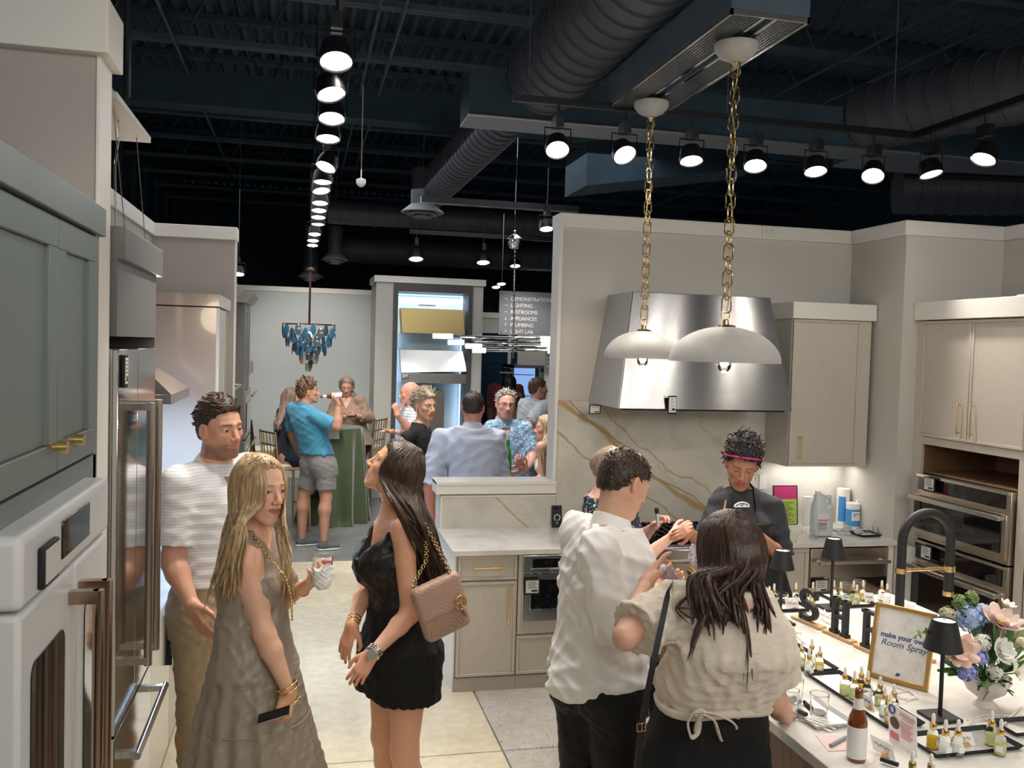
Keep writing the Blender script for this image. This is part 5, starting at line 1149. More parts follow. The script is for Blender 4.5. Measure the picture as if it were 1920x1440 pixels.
    def locks(s, m, groups, r=.010, cap=True, name='hair', seed=11, capk=1.0, part=.01, line=None):
        """groups: (az0, az1, end point(s) list, spread, count, wave, mid push)"""
        g = np.random.default_rng(seed); k = s.hs; b = B()
        for (a0, a1, path, spread, cnt, wave, rr) in groups:
            for i in range(cnt):
                a = math.radians(a0+(a1-a0)*g.random()); el = g.random(); ca, sa = math.cos(a), math.sin(a); sx = 1 if sa >= 0 else -1
                top = s.hp(part+sx*.003+.012*sa*g.random(), -.05+.115*g.random() if ca > -.3 else -.02-.04*g.random(), .121-.004*g.random()); top = top-s.HR[2]*s.hs*max(0,((top-s.HC)@s.HR[1]/s.hs-.02))*.42
                s1 = s.hp(.078*sa*1.0+part*.2, -.014+.098*ca*.8, .085); s2 = s.hp(.089*sa*(1+.05*g.random()), -.016+.108*ca, .025); s3 = s.hp(.088*sa, -.018+.106*ca, -.045)
                pts = [top, s1, s2, s3]; ph = g.random()*6; off = g.normal(size=3)*spread
                for jx, e in enumerate(path):
                    t = (jx+1)/len(path); pts.append(np.asarray(e)+off*(.35+.65*t)*V3(1,1,.5)+V3(math.sin(ph+3.1*jx),math.cos(ph+2.3*jx),0)*wave*t)
                pts[-1] = pts[-1]+V3(0,0,g.normal()*.03)
                P = np.array(pts); n = len(P); T = np.linspace(0, n-1, n*4)                                  # smooth the polyline
                Q = np.stack([np.interp(T, np.arange(n), P[:,c]) for c in range(3)], 1)
                for _ in range(3): Q[1:-1] = (Q[:-2]+2*Q[1:-1]+Q[2:])/4
                R = rr*(.55+.6*np.sin(np.linspace(.35,math.pi-.12,len(Q))))*(.7+.6*g.random()); R[-1] *= .3; R[-2] *= .6
                b.tube(Q, R, 6, flat=.6)
        o = b.obj(name, m, s.root, smooth=180)
        if cap:
            line = line or ([-.12,-.06,-.02,.01,.045,.075,.1],[-.11,-.10,-.05,.01,.055,.078,.090])
            s.short_hair(m, line, thick=1.0*capk, noise=.0015, wl=.012, name='hair_cap')
        return o
# ================================================================== PEOPLE
hair_mat('hair_darkbrown', (.022,.012,.008), (.050,.028,.018)); hair_mat('hair_black', (.006,.005,.005), (.014,.011,.010), .3)
hair_mat('hair_blonde', (.26,.165,.085), (.55,.40,.22)); hair_mat('hair_ashblonde', (.20,.15,.10), (.46,.38,.28)); hair_mat('hair_brown', (.06,.033,.018), (.14,.08,.045)); hair_mat('hair_longbrown', (.016,.009,.006), (.060,.030,.016), .32)
hair_mat('hair_grey', (.20,.18,.16), (.38,.35,.31)); hair_mat('hair_curlybrown', (.09,.05,.028), (.20,.11,.055)); hair_mat('hair_afro', (.012,.010,.010), (.045,.038,.036), .6)
hair_mat('hair_palebrown', (.15,.10,.075), (.30,.22,.17))
fabric('leather_taupe', (.27,.225,.175), .38, bump=.3, bscale=30, sheen=0); fabric('khaki', (.42,.33,.20), .8, bscale=120); fabric('satin_black', (.006,.006,.007), .40, bump=.4, bscale=120, sheen=0)
fabric('shorts_black', (.003,.003,.0035), .8, sheen=0); fabric('shirt_white', (.82,.81,.79), .8, bump=.35, bscale=35); fabric('trousers_black', (.004,.004,.005), .75, sheen=0)
fabric('gauze_cream', (.68,.60,.50), .9, bump=.9, bscale=55, stretch=(1,1,7)); fabric('tee_charcoal', (.022,.023,.030), .8, sheen=.05); fabric('apron_black', (.004,.004,.005), .7, sheen=0)
fabric('polo_blue', (.055,.27,.44), .7, bscale=60); fabric('shorts_grey', (.22,.21,.215), .8); fabric('dress_navy', (.008,.014,.035), .8); fabric('blouse_tan', (.27,.18,.125), .7, bscale=40)
fabric('shirt_paleblue', (.47,.53,.66), .8, bscale=35); fabric('polo_pale', (.52,.57,.60), .75); fabric('maroon', (.24,.045,.055), .8); fabric('tank_white', (.62,.62,.63), .8); fabric('trousers_navy', (.015,.018,.028), .8)
mat('belt_leather', (.055,.022,.012), .4); mat('shoe_grey', (.10,.115,.125), .8, noise=.2, nscale=60); mat('shoe_dark', (.02,.018,.016), .5); mat('sandal', (.10,.05,.03), .6)
def stripes(name, base, line, freq, w=.22, axis='Z', rough=.8):
    m = mat(name, base, rough); nt, b, mp = nodes_for(m); sp = nt.nodes.new('ShaderNodeSeparateXYZ'); nt.links.new(mp.outputs[0], sp.inputs[0])
    mu = nt.nodes.new('ShaderNodeMath'); mu.operation = 'MULTIPLY'; mu.inputs[1].default_value = freq; nt.links.new(sp.outputs[axis], mu.inputs[0])
    fr = nt.nodes.new('ShaderNodeMath'); fr.operation = 'FRACT'; nt.links.new(mu.outputs[0], fr.inputs[0])
    nt.links.new(ramp(nt, fr.outputs[0], [(0,line),(w,line),(w+.05,base)]), b.inputs['Base Color'])
    n = texnoise(nt, mp.outputs[0], 28, 4); bp = nt.nodes.new('ShaderNodeBump'); bp.inputs['Strength'].default_value = .3; bp.inputs['Distance'].default_value = .004; nt.links.new(n, bp.inputs['Height']); nt.links.new(bp.outputs[0], b.inputs['Normal'])
stripes('polo_striped', (.80,.81,.83), (.62,.65,.70), 75); stripes('polo_striped_far', (.60,.60,.60), (.30,.32,.36), 34, .25)
def printed(name, base, cols, scale, th=.30):
    m = mat(name, base, .8); nt, b, mp = nodes_for(m); c = None
    for k, (col, sc, t, off) in enumerate(cols):
        m2 = nt.nodes.new('ShaderNodeMapping'); m2.inputs['Location'].default_value = (off,off*2,off*3); nt.links.new(mp.outputs[0], m2.inputs[0])
        f = ramp(nt, texnoise(nt, m2.outputs[0], sc, 2, 1.2), [(t,(0,0,0)),(t+.025,(1,1,1))]); c = mixc(nt, f, base if c is None else c, col)
    nt.links.new(c, b.inputs['Base Color'])
printed('floral_navy', (.010,.014,.035), [((.10,.35,.26),22,.60,1.),((.62,.40,.30),34,.63,4.),((.60,.60,.55),42,.66,7.)], 1)
printed('paisley_blue', (.13,.28,.46), [((.55,.66,.74),70,.53,2.)], 1)
def jewel_chain(p, pts, r, m='gold', n=60, name='necklace'):
    P = np.array([np.asarray(q, float) for q in pts]); T = np.linspace(0, len(P)-1, n); Q = np.stack([np.interp(T, np.arange(len(P)), P[:,c]) for c in range(3)], 1)
    for _ in range(4): Q[1:-1] = (Q[:-2]+2*Q[1:-1]+Q[2:])/4
    b = B()
    for i in range(n-1): b.ball(Q[i], r, 6, 4, (1.0,1.0,1.25)) if i % 2 == 0 else b.tube([Q[i-1], Q[i+1]], r*.45, 5)
    return b.obj(name, m, p.root, smooth=60)
def ring(b, c, axis, R, r, n=20, k=6, flat=1.0):
    a = Vector(axis).normalized(); u = a.orthogonal().normalized(); v = a.cross(u); c = Vector(c)
    b.tube([c+(u*math.cos(2*math.pi*i/n)+v*math.sin(2*math.pi*i/n)*flat)*R for i in range(n+1)], r, k, caps=False); return b
# ---- 1 man in the white striped polo
p = Person('tall dark-haired man in white striped polo and khaki trousers, hand in pocket', 'm', (414,750), 4.35, 142, head=(138,-4,-4), hip=402, res=.009, hres=.0030, skin=(.66,.36,.25), bulk=1.0)
p.smile = 1; p.beard = ((.10,.055,.04), .62); p.brow = (.05,.025,.015)
p.setarm('R', p.j(323,1052,4.20), p.j(360,1134,4.08), p.j(334,905,4.24)); p.hand_ops('R', p.j(380,1180,4.04)-p.j(360,1134,4.08), p.R*-1, curl=.25)
p.setarm('L', p.j(470,1060,4.40), p.j(462,1150,4.25)); p.hand_ops('L', (0,0,-1), p.R, curl=.4)
p.build(); L1 = ([-.12,-.09,-.05,-.015,.01,.045,.07,.1],[-.070,-.066,-.045,-.005,.022,.062,.078,.088]); p.short_hair('hair_darkbrown', L1, noise=.004, wl=.03, topz=.012); p.tufts('hair_darkbrown', 380, .030, .0050, (.5,-.8,.0), -.02, L1, topz=.012)
p.garment('polo_shirt', p.top_ops(inf=.018, hem=p.zt(.565), sleeve=.80, slr=.026, loose=.008), 'polo_striped', wr=.0038, wl=.14, cuts=[p.neck_cut(.060, vee=.09, vw=.022)], seed=4, res=.007)
p.collar('polo_striped', r=.066, h=.036, lay=.030); p.garment('trousers', p.pants_ops(inf=.012), 'khaki', wr=.005, wl=.11, seed=5, res=.009); p.belt('belt_leather', p.zt(.572)); p.shoes('shoe_dark')
# ---- 2 blonde woman in taupe dress
p = Person('blonde woman in sleeveless taupe leather dress holding a glass and a phone', 'f', (494,856), 3.5, 118, head=(140,-3,2), hip=478, res=.0085, hres=.0028, skin=(.72,.42,.29), headk=1.03)
p.smile = .4; p.lip = np.array([.42,.10,.09]); p.brow = (.22,.12,.07)
p.setarm('R', p.j(496,1188,3.36), p.j(541,1296,3.34), p.j(462,1052,3.42)); p.hand_ops('R', p.j(528,1352,3.32)-p.j(541,1296,3.34), (-.3,.6,-.2), curl=.75, thumb=.9)
p.setarm('L', p.j(522,1128,3.66), p.j(566,1104,3.44), p.j(520,1035,3.66)); p.hand_ops('L', p.j(600,1080,3.36)-p.j(566,1104,3.44), (-.2,.45,.9), curl=.5, thumb=.6)
p.build()
sk = [(z, c[0], c[1], a, w, d) for z, c, a, w, d in ((p.zt(.26), p.hipc+p.F*.0, math.radians(118), .30,.28), (p.zt(.36), p.hipc, math.radians(118), .255,.235), (p.zt(.47), p.hipc-p.F*.01, math.radians(118), .215,.195), (p.zt(.53), p.hipc-p.F*.005, math.radians(118), .195,.165), (p.zt(.59), p.hipc+(p.S-p.hipc)*.2, math.radians(118), .165,.128), (p.zt(.65), p.hipc+(p.S-p.hipc)*.4, math.radians(118), .142,.108))]
p.garment('dress', p.top_ops(inf=.010, hem=p.zt(.56), sleeve=0)+[(f_skirt(sk, 15, .06), .05)], 'leather_taupe', wr=.003, wl=.10, cuts=[p.neck_cut(.064, vee=.05, vw=.04)]+[(lambda x,y,z,s=p.sh[q],R=p.R*(1 if q=='R' else -1): .052-np.sqrt(((x-s[0])-R[0]*.018)**2+((y-s[1])-R[1]*.018)**2+((z-s[2])+.01)**2)) for q in 'LR'], seed=8, res=.007)
b = B()
zz = p.zt(.445); n = 60; b.tube([(p.hipc[0]+math.cos(2*math.pi*i/n)*.0*1+(.222*math.cos(2*math.pi*i/n))*math.cos(math.radians(118))+(.200*math.sin(2*math.pi*i/n))*math.sin(math.radians(118)), p.hipc[1]-(.222*math.cos(2*math.pi*i/n))*math.sin(math.radians(118))+(.200*math.sin(2*math.pi*i/n))*math.cos(math.radians(118)), zz) for i in range(n+1)], .003, 5, caps=False); b.obj('dress_seam', 'leather_taupe', p.root, smooth=60)
e = p.S; E1 = p.j(440,1000,3.46); E2 = p.j(434,1055,3.42); E3 = p.j(424,1105,3.42); G1 = p.j(528,1010,3.36); G2 = p.j(538,1060,3.34); G3 = p.j(540,1115,3.36)
BL = ([-.12,-.06,-.02,.01,.045,.075,.1],[-.11,-.10,-.05,.02,.070,.092,.105]); p.locks('hair_blonde', [(28,70,[p.j(446,985,3.33),p.j(436,1040,3.34),p.j(430,1085,3.36)],.010,40,.008,.0065),(290,330,[p.j(533,985,3.36),p.j(541,1040,3.35)],.006,24,.006,.0055),(62,150,[p.j(452,1000,3.36),p.j(437,1050,3.36),p.j(425,1100,3.38)],.016,95,.010,.0085),(140,235,[E1,E2,E3],.020,95,.012,.009),(262,300,[G1,G2,G3],.010,55,.008,.0075),(225,262,[p.j(500,1010,3.62),p.j(515,1060,3.60)],.012,30,.008,.008)], part=.018, capk=1.3, line=BL)
b = B(); c = p.hp(.082,-.002,-.045); ring(b, tuple(c), (p.HR[1]), .010, .0028, 14); b.obj('earring', 'gold', p.root, smooth=60)
jewel_chain(p, [p.S+p.R*.05+p.F*.03+V3(0,0,.03), p.j(500,1040,3.33), p.j(535,1080,3.30), p.j(546,1120,3.30), p.j(548,1165,3.30)], .0048, n=52)
b = B()
for cc, rr in ((p.j(537,1286,3.335),.040),(p.j(541,1294,3.335),.041),(p.j(541,1318,3.33),.044)): ring(b, tuple(cc), tuple(p.arm['R'][1]-p.arm['R'][0]), rr, .0042, 24)
b.obj('bracelet', 'gold', p.root, smooth=60)
b = B(); ring(b, tuple(p.arm['L'][1]), tuple(p.arm['L'][1]-p.arm['L'][0]), .029, .0035, 20); b.obj('bracelet', 'gold', p.root, smooth=60); p.shoes('sandal'); BLONDE = p
# ---- 3 dark haired woman in black
p = Person('dark-haired woman in black satin top and black shorts looking up, seen from the side', 'f', (763,832), 3.9, -112, head=(-72,26,0), hip=748, res=.0085, hres=.0030, skin=(.72,.40,.26), headk=1.02, shz=.006)
p.lip = np.array([.40,.10,.09])
p.setarm('L', p.j(768,1152,3.74), p.j(698,1226,3.62), p.j(757,992,3.76)); p.hand_ops('L', p.j(655,1290,3.58)-p.j(698,1226,3.62), (.25,.9,-.2), curl=.32, thumb=.5, spread=.5)
p.setarm('R', p.j(688,1102,4.02), p.j(660,1172,3.84), p.j(722,990,4.06)); p.hand_ops('R', p.j(632,1258,3.82)-p.j(660,1172,3.84), (.6,.6,.0), curl=.15, thumb=.6, spread=.5)
p.build()
p.locks('hair_longbrown', [(70,180,[p.j(800,985,3.84),p.j(812,1040,3.86),p.j(822,1085,3.88)],.016,110,.010,.0095),(175,300,[p.j(775,965,3.72),p.j(800,1020,3.74),p.j(822,1075,3.78)],.018,130,.010,.0095),(150,230,[p.j(785,980,3.80),p.j(812,1050,3.82),p.j(830,1110,3.84)],.014,90,.010,.0095),(285,300,[p.j(742,945,3.70),p.j(758,975,3.68),p.j(790,1020,3.70)],.008,24,.006,.006)], part=.0, capk=1.3)
cut_top = lambda x,y,z,p=p: z-(p.zt(.775)+.0*x+.0*y)+.35*np.maximum(0, ((x-p.S[0])*-p.F[0]+(y-p.S[1])*-p.F[1]))*-1
p.garment('camisole', p.top_ops(inf=.014, hem=p.zt(.60), sleeve=-1, loose=.012)+[(f_ell(p.hipc+(p.S-p.hipc)*.66+p.F*.10, (.10,.075,.10)), .06)], 'satin_black', wr=.006, wl=.12, cuts=[lambda x,y,z,p=p: z-p.zt(.795)+0*x+0*y, p.neck_cut(.07, vee=.16, vw=.10)], seed=3, res=.007)
for g in (-1,1):
    b = B(); a = p.S+p.R*g*.052+p.F*.070-V3(0,0,.055); c = p.S+p.R*g*.062+V3(0,0,.024); d = p.S+p.R*g*.058-p.F*.070-V3(0,0,.04); b.tube([a,(a+c)/2+p.F*.022+V3(0,0,.012),c,(c+d)/2-p.F*.018+V3(0,0,.012),d], .0035, 6); b.obj('strap', 'satin_black', p.root, smooth=60)
p.garment('shorts', p.pants_ops(inf=.016, hi=p.zt(.63), short=True, cuff=.42, flare=.035)+[(f_loft([(p.zt(.40),p.hipc[0],p.hipc[1],math.radians(-112),.20,.155),(p.zt(.50),p.hipc[0],p.hipc[1],math.radians(-112),.19,.15)],0),.06)], 'shorts_black', wr=.004, wl=.12, seed=6); p.belt('satin_black', p.zt(.615), h=.034, inf=.02)
b = B(); c = p.hp(-.090,-.005,-.062); ring(b, tuple(c), (.55,.8,0), .031, .0022, 26); b.obj('hoop_earring', 'gold', p.root, smooth=60)
jewel_chain(p, [p.S-p.R*.062+p.F*.0+V3(0,0,.02), p.S-p.R*.038+p.F*.075-V3(0,0,.02), p.S+p.F*.105-V3(0,0,.055), p.S+p.R*.038+p.F*.075-V3(0,0,.02)], .0026, n=44)
b = B()
for t, m in ((0,0),(.013,0),(.026,0)): ring(b, tuple(p.arm['L'][1]+(p.arm['L'][0]-p.arm['L'][1])*(.02+t*3)), tuple(p.arm['L'][1]-p.arm['L'][0]), .031, .004, 22)
b.obj('bracelet', 'chrome', p.root, smooth=60)
b = B(); c = p.arm['L'][1]+(p.arm['L'][0]-p.arm['L'][1])*.0; n_ = unit(V3(-.2,-1,.25)); b.tube([c+n_*.026, c+n_*.036], .019, 18); ring(b, tuple(c), tuple(p.arm['L'][1]-p.arm['L'][0]), .030, .006, 22); b.obj('wristwatch', 'steel', p.root, smooth=40)
b = B()
for t in (.02,.10,.18): ring(b, tuple(p.arm['R'][1]+(p.arm['R'][0]-p.arm['R'][1])*t), tuple(p.arm['R'][1]-p.arm['R'][0]), .027, .003, 20)
b.obj('bracelet', 'gold', p.root, smooth=60); p.shoes('sandal'); DARK = p
# ---- 4 man in white shirt
p = Person('man in untucked white long-sleeved shirt and black trousers looking down', 'm', (1192,852), 3.35, 62, head=(74,-26,4), hip=1122, res=.0085, hres=.0030, skin=(.66,.38,.26))
p.lid = .4; p.setarm('R', p.j(1146,1178,3.10), p.j(1196,1122,3.20), p.j(1120,1030,3.14)); p.hand_ops('R', (.6,.45,.35), (-.3,.5,.3), curl=.55, thumb=.7)
p.setarm('L', p.j(1192,1172,3.62), p.j(1235,1110,3.68)); p.hand_ops('L', (.7,.3,.3), (.2,-.5,.4), curl=.55, thumb=.7)
p.build(); L4 = ([-.12,-.09,-.05,-.015,.01,.045,.07,.1],[-.066,-.062,-.045,-.005,.018,.056,.074,.085]); p.short_hair('hair_darkbrown', L4, noise=.003, wl=.02); p.tufts('hair_darkbrown', 600, .022, .0026, (0,.9,-.3), .0, L4)
def hemcut(x,y,z,p=p):
    u = (x-p.hipc[0])*p.R[0]+(y-p.hipc[1])*p.R[1]; v = (x-p.hipc[0])*p.F[0]+(y-p.hipc[1])*p.F[1]; return (p.zt(.475)+.07*np.clip(np.abs(u)/.17,0,1)**2)-z+0*v
p.garment('shirt', p.top_ops(inf=.022, hem=p.zt(.46), sleeve=1, slr=.020, fore=.80, loose=.022), 'shirt_white', wr=.0085, wl=.16, cuts=[p.neck_cut(.042, vee=.03, vw=.02), hemcut], seed=12, res=.007)
p.collar('shirt_white', r=.060, h=.052, lay=.018); p.garment('trousers', p.pants_ops(inf=.012), 'trousers_black', wr=.004, wl=.12, seed=2); p.shoes('shoe_dark')
# ---- 5 woman in the floral dress
p = Person('woman in navy floral dress behind the man in white, holding a marker', 'f', (1163,845), 4.72, 105, head=(95,-24,0), hip=1172, res=.010, hres=.0040, skin=(.76,.44,.35), bulk=1.12)
p.setarm('R', p.j(1200,1052,4.50), p.j(1262,1004,4.42), p.j(1178,970,4.60)); p.hand_ops('R', p.j(1285,990,4.40)-p.j(1262,1004,4.42), (.2,.8,-.4), curl=.5, thumb=.5)
p.setarm('L', p.j(1200,1010,4.92), p.j(1228,985,4.78)); p.hand_ops('L', p.j(1248,965,4.72)-p.j(1228,985,4.78), (.3,-.6,.3), curl=.6, thumb=.7)
p.build(); p.locks('hair_palebrown', [(80,180,[p.j(1152,915,4.66),p.j(1148,935,4.66)],.016,60,.006,.010),(180,285,[p.j(1148,915,4.80),p.j(1146,935,4.80)],.016,60,.006,.010)], part=.0, capk=1.35)
sk = [(z, p.hipc[0], p.hipc[1], math.radians(105), w, d) for z, w, d in ((p.zt(.14),.25,.22),(p.zt(.36),.23,.20),(p.zt(.50),.21,.18),(p.zt(.62),.165,.14))]
p.garment('dress', p.top_ops(inf=.018, hem=p.zt(.56), sleeve=.85, slr=.03)+[(f_skirt(sk, 12, .05), .05)], 'floral_navy', wr=.005, wl=.12, cuts=[p.neck_cut(.062)], seed=9)
p.shoes('sandal', 'sandal')
# ---- 6 young woman in cream blouse from behind
p = Person('long-haired woman in cream gauze blouse tied at the back, black bottoms', 'f', (1357,962), 2.75, 8, head=(-14,-14,-3), hip=1325, res=.0075, hres=.0032, skin=(.64,.37,.26), bulk=1.06, headk=1.15)
p.setarm('L', p.j(1172,1196,2.62), p.j(1212,1092,2.86), p.j(1262,1128,2.74)); P_ = p.hand_ops('L', p.j(1238,1040,2.92)-p.j(1212,1092,2.86), (.9,.3,.2), curls=[.15,.55,.6,.65], thumb=.4)
p.setarm('R', p.j(1456,1318,2.66), p.j(1478,1352,2.90), p.j(1418,1140,2.72)); p.hand_ops('R', (.3,.9,.1), (-.5,0,-.6), curl=.5)
p.build()
p.locks('hair_longbrown', [(75,180,[p.j(1408,1090,2.64),p.j(1422,1130,2.61),p.j(1420,1165,2.59)],.020,90,.012,.0095),(180,290,[p.j(1310,1080,2.64),p.j(1316,1110,2.61),p.j(1325,1150,2.58)],.022,90,.012,.0095),(135,225,[p.j(1360,1090,2.61),p.j(1366,1130,2.60),p.j(1370,1160,2.59)],.022,130,.012,.0095),
 (150,210,[p.j(1340,1110,2.585),p.j(1305,1180,2.55),p.j(1290,1235,2.53)],.012,5,.014,.0045),(150,210,[p.j(1380,1110,2.585),p.j(1400,1190,2.55),p.j(1402,1270,2.52)],.012,7,.016,.0045),(100,140,[p.j(1415,1110,2.62),p.j(1440,1160,2.60),p.j(1462,1185,2.60)],.008,5,.012,.004),(215,250,[p.j(1295,1115,2.62),p.j(1262,1140,2.62),p.j(1300,1160,2.6)],.006,4,.008,.004)], part=.0, capk=1.35)
tc = p.hipc+(p.S-p.hipc)*.35; zt2 = p.zt(.63)
sec = [(zt2,tc[0],tc[1],math.radians(8),.185,.135),(p.zt(.67),tc[0],tc[1],math.radians(8),.205,.155),(p.zt(.74),p.S[0],p.S[1],math.radians(8),.21,.145),(p.zt(.79),p.S[0],p.S[1],math.radians(8),.185,.105),(p.zt(.825),p.S[0],p.S[1],math.radians(8),.12,.07)]
o = [(f_loft(sec, .0), 0)]
for q in 'LR':
    a, e_ = p.sh[q], p.arm[q][0]; o.append((f_flat(a+V3(0,0,.0), a+(e_-a)*.78, .062, .092), .07))
for q in 'LR': o.append((f_cone(p.S+V3(0,0,.02), p.sh[q]+V3(0,0,.012), .05, .045), .05))
p.garment('blouse', o, 'gauze_cream', wr=.006, wl=.10, cuts=[p.neck_cut(.056)], seed=21, res=.006)
b = B(); n = 40; b.tube([(tc[0]+.19*math.cos(2*math.pi*i/n), tc[1]+.142*math.sin(2*math.pi*i/n), zt2+.004+.010*math.sin(2*math.pi*i/n*3)) for i in range(n+1)], .014, 8, caps=False, flat=1.0); b.obj('waist_tie', 'gauze_cream', p.root, smooth=90)
k = p.j(1312,1338,2.57); Q = lambda *a: [p.j(x,y,2.555+.01*i) for i,(x,y) in enumerate(a)]
for pts in (Q((1316,1334),(1300,1335),(1288,1356),(1296,1386),(1310,1374),(1313,1342)), Q((1316,1334),(1340,1338),(1372,1352),(1382,1364),(1366,1368),(1330,1350),(1314,1340)), Q((1314,1338),(1305,1360),(1303,1372)), Q((1316,1338),(1340,1350),(1348,1378),(1352,1388))):
    PP = np.array(pts); T = np.linspace(0,len(PP)-1,len(PP)*5); PP = np.stack([np.interp(T,np.arange(len(PP)),PP[:,c]) for c in range(3)],1)
    for _ in range(3): PP[1:-1] = (PP[:-2]+2*PP[1:-1]+PP[2:])/4
    b = B(); b.tube(PP, .0085, 6, flat=.45); b.obj('bow_loop', 'gauze_cream', p.root, smooth=90)
b = B(); b.ball(k, .018, 10, 7, (1.2,.7,.9)); b.obj('bow_knot', 'gauze_cream', p.root, smooth=90)
p.garment('trousers', p.pants_ops(inf=.020, hi=p.zt(.66), flare=.03)+[(f_loft([(p.zt(.40),p.hipc[0],p.hipc[1],math.radians(8),.205,.15),(p.zt(.52),p.hipc[0],p.hipc[1],math.radians(8),.20,.15),(p.zt(.66),tc[0],tc[1],math.radians(8),.165,.125)],0),.05)], 'shorts_black', wr=.003, wl=.13); p.shoes('shoe_dark'); GIRL = p
b = B()
for i in range(7): c = p.j(1335+12*(i%3)+RNG.random()*16, 1020+14*i, 2.63); b.ball(c, .0016, 5, 3)
b.obj('hair_glitter', 'chrome', p.root, kind='stuff')
# ---- 7 woman in apron
p = Person('curly-haired woman in charcoal tee and black apron with pink headband', 'f', (1398,836), 4.7, 188, head=(203,-22,6), hip=1402, res=.009, hres=.0030, skin=(.38,.19,.115), bulk=1.20, headk=1.12)
p.lid = .35; p.smile = .5; p.lip = np.array([.50,.03,.09]); p.brow = (.02,.012,.01)
p.setarm('L', p.j(1468,1046,4.66), p.j(1406,990,4.40), p.j(1452,950,4.70)); p.hand_ops('L', p.j(1368,958,4.36)-p.j(1406,990,4.40), (-.3,-.1,-1), curl=.3, thumb=.4)
p.setarm('R', p.j(1316,1022,4.62), p.j(1292,996,4.42), p.j(1348,945,4.70)); p.hand_ops('R', p.j(1270,1000,4.36)-p.j(1292,996,4.42), (.2,.8,-.4), curl=.5, thumb=.6)
p.build(); LA = ([-.12,-.06,-.02,.01,.045,.075,.1],[-.075,-.060,-.03,.02,.062,.082,.092]); p.short_hair('hair_afro', LA, thick=5.5, noise=.010, wl=.022, topz=.02)
p.tufts('hair_afro', 800, .020, .0060, (.2,.1,.6), .30, LA, curl=.9, topz=.02, rad=1.14)
b = B(); n = 26; b.tube([p.hp(.096*math.sin(a), -.012+.111*math.cos(a), .046+.052*max(0,math.cos(a))) for a in np.linspace(-2.0,2.0,n)], .012, 6, flat=.5); b.obj('headband', mat('headband_pink', (.45,.03,.18), .6), p.root, smooth=60)
p.garment('tee', p.top_ops(inf=.016, hem=p.zt(.52), sleeve=.95, slr=.030, loose=.012), 'tee_charcoal', wr=.006, wl=.12, cuts=[p.neck_cut(.064)], seed=14, res=.008)
p.garment('apron', [(f_loft([(z,x,y,a,w*.86,d) for z,x,y,a,w,d in p.sec if z < p.zt(.76)], .062, z0=p.zt(.46), z1=p.zt(.745)), 0)], 'apron_black', wr=.003, wl=.15, cuts=[lambda x,y,z,p=p: -(((x-p.hipc[0])*p.F[0]+(y-p.hipc[1])*p.F[1])-.02)+0*z])
for g in (-1,1):
    b = B(); b.tube([p.S+p.R*g*.055+p.F*.150-V3(0,0,.13), p.S+p.R*g*.062+p.F*.128-V3(0,0,.06), p.S+p.R*g*.062+p.F*.075+V3(0,0,.045), p.S+p.R*g*.05-p.F*.02+V3(0,0,.085)], .009, 6, flat=.4); b.obj('apron_strap', 'apron_black', p.root, smooth=60)
b = B(); c = p.j(1391,950,4.545); b.tube([tuple(c+V3(.045*math.cos(a),0,.024*math.sin(a))) for a in np.linspace(0,math.pi,14)], .0035, 5); b.tube([tuple(c+V3(-.045,0,0)), tuple(c+V3(.045,0,0))], .003, 5)
for a in np.linspace(.5,2.6,5): b.tube([tuple(c+V3(.012*math.cos(a),0,.008*math.sin(a))), tuple(c+V3(.034*math.cos(a),0,.018*math.sin(a)))], .0022, 4)
b.obj('shirt_print', 'ink_white', p.root)
b = B(); c = p.hp(-.080,-.004,-.045); b.ball(c, .006, 8, 5); b.tube([c-V3(0,0,.008), c-V3(0,0,.036)], .0022, 5); b.tube([c-V3(.009,0,.020), c+V3(.009,0,-.020)], .0022, 5); b.obj('cross_earring', 'gold', p.root, smooth=50)
b = B(); w = p.arm['L'][1]; ax = unit(w-p.arm['L'][0]); ring(b, tuple(w-ax*.03), tuple(ax), .030, .008, 20); b.box(w[0]-.02-ax[0]*.03,w[0]+.02-ax[0]*.03,w[1]-.04,w[1]-.028,w[2]-.02-ax[2]*.03,w[2]+.02-ax[2]*.03); b.obj('wristwatch', 'black_matte', p.root, smooth=40)
p.garment('trousers', p.pants_ops(), 'trousers_black'); p.shoes('shoe_dark')
# ---- 8 man in blue polo
p = Person('man in bright blue polo and grey shorts drinking from a beer bottle', 'm', (576,713), 9.85, 48, head=(80,6,0), hip=592, res=.013, hres=.0048, skin=(.52,.28,.19), bulk=1.05)
p.setarm('R', p.j(633,800,9.6), p.j(634,758,9.62), p.j(592,782,9.66)); p.hand_ops('R', (0,.1,1), (-1,.2,.1), curl=.75, thumb=.6)
p.setarm('L', p.j(548,815,10.1), p.j(560,850,10.25)); p.leg['L'][1] = p.j(570,925,9.95); p.leg['L'][2] = p.j(566,1008,9.95); p.leg['R'][1] = p.j(612,930,9.75); p.leg['R'][2] = p.j(607,1012,9.72)
p.hand_ops('L', (.4,.3,-.6), (.4,.4,.2), curl=.5)
p.build(); p.short_hair('hair_curlybrown', noise=.008, wl=.03, topz=.012, thick=1.6); p.tufts('hair_curlybrown', 240, .030, .007, (0,.6,.1), .10, curl=.5, topz=.012)
p.garment('polo_shirt', p.top_ops(inf=.020, hem=p.zt(.565), sleeve=.78, slr=.03, loose=.018), 'polo_blue', wr=.007, wl=.15, cuts=[p.neck_cut(.06)], seed=5, res=.010); p.collar('polo_blue', r=.062, h=.035)
p.garment('shorts', p.pants_ops(inf=.016, short=True, cuff=.80, flare=.018), 'shorts_grey', wr=.004, seed=4, res=.010); p.belt('trousers_navy', p.zt(.572), inf=.02); p.shoes('shoe_grey', ang=(30,30))
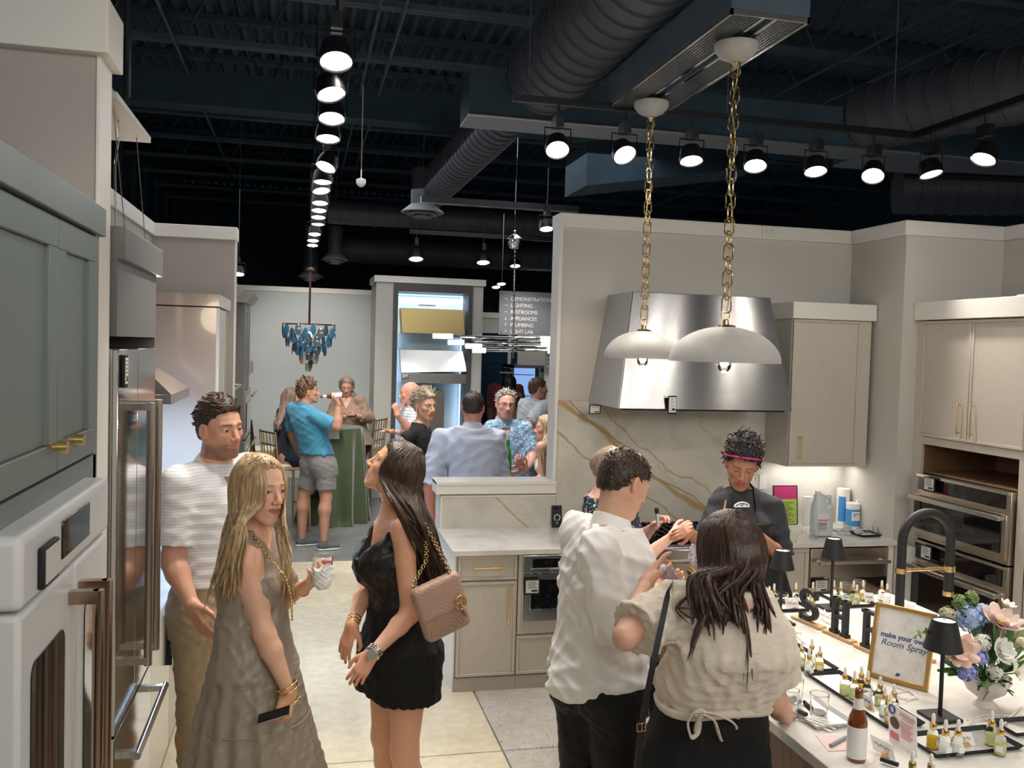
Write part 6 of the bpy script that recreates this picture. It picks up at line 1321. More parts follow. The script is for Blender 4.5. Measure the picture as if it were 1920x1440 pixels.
b = B(); ring(b, tuple(p.hp(0,-.01,.09)), tuple(p.HR[1]+p.HR[2]*.3), .085*p.hs, .006, 24); b.obj('sunglasses', 'black_gloss', p.root, smooth=60)
# ---- 9 seated woman in navy dress
p = Person('woman with light brown hair in navy dress seated on a tall gold chair', 'f', (549,728), 10.75, 62, head=(80,-4,0), hip=534, H=1.62, base_z=PY(549,728,10.75)[2]-1.62, res=.015, hres=.0055, skin=(.58,.34,.26), bulk=1.15)
dz = p.T[2]-1.62
h = p.hipc.copy()
for q, g in (('L',-1),('R',1)): p.leg[q] = [h+p.R*g*.09+V3(0,0,-.02), h+p.R*g*.11+p.F*.40+V3(0,0,-.04), h+p.R*g*.11+p.F*.38+V3(0,0,-.45)]
p.setarm('R', p.j(545,815,10.55), p.j(585,835,10.5)); p.hand_ops('R', (1,.2,0), (0,0,-1), curl=.4); p.hand_ops('L', (0,0,-1), (0,1,0), curl=.4)
p.build(); p.locks('hair_palebrown', [(75,180,[p.j(524,785,10.6),p.j(520,800,10.55)],.02,50,.02,.014),(180,285,[p.j(526,785,10.85),p.j(520,800,10.85)],.02,50,.02,.014)], capk=1.3)
p.garment('dress', p.top_ops(inf=.016, hem=p.zt(.50), sleeve=.95, slr=.02)+[(f_cone(p.leg[q][0], p.leg[q][1]*.85+p.leg[q][0]*.15, .11, .085), .08) for q in 'LR'], 'dress_navy', wr=.006, wl=.14, cuts=[p.neck_cut(.062)])
for q, g in (('L',-1),('R',1)):
    b = B(); a = p.leg[q][2]; b.tube([a+V3(0,0,-.02), a+V3(0,0,-.05)+p.F*.12], [.04,.03], 8); b.obj('shoe', 'shoe_dark', p.root, smooth=60)
NAVY = p
# ---- 10 woman in tan blouse
p = Person('woman in loose tan blouse and black trousers looking at her phone behind the green table', 'f', (650,709), 12.05, 184, head=(186,-22,0), hip=653, res=.014, hres=.005, skin=(.60,.34,.26), bulk=1.30)
p.setarm('L', p.j(692,783,12.0), p.j(662,779,11.75), p.j(676,752,12.05)); p.hand_ops('L', (-.9,-.2,.1), (0,.5,.5), curl=.55, thumb=.4)
p.setarm('R', p.j(617,790,12.0), p.j(646,781,11.75), p.j(632,752,12.05)); p.hand_ops('R', (.9,-.2,.1), (0,.5,.5), curl=.55, thumb=.4)
p.build(); p.locks('hair_palebrown', [(70,180,[p.j(668,742,12.1),p.j(668,752,12.1)],.012,40,.006,.012),(180,290,[p.j(636,742,12.1),p.j(636,752,12.1)],.012,40,.006,.012)], capk=1.2)
p.garment('blouse', p.top_ops(inf=.035, hem=p.zt(.50), sleeve=1, slr=.035, fore=.55, loose=.03), 'blouse_tan', wr=.008, wl=.16, cuts=[p.neck_cut(.06, vee=.10, vw=.05)], seed=3, res=.013); p.garment('trousers', p.pants_ops(inf=.012), 'trousers_black'); p.shoes('shoe_dark')
# ---- 11 bald man
p = Person('bald man in white striped polo giving a thumbs up and holding a plate', 'm', (767,717), 9.7, -70, head=(-78,-4,0), hip=778, res=.013, hres=.0048, skin=(.62,.32,.24))
p.setarm('L', p.j(762,800,9.5), p.j(752,785,9.2), p.j(782,775,9.55)); p.setarm('L', p.j(768,806,9.45), p.j(745,778,9.35)); p.hand_ops('L', (-.2,0,.9), (-.4,.6,.2), curls=[.7,.9,.95,.95], thumb=-.6)
p.setarm('R', p.j(772,815,9.8), p.j(748,811,9.55)); p.hand_ops('R', (-1,-.1,0), (0,.2,1), curl=.25, thumb=.3)
p.build(); p.short_hair('hair_grey', noise=.002, fringe=True, line=([-.12,-.09,-.05,-.015,.01,.045],[-.05,-.05,-.04,0,.03,.12]))
p.garment('polo_shirt', p.top_ops(inf=.020, hem=p.zt(.50), sleeve=.85, slr=.026, loose=.02), 'polo_striped_far', wr=.006, wl=.15, cuts=[p.neck_cut(.058)], res=.011); p.collar('polo_striped_far', r=.064); p.garment('trousers', p.pants_ops(), 'trousers_navy'); p.shoes('shoe_dark'); BALD = p
# ---- 12 woman in black top
p = Person('woman with pinned ash-blonde hair in sleeveless black top glancing over', 'f', (800,734), 7.85, 100, head=(148,-6,0), hip=795, res=.011, hres=.0042, skin=(.60,.33,.23), headk=1.02)
p.lip = np.array([.45,.14,.13]); p.setarm('R', p.j(735,850,7.7), p.j(715,905,7.7), p.j(764,822,7.72)); p.hand_ops('R', (0,0,-1), (1,0,0), curl=.4); p.hand_ops('L', (.8,0,0), (0,0,-1), curl=.4)
p.build(); LB = ([-.12,-.06,-.02,.01,.045,.075,.1],[-.075,-.055,-.01,.02,.060,.079,.090]); p.short_hair('hair_ashblonde', LB, noise=.003, wl=.03, thick=2.0, topz=.012); p.tufts('hair_ashblonde', 520, .060, .0036, (.5,-.8,.0), .0, LB, topz=.012, rad=1.01)
b = B(); c = p.hp(.03,-.115,.0); b.ball(c, .035*p.hs, 12, 8); b.obj('hair_bun', 'hair_ashblonde', p.root, smooth=90)
p.garment('top', p.top_ops(inf=.014, hem=p.zt(.50), sleeve=.12, slr=.02), 'shorts_black', wr=.003, cuts=[p.neck_cut(.074, vee=.06, vw=.06)], res=.009)
jewel_chain(p, [p.S-p.R*.05+p.F*.03, p.S+p.F*.085-V3(0,0,.05), p.S+p.F*.105-V3(0,0,.14)], .006, n=24); b = B(); c = p.hp(.082,-.0,-.045); ring(b, tuple(c), tuple(p.HR[1]), .014, .003, 14); b.obj('earring', 'gold', p.root, smooth=60)
p.garment('trousers', p.pants_ops(), 'trousers_black'); p.shoes('shoe_dark')
# ---- 13 man in pale blue shirt from behind
p = Person('broad man in pale blue short-sleeved shirt seen from behind at the opening', 'm', (888,736), 7.25, 8, head=(14,-3,0), hip=885, res=.011, hres=.0042, skin=(.58,.26,.19), bulk=1.16)
p.setarm('L', p.j(806,915,7.2), p.j(815,985,7.3), p.j(826,822,7.25)); p.setarm('R', p.j(938,915,7.25), p.j(950,975,7.4), p.j(930,822,7.25)); p.hand_ops('L', (0,.3,-1), (1,0,0)); p.hand_ops('R', (0,.3,-1), (-1,0,0))
p.build(); p.short_hair('hair_darkbrown', noise=.003, line=([-.12,-.09,-.05,-.015,.01,.045,.07,.1],[-.040,-.040,-.030,0,.012,.050,.070,.082])); p.tufts('hair_darkbrown', 360, .020, .0036, (0,-.2,-1), .06, ([-.12,-.09,-.05,-.015,.01,.045,.07,.1],[-.040,-.040,-.030,0,.012,.050,.070,.082]))
p.garment('shirt', p.top_ops(inf=.026, hem=p.zt(.49), sleeve=.92, slr=.042, loose=.02), 'shirt_paleblue', wr=.009, wl=.18, cuts=[p.neck_cut(.046)], seed=31, res=.009); p.collar('shirt_paleblue', r=.062, h=.04); p.garment('trousers', p.pants_ops(), 'trousers_navy'); p.shoes('shoe_dark')
# ---- 14 man with glasses
p = Person('grey-haired man with glasses in blue patterned shirt holding a green bottle', 'm', (951,733), 7.95, 182, head=(180,-4,3), hip=955, res=.011, hres=.0040, skin=(.62,.33,.26), bulk=1.10)
p.beard = ((.34,.28,.24), .6); p.setarm('R', p.j(908,862,7.8), p.j(946,884,7.5), p.j(920,806,7.95)); p.hand_ops('R', (.55,-.2,-.1), (.2,.5,.7), curl=.7, thumb=.8)
p.setarm('L', p.j(1002,850,7.85), p.j(984,880,7.48), p.j(984,806,7.95)); p.hand_ops('L', (-.4,-.3,.4), (.2,.7,.3), curl=.4, thumb=.6, spread=.5)
p.build(); LG = ([-.12,-.09,-.05,-.015,.01,.045,.07,.1],[-.06,-.06,-.04,0,.020,.078,.10,.12]); p.short_hair('hair_grey', LG, noise=.010, wl=.026, thick=2.2); p.tufts('hair_grey', 300, .026, .005, (0,-.7,-.6), .15, LG, curl=.4)
for g in (-1,1):
    b = B(); c = p.hp(g*.032,.094,.004); ring(b, tuple(c), tuple(p.HR[1]), .020*p.hs, .0018, 20, 5, .75); b.tube([p.hp(g*.052,.090,.006), p.hp(g*.078,.0,.008)], .0018, 4); b.obj('eyeglasses', 'black_metal', p.root, smooth=60)
b = B(); b.tube([p.hp(-.012,.098,.008), p.hp(.012,.098,.008)], .0018, 4); b.obj('eyeglass_bridge', 'black_metal', p.root)
p.garment('shirt', p.top_ops(inf=.024, hem=p.zt(.49), sleeve=1, slr=.03, fore=.15, loose=.02), 'paisley_blue', wr=.008, wl=.16, cuts=[p.neck_cut(.058, vee=.12, vw=.045)], seed=33, res=.009); p.collar('paisley_blue', r=.066, h=.04, lay=.028, gap=1.0); p.garment('trousers', p.pants_ops(), 'trousers_navy'); p.shoes('shoe_dark'); GLASSES = p
# ---- 15 blonde woman at the opening edge
p = Person('straight blonde-haired woman in white tank top at the right edge of the opening', 'f', (1024,779), 7.55, -80, head=(-75,-2,0), hip=1024, H=1.63, res=.012, hres=.0045, skin=(.60,.34,.25))
p.hand_ops('L', (0,0,-1), (1,0,0)); p.hand_ops('R', (0,0,-1), (1,0,0)); p.setarm('L', p.j(1016,900,7.35), p.j(985,905,7.3), p.j(1016,838,7.4)); p.hand_ops('L', (-1,0,0), (0,0,1))
p.build(); p.locks('hair_blonde', [(80,180,[p.j(1020,840,7.5),p.j(1024,862,7.5)],.012,60,.006,.010),(180,285,[p.j(1014,840,7.38),p.j(1018,862,7.36)],.012,70,.006,.010)], capk=1.2)
p.garment('tank_top', p.top_ops(inf=.012, hem=p.zt(.50), sleeve=0), 'tank_white', cuts=[p.neck_cut(.072)]+[(lambda x,y,z,s=p.sh[q]: .05-np.sqrt((x-s[0])**2+(y-s[1])**2+(z-s[2])**2)) for q in 'LR'], res=.010); p.garment('trousers', p.pants_ops(), 'trousers_navy'); p.shoes('shoe_dark')
# ---- 16 man in pale polo, side view
p = Person('young man in pale blue polo in profile facing right in the far room', 'm', (1010,709), 10.4, 62, head=(84,0,0), hip=1003, res=.014, hres=.005, skin=(.58,.32,.24))
p.setarm('R', p.j(992,795,10.2), p.j(1010,812,10.3)); p.hand_ops('R', (.8,.3,0), (0,0,-1)); p.hand_ops('L', (0,0,-1), (1,0,0)); p.build(); p.short_hair('hair_brown', noise=.003); p.tufts('hair_brown', 220, .020, .005, (0,.9,-.2), .05)
p.garment('polo_shirt', p.top_ops(inf=.022, hem=p.zt(.49), sleeve=.85, slr=.03, loose=.02), 'polo_pale', wr=.008, wl=.16, cuts=[p.neck_cut(.058)], res=.012); p.collar('polo_pale', r=.062, h=.04); p.garment('trousers', p.pants_ops(), 'trousers_navy'); p.shoes('shoe_dark')
# ---- 17, 18 far pair
p = Person('man in maroon shirt and dark cap in the far hall', 'm', (951,690), 14.0, 20, head=(30,0,0), hip=946, res=.018, hres=.007, skin=(.30,.17,.12), bulk=1.3); p.hand_ops('L', (0,0,-1), (1,0,0)); p.hand_ops('R', (0,0,-1), (-1,0,0)); p.build(); p.short_hair('hair_black', noise=.002)
p.garment('shirt', p.top_ops(inf=.03, hem=p.zt(.49), sleeve=.9, slr=.03), 'maroon', wr=.008, wl=.18, cuts=[p.neck_cut(.058)], res=.016); p.garment('trousers', p.pants_ops(), 'trousers_navy', res=.016); p.shoes('shoe_dark')
b = B(); ring(b, tuple(p.hp(0,-.012,.052)), tuple(p.HR[2]), .094*p.hs, .014, 20); b.obj('headband', 'white_plastic', p.root, smooth=60)
p = Person('woman with long straight black hair in the far hall, seen from behind', 'f', (954,704), 13.4, -10, head=(-10,0,0), hip=957, res=.018, hres=.007, skin=(.30,.17,.11)); p.hand_ops('L', (0,0,-1), (1,0,0)); p.hand_ops('R', (0,0,-1), (-1,0,0)); p.build()
p.locks('hair_black', [(70,290,[p.j(956,740,13.25),p.j(958,752,13.2)],.05,150,.01,.018)], capk=1.4)
p.garment('dress', p.top_ops(inf=.014, hem=p.zt(.45), sleeve=.2), 'blouse_tan', cuts=[p.neck_cut(.06)], res=.016); p.garment('trousers', p.pants_ops(), 'trousers_black', res=.016); p.shoes('shoe_dark')
# ================================================================== PENDANT LAMPS
mat('plaster_white', (.36,.35,.33), .6, noise=.05, nscale=20); mat('chain_brass', (.50,.37,.20), .25, metal=1)
for k, (px, topy, rimy, r, cy, lb) in enumerate([(1205,620,676,.235,187,'left white dome pendant lamp on a brass chain, farther over the island'),(1358,612,683,.267,78,'right white dome pendant lamp on a brass chain, nearer over the island')]):
    c = PX(px, rimy-4, 2.0); zr = c[2]; zt_ = PY(px, topy, c[1])[2]; h = zt_-zr; t = thing('pendant_lamp', lb, 'pendant lamp', (c[0],c[1],zr))
    prof = [(r*math.cos(a), h*math.sin(a)) for a in np.linspace(0, math.pi/2*.97, 14)]; ins = [((r-.008)*math.cos(a), (h-.008)*math.sin(a)) for a in np.linspace(math.pi/2*.97, 0, 10)]
    b = B(); b.lathe(prof+ins, (c[0],c[1],zr), 48); b.obj('dome_shade', 'plaster_white', t, smooth=40)
    b = B(); b.lathe([(.05,h-.004),(.045,h+.006),(.016,h+.010),(.014,h+.03),(.008,h+.035)], (c[0],c[1],zr), 20); ring(b, (c[0],c[1],zr+h+.055), (0,1,0), .022, .0045, 20); b.obj('finial', 'chain_brass', t, smooth=40)
    b = B(); b.tube([(c[0],c[1],zr+h-.01),(c[0],c[1],zr+.03)],.022,12); b.obj('socket', 'brass', t, smooth=40)
    b = B(); b.ball((c[0],c[1],zr-.012),.034,16,10,(1,1,1.15)); b.obj('bulb', 'glass', t, smooth=180)
    b = B(); b.ball((c[0],c[1],zr-.004),.014,10,8,(1,1,1.4)); b.obj('filament', 'bulb_glow', t, smooth=180)
    pl = bpy.data.lights.new('pendant_bulb', 'POINT'); pl.energy = 9; pl.color = (1,.85,.68); pl.shadow_soft_size = .03; po = bpy.data.objects.new('pendant_bulb', pl); COL.objects.link(po); po.location = (c[0],c[1],zr-.06)
    zc = 3.66; z0 = zr+h+.075; n = int(round((zc-.06-z0)/.062)); st = (zc-.06-z0)/n
    b = B(); L = st*1.30; w = .023; b.tube([(w*.55,0,-L/2),(w,0,-L/2+.012),(w,0,L/2-.012),(w*.55,0,L/2),(-w*.55,0,L/2),(-w,0,L/2-.012),(-w,0,-L/2+.012),(-w*.55,0,-L/2),(w*.55,0,-L/2)], .0042, 6, caps=False)
    first = b.obj('chain_link', 'chain_brass', t, local=True, smooth=40)
    for i in range(n):
        o = first if i == 0 else first.copy()
        if i: COL.objects.link(o)
        o.location = (0,0,z0-zr+st*(i+.5)); o.rotation_euler = (0,0,math.radians(40 if i%2 else 130))
    b = B(); b.tube([(c[0]+.012*math.sin(i*1.1)+.008,c[1]+.01,z0+st*i) for i in range(n+1)], .0028, 5); b.obj('cord', mat('cord_gold', (.62,.47,.10), .5), t, smooth=60)
    b = B(); b.lathe([(.018,-.075),(.03,-.07),(.075,-.050),(.100,-.02),(.104,.0),(.103,.012),(.02,.014)], (c[0],c[1],zc+.012), 32); b.obj('canopy', 'plaster_white', t, smooth=40)
    b = B(); b.lathe([(.005,-.10),(.012,-.09),(.022,-.075),(.018,-.06)], (c[0],c[1],zc+.01), 16); b.obj('canopy_nut', 'chain_brass', t, smooth=40)
# ================================================================== ISLAND
t = thing('kitchen_island', 'long island with white veined stone top and walnut panels covered with perfume trays', 'island', (2.4,2.8,0))
b = B(); b.box(1.78,3.04,1.3,4.20,.0,.875); b.obj('body', 'wood_walnut', t)
for k in range(4): b = B(); b.box(1.765,1.78,1.32+k*.72,1.32+k*.72+.70,.08,.87); b.obj('panel', 'wood_walnut', t, bev=.003)
b = B(); b.box(1.63,3.165,1.2,4.31,.875,.915); b.obj('stone_top', 'counter_stone', t, bev=.004)
ZI = .916
def onI(x, y): return PZ(x, y, ZI)
# faucet
c = onI(1684,1186); xr = PY(1780,1070,c[1])[0]; zg = PY(1684,1070,c[1])[2]; ztop = PY(1734,953,c[1])[2]; R_ = (xr-c[0])/2; ra = .021
t = thing('kitchen_faucet', 'tall black arched faucet with brass collars and spray head on the island', 'faucet', c)
b = B(); b.tube([tuple(c),(c[0],c[1],ztop-R_-ra)]+arc((c[0]+R_,c[1],ztop-R_-ra),R_,180,0,20)+[(xr,c[1],PY(1780,1080,c[1])[2])], ra, 18); b.obj('arched_spout', 'black_matte', t, smooth=50)
zb = PY(1775,1117,c[1])[2]; b = B(); b.tube([(xr,c[1],zg+.02),(xr,c[1],zb+.02)], ra*1.08, 18); b.obj('spray_head', 'black_matte', t, smooth=50)
b = B(); b.obj('brass_collar', 'brass', t) if 0 else None
for x_, za, zb_ in ((xr,zb+.022,zb),(xr,zg+.016,zg-.012),(c[0],zg+.012,zg-.012)): b = B(); b.tube([(x_,c[1],za),(x_,c[1],zb_)], ra*1.2, 18); b.obj('brass_collar', 'brass', t, smooth=40)
b = B(); b.tube([(c[0],c[1]-.0,zg),(xr,c[1],zg+.004)], .0075, 10); b.obj('docking_arm', 'brass', t, smooth=40)
b = B(); b.tube([tuple(c),(c[0],c[1],c[2]+.012)], .032, 20); b.obj('base_ring', 'brass', t, smooth=40)
# table lamps
for k, (x, yb, yt, ys, ws, lb) in enumerate([(1462,1168,1031,1066,46,'black cordless table lamp nearest the cream blouse woman'),(1558,1141,1009,1046,44,'black cordless table lamp standing behind the black letters'),(1762,1346,1162,1217,70,'black cordless table lamp in front of the flowers')]):
    c = onI(x, yb); xx = {0:1463,1:1558,2:1767}[k]; zt_ = PY(xx,yt,c[1])[2]; zs = PY(xx,ys,c[1])[2]; dep = CAMM[2]@(c-CAM0); r = ws/2/FPX*dep
    t = thing('table_lamp', lb, 'lamp', c, 'cordless table lamps')
    b = B(); b.box(c[0]-.055,c[0]+.055,c[1]-.055,c[1]+.055,ZI,ZI+.012); b.obj('base_plate', 'black_matte', t, bev=.003)
    b = B(); b.tube([(c[0],c[1],ZI+.01),(c[0],c[1],zs+.03)], .0075, 12); b.obj('stem', 'black_matte', t, smooth=40)
    b = B(); b.lathe([(r,zs),(r*.62,zt_),(r*.60,zt_),(r*.58,zt_-.008),(r*.96,zs)], (c[0],c[1],0), 36); b.obj('lamp_shade', 'black_matte', t, smooth=40)
    b = B(); b.lathe([(.001,zt_-.006),(r*.56,zt_-.006),(r*.56,zt_-.010),(.001,zt_-.010)], (c[0],c[1],0), 30); b.obj('diffuser', mat('lamp_diffuser', (1,.97,.9), .6, emit=(1,.93,.82), es=1.6), t)
    b = B(); b.lathe([(.001,zt_+.0),(.007,zt_+.0),(.007,zt_-.004),(.001,zt_-.004)], (c[0],c[1],0), 14); b.obj('touch_button', 'steel', t)
    pl = bpy.data.lights.new('table_lamp_light', 'POINT'); pl.energy = 1.2; pl.color = (1,.85,.66); pl.shadow_soft_size = .02; po = bpy.data.objects.new('table_lamp_light', pl); COL.objects.link(po); po.location = (c[0],c[1],zs+.02)
# black letters
def letter(kind, pa, pb, ytop, label, base=True):
    A = onI(*pa); Bp = onI(*pb); U = Bp-A; L = np.linalg.norm(U); U = U/L; N = np.array([-U[1],U[0],0]); M_ = (A+Bp)/2; H_ = PY((pa[0]+pb[0])/2, ytop, M_[1])[2]-ZI-.016
    t = thing('letter_sign', label, 'letter', M_, 'black letters on wooden stands'); rx = math.atan2(U[1],U[0]); t.rotation_euler = (0,0,rx); w = L*.62; d = .012; s = w*.20; q = w*.13
    b = B(); b.box(-L/2,L/2,-.022,.022,0,.014); b.obj('wooden_stand', 'wood_light', t, local=True, bev=.002)
    b = B(); z0 = .014; x0, x1 = -w/2, w/2; hh = H_
    if kind == 'H':
        for a in (x0+q*.8, x1-q*.8-s): b.box(a,a+s,-d,d,z0,z0+hh)
        for a in (x0,x1-s-q*1.6):
            for z in (z0,z0+hh-q): b.box(a,a+s+q*1.6,-d*1.001,d*1.001,z,z+q)
        b.box(x0+q,x1-q,-d*.99,d*.99,z0+hh*.45,z0+hh*.45+q*1.1)
    elif kind == 'E':
        b.box(x0+q*.8,x0+q*.8+s,-d,d,z0,z0+hh)
        for z in (z0,z0+hh-q): b.box(x0,x1,-d*1.001,d*1.001,z,z+q)
        b.box(x0+q,x1-q*2.2,-d*.99,d*.99,z0+hh*.46,z0+hh*.46+q); b.box(x1-q,x1,-d,d,z0,z0+hh*.26); b.box(x1-q,x1,-d,d,z0+hh*.74,z0+hh); b.box(x1-q*3,x1-q*2.1,-d,d,z0+hh*.38,z0+hh*.62)
    elif kind == 'S':
        P2 = []; r2 = (hh-s)/4; cx = 0
        for a in np.linspace(20,270,16): P2.append((w*.36*math.cos(math.radians(a)), z0+s/2+3*r2+r2*math.sin(math.radians(a))))
        for a in np.linspace(90,-160,16): P2.append((w*.38*math.cos(math.radians(a)), z0+s/2+r2+r2*math.sin(math.radians(a))))
        n = len(P2); vs = []; fs = []
        for i,(x,z) in enumerate(P2):
            j0, j1 = max(i-1,0), min(i+1,n-1); tx, tz = P2[j1][0]-P2[j0][0], P2[j1][1]-P2[j0][1]; l = math.hypot(tx,tz); nx, nz = -tz/l, tx/l; hw = s*(.28+.26*math.sin(math.pi*i/(n-1)))
            for yy in (-d,d): vs += [(x+nx*hw,yy,z+nz*hw),(x-nx*hw,yy,z-nz*hw)]
        for i in range(n-1):
            a = i*4; c2 = a+4; fs += [(a,a+1,c2+1,c2),(a+2,c2+2,c2+3,a+3),(a,c2,c2+2,a+2),(a+1,a+3,c2+3,c2+1)]
        fs += [(0,2,3,1),((n-1)*4,(n-1)*4+1,(n-1)*4+3,(n-1)*4+2)]; b.add(vs, fs)
        b.box(w*.34,w*.34+q*.7,-d,d,z0+hh*.70,z0+hh*.98); b.box(-w*.36-q*.7,-w*.36,-d,d,z0+hh*.02,z0+hh*.28)
    b.obj('letter', 'black_matte', t, local=True)
letter('S', (1489,1158), (1543,1181), 1102, 'black letter S on a wooden stand')
letter('H', (1548,1184), (1601,1208), 1122, 'black letter H on a wooden stand')
letter('E', (1606,1211), (1660,1236), 1146, 'black letter E on a wooden stand, partly behind the framed sign')
A = onI(1715,1240); Bp = onI(1756,1247); b = B(); b.box(A[0],Bp[0]+.02,A[1]-.03,A[1]+.02,ZI,ZI+.014); o = b.obj('wooden_stand', 'wood_light', bev=.002); props(o, 'end of a wooden letter stand peeking out right of the gold frame', 'stand')
# framed sign
BLc, BRc = onI(1627,1266), onI(1741,1297); U = unit(BRc-BLc); wf = np.linalg.norm(BRc-BLc); hf = PY(1652,1128,BLc[1]+.03)[2]-ZI; lean = unit(V3(-U[1],U[0],0)); lean = lean if lean[1] > 0 else -lean
Vv = unit(V3(0,0,1)+lean*.22); hf = hf/Vv[2]*1.0; Nn = np.cross(U, Vv)
t = thing('framed_sign', 'gold framed marble look sign reading make your own Room Spray', 'sign', (BLc+BRc)/2)
def plate(o, u0,u1,v0,v1,d0,d1): return [tuple(o+U*a+Vv*c2+Nn*d) for d in (d0,d1) for a,c2 in ((u0,v0),(u1,v0),(u1,v1),(u0,v1))]
fw = .017
for nm, q in (('frame_side',(0,fw,0,hf)),('frame_side',(wf-fw,wf,0,hf)),('frame_rail',(fw,wf-fw,0,fw)),('frame_rail',(fw,wf-fw,hf-fw,hf))): b = B(); b.hexa(plate(BLc,*q,0,.016)); b.obj(nm, mat('frame_gold', (.60,.40,.14), .35, metal=.9), t, bev=.002, seg=1)
marble('marble_print', (.80,.79,.77), (.55,.53,.50), (.62,.60,.58), 6, .2, gold=.5); b = B(); b.hexa(plate(BLc,fw,wf-fw,fw,hf-fw,.002,.008)); b.obj('print', 'marble_print', t)
mat('ink_blue', (.04,.08,.25), .6)
text('lettering', 'make your own', .0285, 'ink_blue', t, BLc+U*(fw+.016)+Vv*hf*.565+Nn*.0085, U, Vv, bold=.0006)
text('lettering', 'Room Spray', .036, 'ink_blue', t, BLc+U*(fw+.020)+Vv*hf*.455+Nn*.0085, U, Vv, shear=.35)
text('logo_mark', 'ss', .022, 'ink_blue', t, BLc+U*(wf*.5-.010)+Vv*hf*.095+Nn*.0085, U, Vv, shear=.45, bold=.0012, spacing=.85)
# trays
mat('tray_silver', (.75,.75,.74), .42, metal=.85)
def tray(corner, du, dv, w, d, label, side='black_matte'):
    """corner on the island, unit direction du (width w) and dv (depth d)"""
    C0 = np.asarray(corner); U1, V1 = unit(du), unit(dv); t = thing('serving_tray', label, 'tray', C0+(U1*w+V1*d)/2, 'perfume trays')
    def Q(a, c2, z): return tuple(C0+U1*a+V1*c2+V3(0,0,z))
    b = B(); e = .010
    b.hexa([Q(e,e,.001),Q(w-e,e,.001),Q(w-e,d-e,.001),Q(e,d-e,.001),Q(e,e,.004),Q(w-e,e,.004),Q(w-e,d-e,.004),Q(e,d-e,.004)]); b.obj('tray_floor', 'tray_silver', t)
    b = B()
    for (a0,c0),(a1,c1) in (((0,0),(w,0)),((w,0),(w,d)),((w,d),(0,d)),((0,d),(0,0))):
        m0 = (a0*.5+w*.25 if 0 else a0, c0); ia0 = e if a0 == 0 else w-e; ic0 = e if c0 == 0 else d-e; ia1 = e if a1 == 0 else w-e; ic1 = e if c1 == 0 else d-e
        b.add([Q(ia0,ic0,.002),Q(ia1,ic1,.002),Q(a1,c1,.018),Q(a0,c0,.018),Q(ia0,ic0,.0),Q(ia1,ic1,.0),Q(a1,c1,.0155),Q(a0,c0,.0155)],[(0,1,2,3),(7,6,5,4),(3,2,6,7),(0,4,5,1)])
    b.obj('tray_rim', side, t)
    return t
DV = V3(0,1,0); DU = V3(1,0,0)
def tray_px(pnear, w, d, label, ang=0, side='black_matte'):
    a = math.radians(ang); c = onI(*pnear); return tray(c, V3(math.cos(a),math.sin(a),0), V3(-math.sin(a),math.cos(a),0), w, d, label, side)
tray_px((1418,1150), .30, .17, 'black-sided tray of perfume bottles beside the first table lamp', -2)
tray_px((1587,1141), .18, .26, 'black-sided tray of perfume bottles behind the letter H', 2)
tray_px((1511,1264), .15, .32, 'black-sided tray of perfume bottles beside the cream blouse woman')
tray_px((1664,1369), .15, .52, 'long black-sided tray of perfume bottles in front of the framed sign')
tray_px((1757,1425), .34, .17, 'black-sided tray of perfume bottles in the lower right corner', 2)
tray_px((1530,1371), .16, .26, 'silver tray with glass tumblers and paper strips', 3, 'tray_silver')
b = B(); c = onI(1906,1384); tray(c, DU, DV, .2, .12, 'corner of another tray at the right edge of the island')
# perfume bottles
mat('rubber_white', (.75,.72,.70), .5); mat('bottle_glass', (.97,1,.98), .03, trans=1, ior=1.12)
LIQ = {'g': mat('liquid_green', (.82,.86,.42), .2, trans=.35, ior=1.1), 'y': mat('liquid_yellow', (.95,.74,.08), .2, trans=.3, ior=1.1), 'c': mat('liquid_clear', (.92,.95,.92), .1, trans=.75, ior=1.1), 'd': mat('liquid_amber', (.85,.58,.05), .2, trans=.25, ior=1.1)}
def perfume(liq):
    t = thing('perfume_bottle', 'x', 'bottle', (0,0,0)); 
    b = B(); b.lathe([(.001,0),(.0165,0),(.0175,.003),(.0175,.046),(.014,.053),(.0085,.058),(.0085,.064)], n=16); g = b.obj('glass_body', 'bottle_glass', t, local=True, smooth=40)
    b = B(); b.lathe([(.001,.002),(.0150,.002),(.0150,.036),(.001,.0365)], n=14); b.obj('liquid', LIQ[liq], t, local=True, smooth=40)
    b = B(); b.lathe([(.001,.060),(.0105,.060),(.0105,.076),(.0095,.078),(.001,.078)], n=14); b.obj('collar', 'gold', t, local=True, smooth=40)
    b = B(); b.lathe([(.001,.078),(.0055,.078),(.0060,.095),(.0050,.104),(.002,.108),(.001,.108)], n=12); b.obj('dropper_bulb', 'rubber_white', t, local=True, smooth=50)
    b = B(); b.box(-.010,.010,-.0182,-.0174,.012,.030); b.obj('label', 'paper', t, local=True)
    return t
protos = {k: None for k in 'gycd'}
def put_bottle(xt, yt, kind, label, sc=1.0):
    """bulb top pixel; the base stands on a tray"""
    zt_ = ZI+.004+.108*sc; c = PZ(xt, yt, zt_)
    if protos[kind] is None: protos[kind] = perfume(kind); o = protos[kind]
    else: o = copy_tree(protos[kind])
    o.location = (c[0],c[1],ZI+.004); o.scale = (sc,)*3; o['label'] = label; o['group'] = 'dropper perfume bottles'; o.rotation_euler = (0,0,RNG.random()*2-1); return o
ordl = ['first','second','third','fourth','fifth','sixth','seventh','eighth']
CN = {'g':'pale green','y':'yellow','c':'clear','d':'amber'}
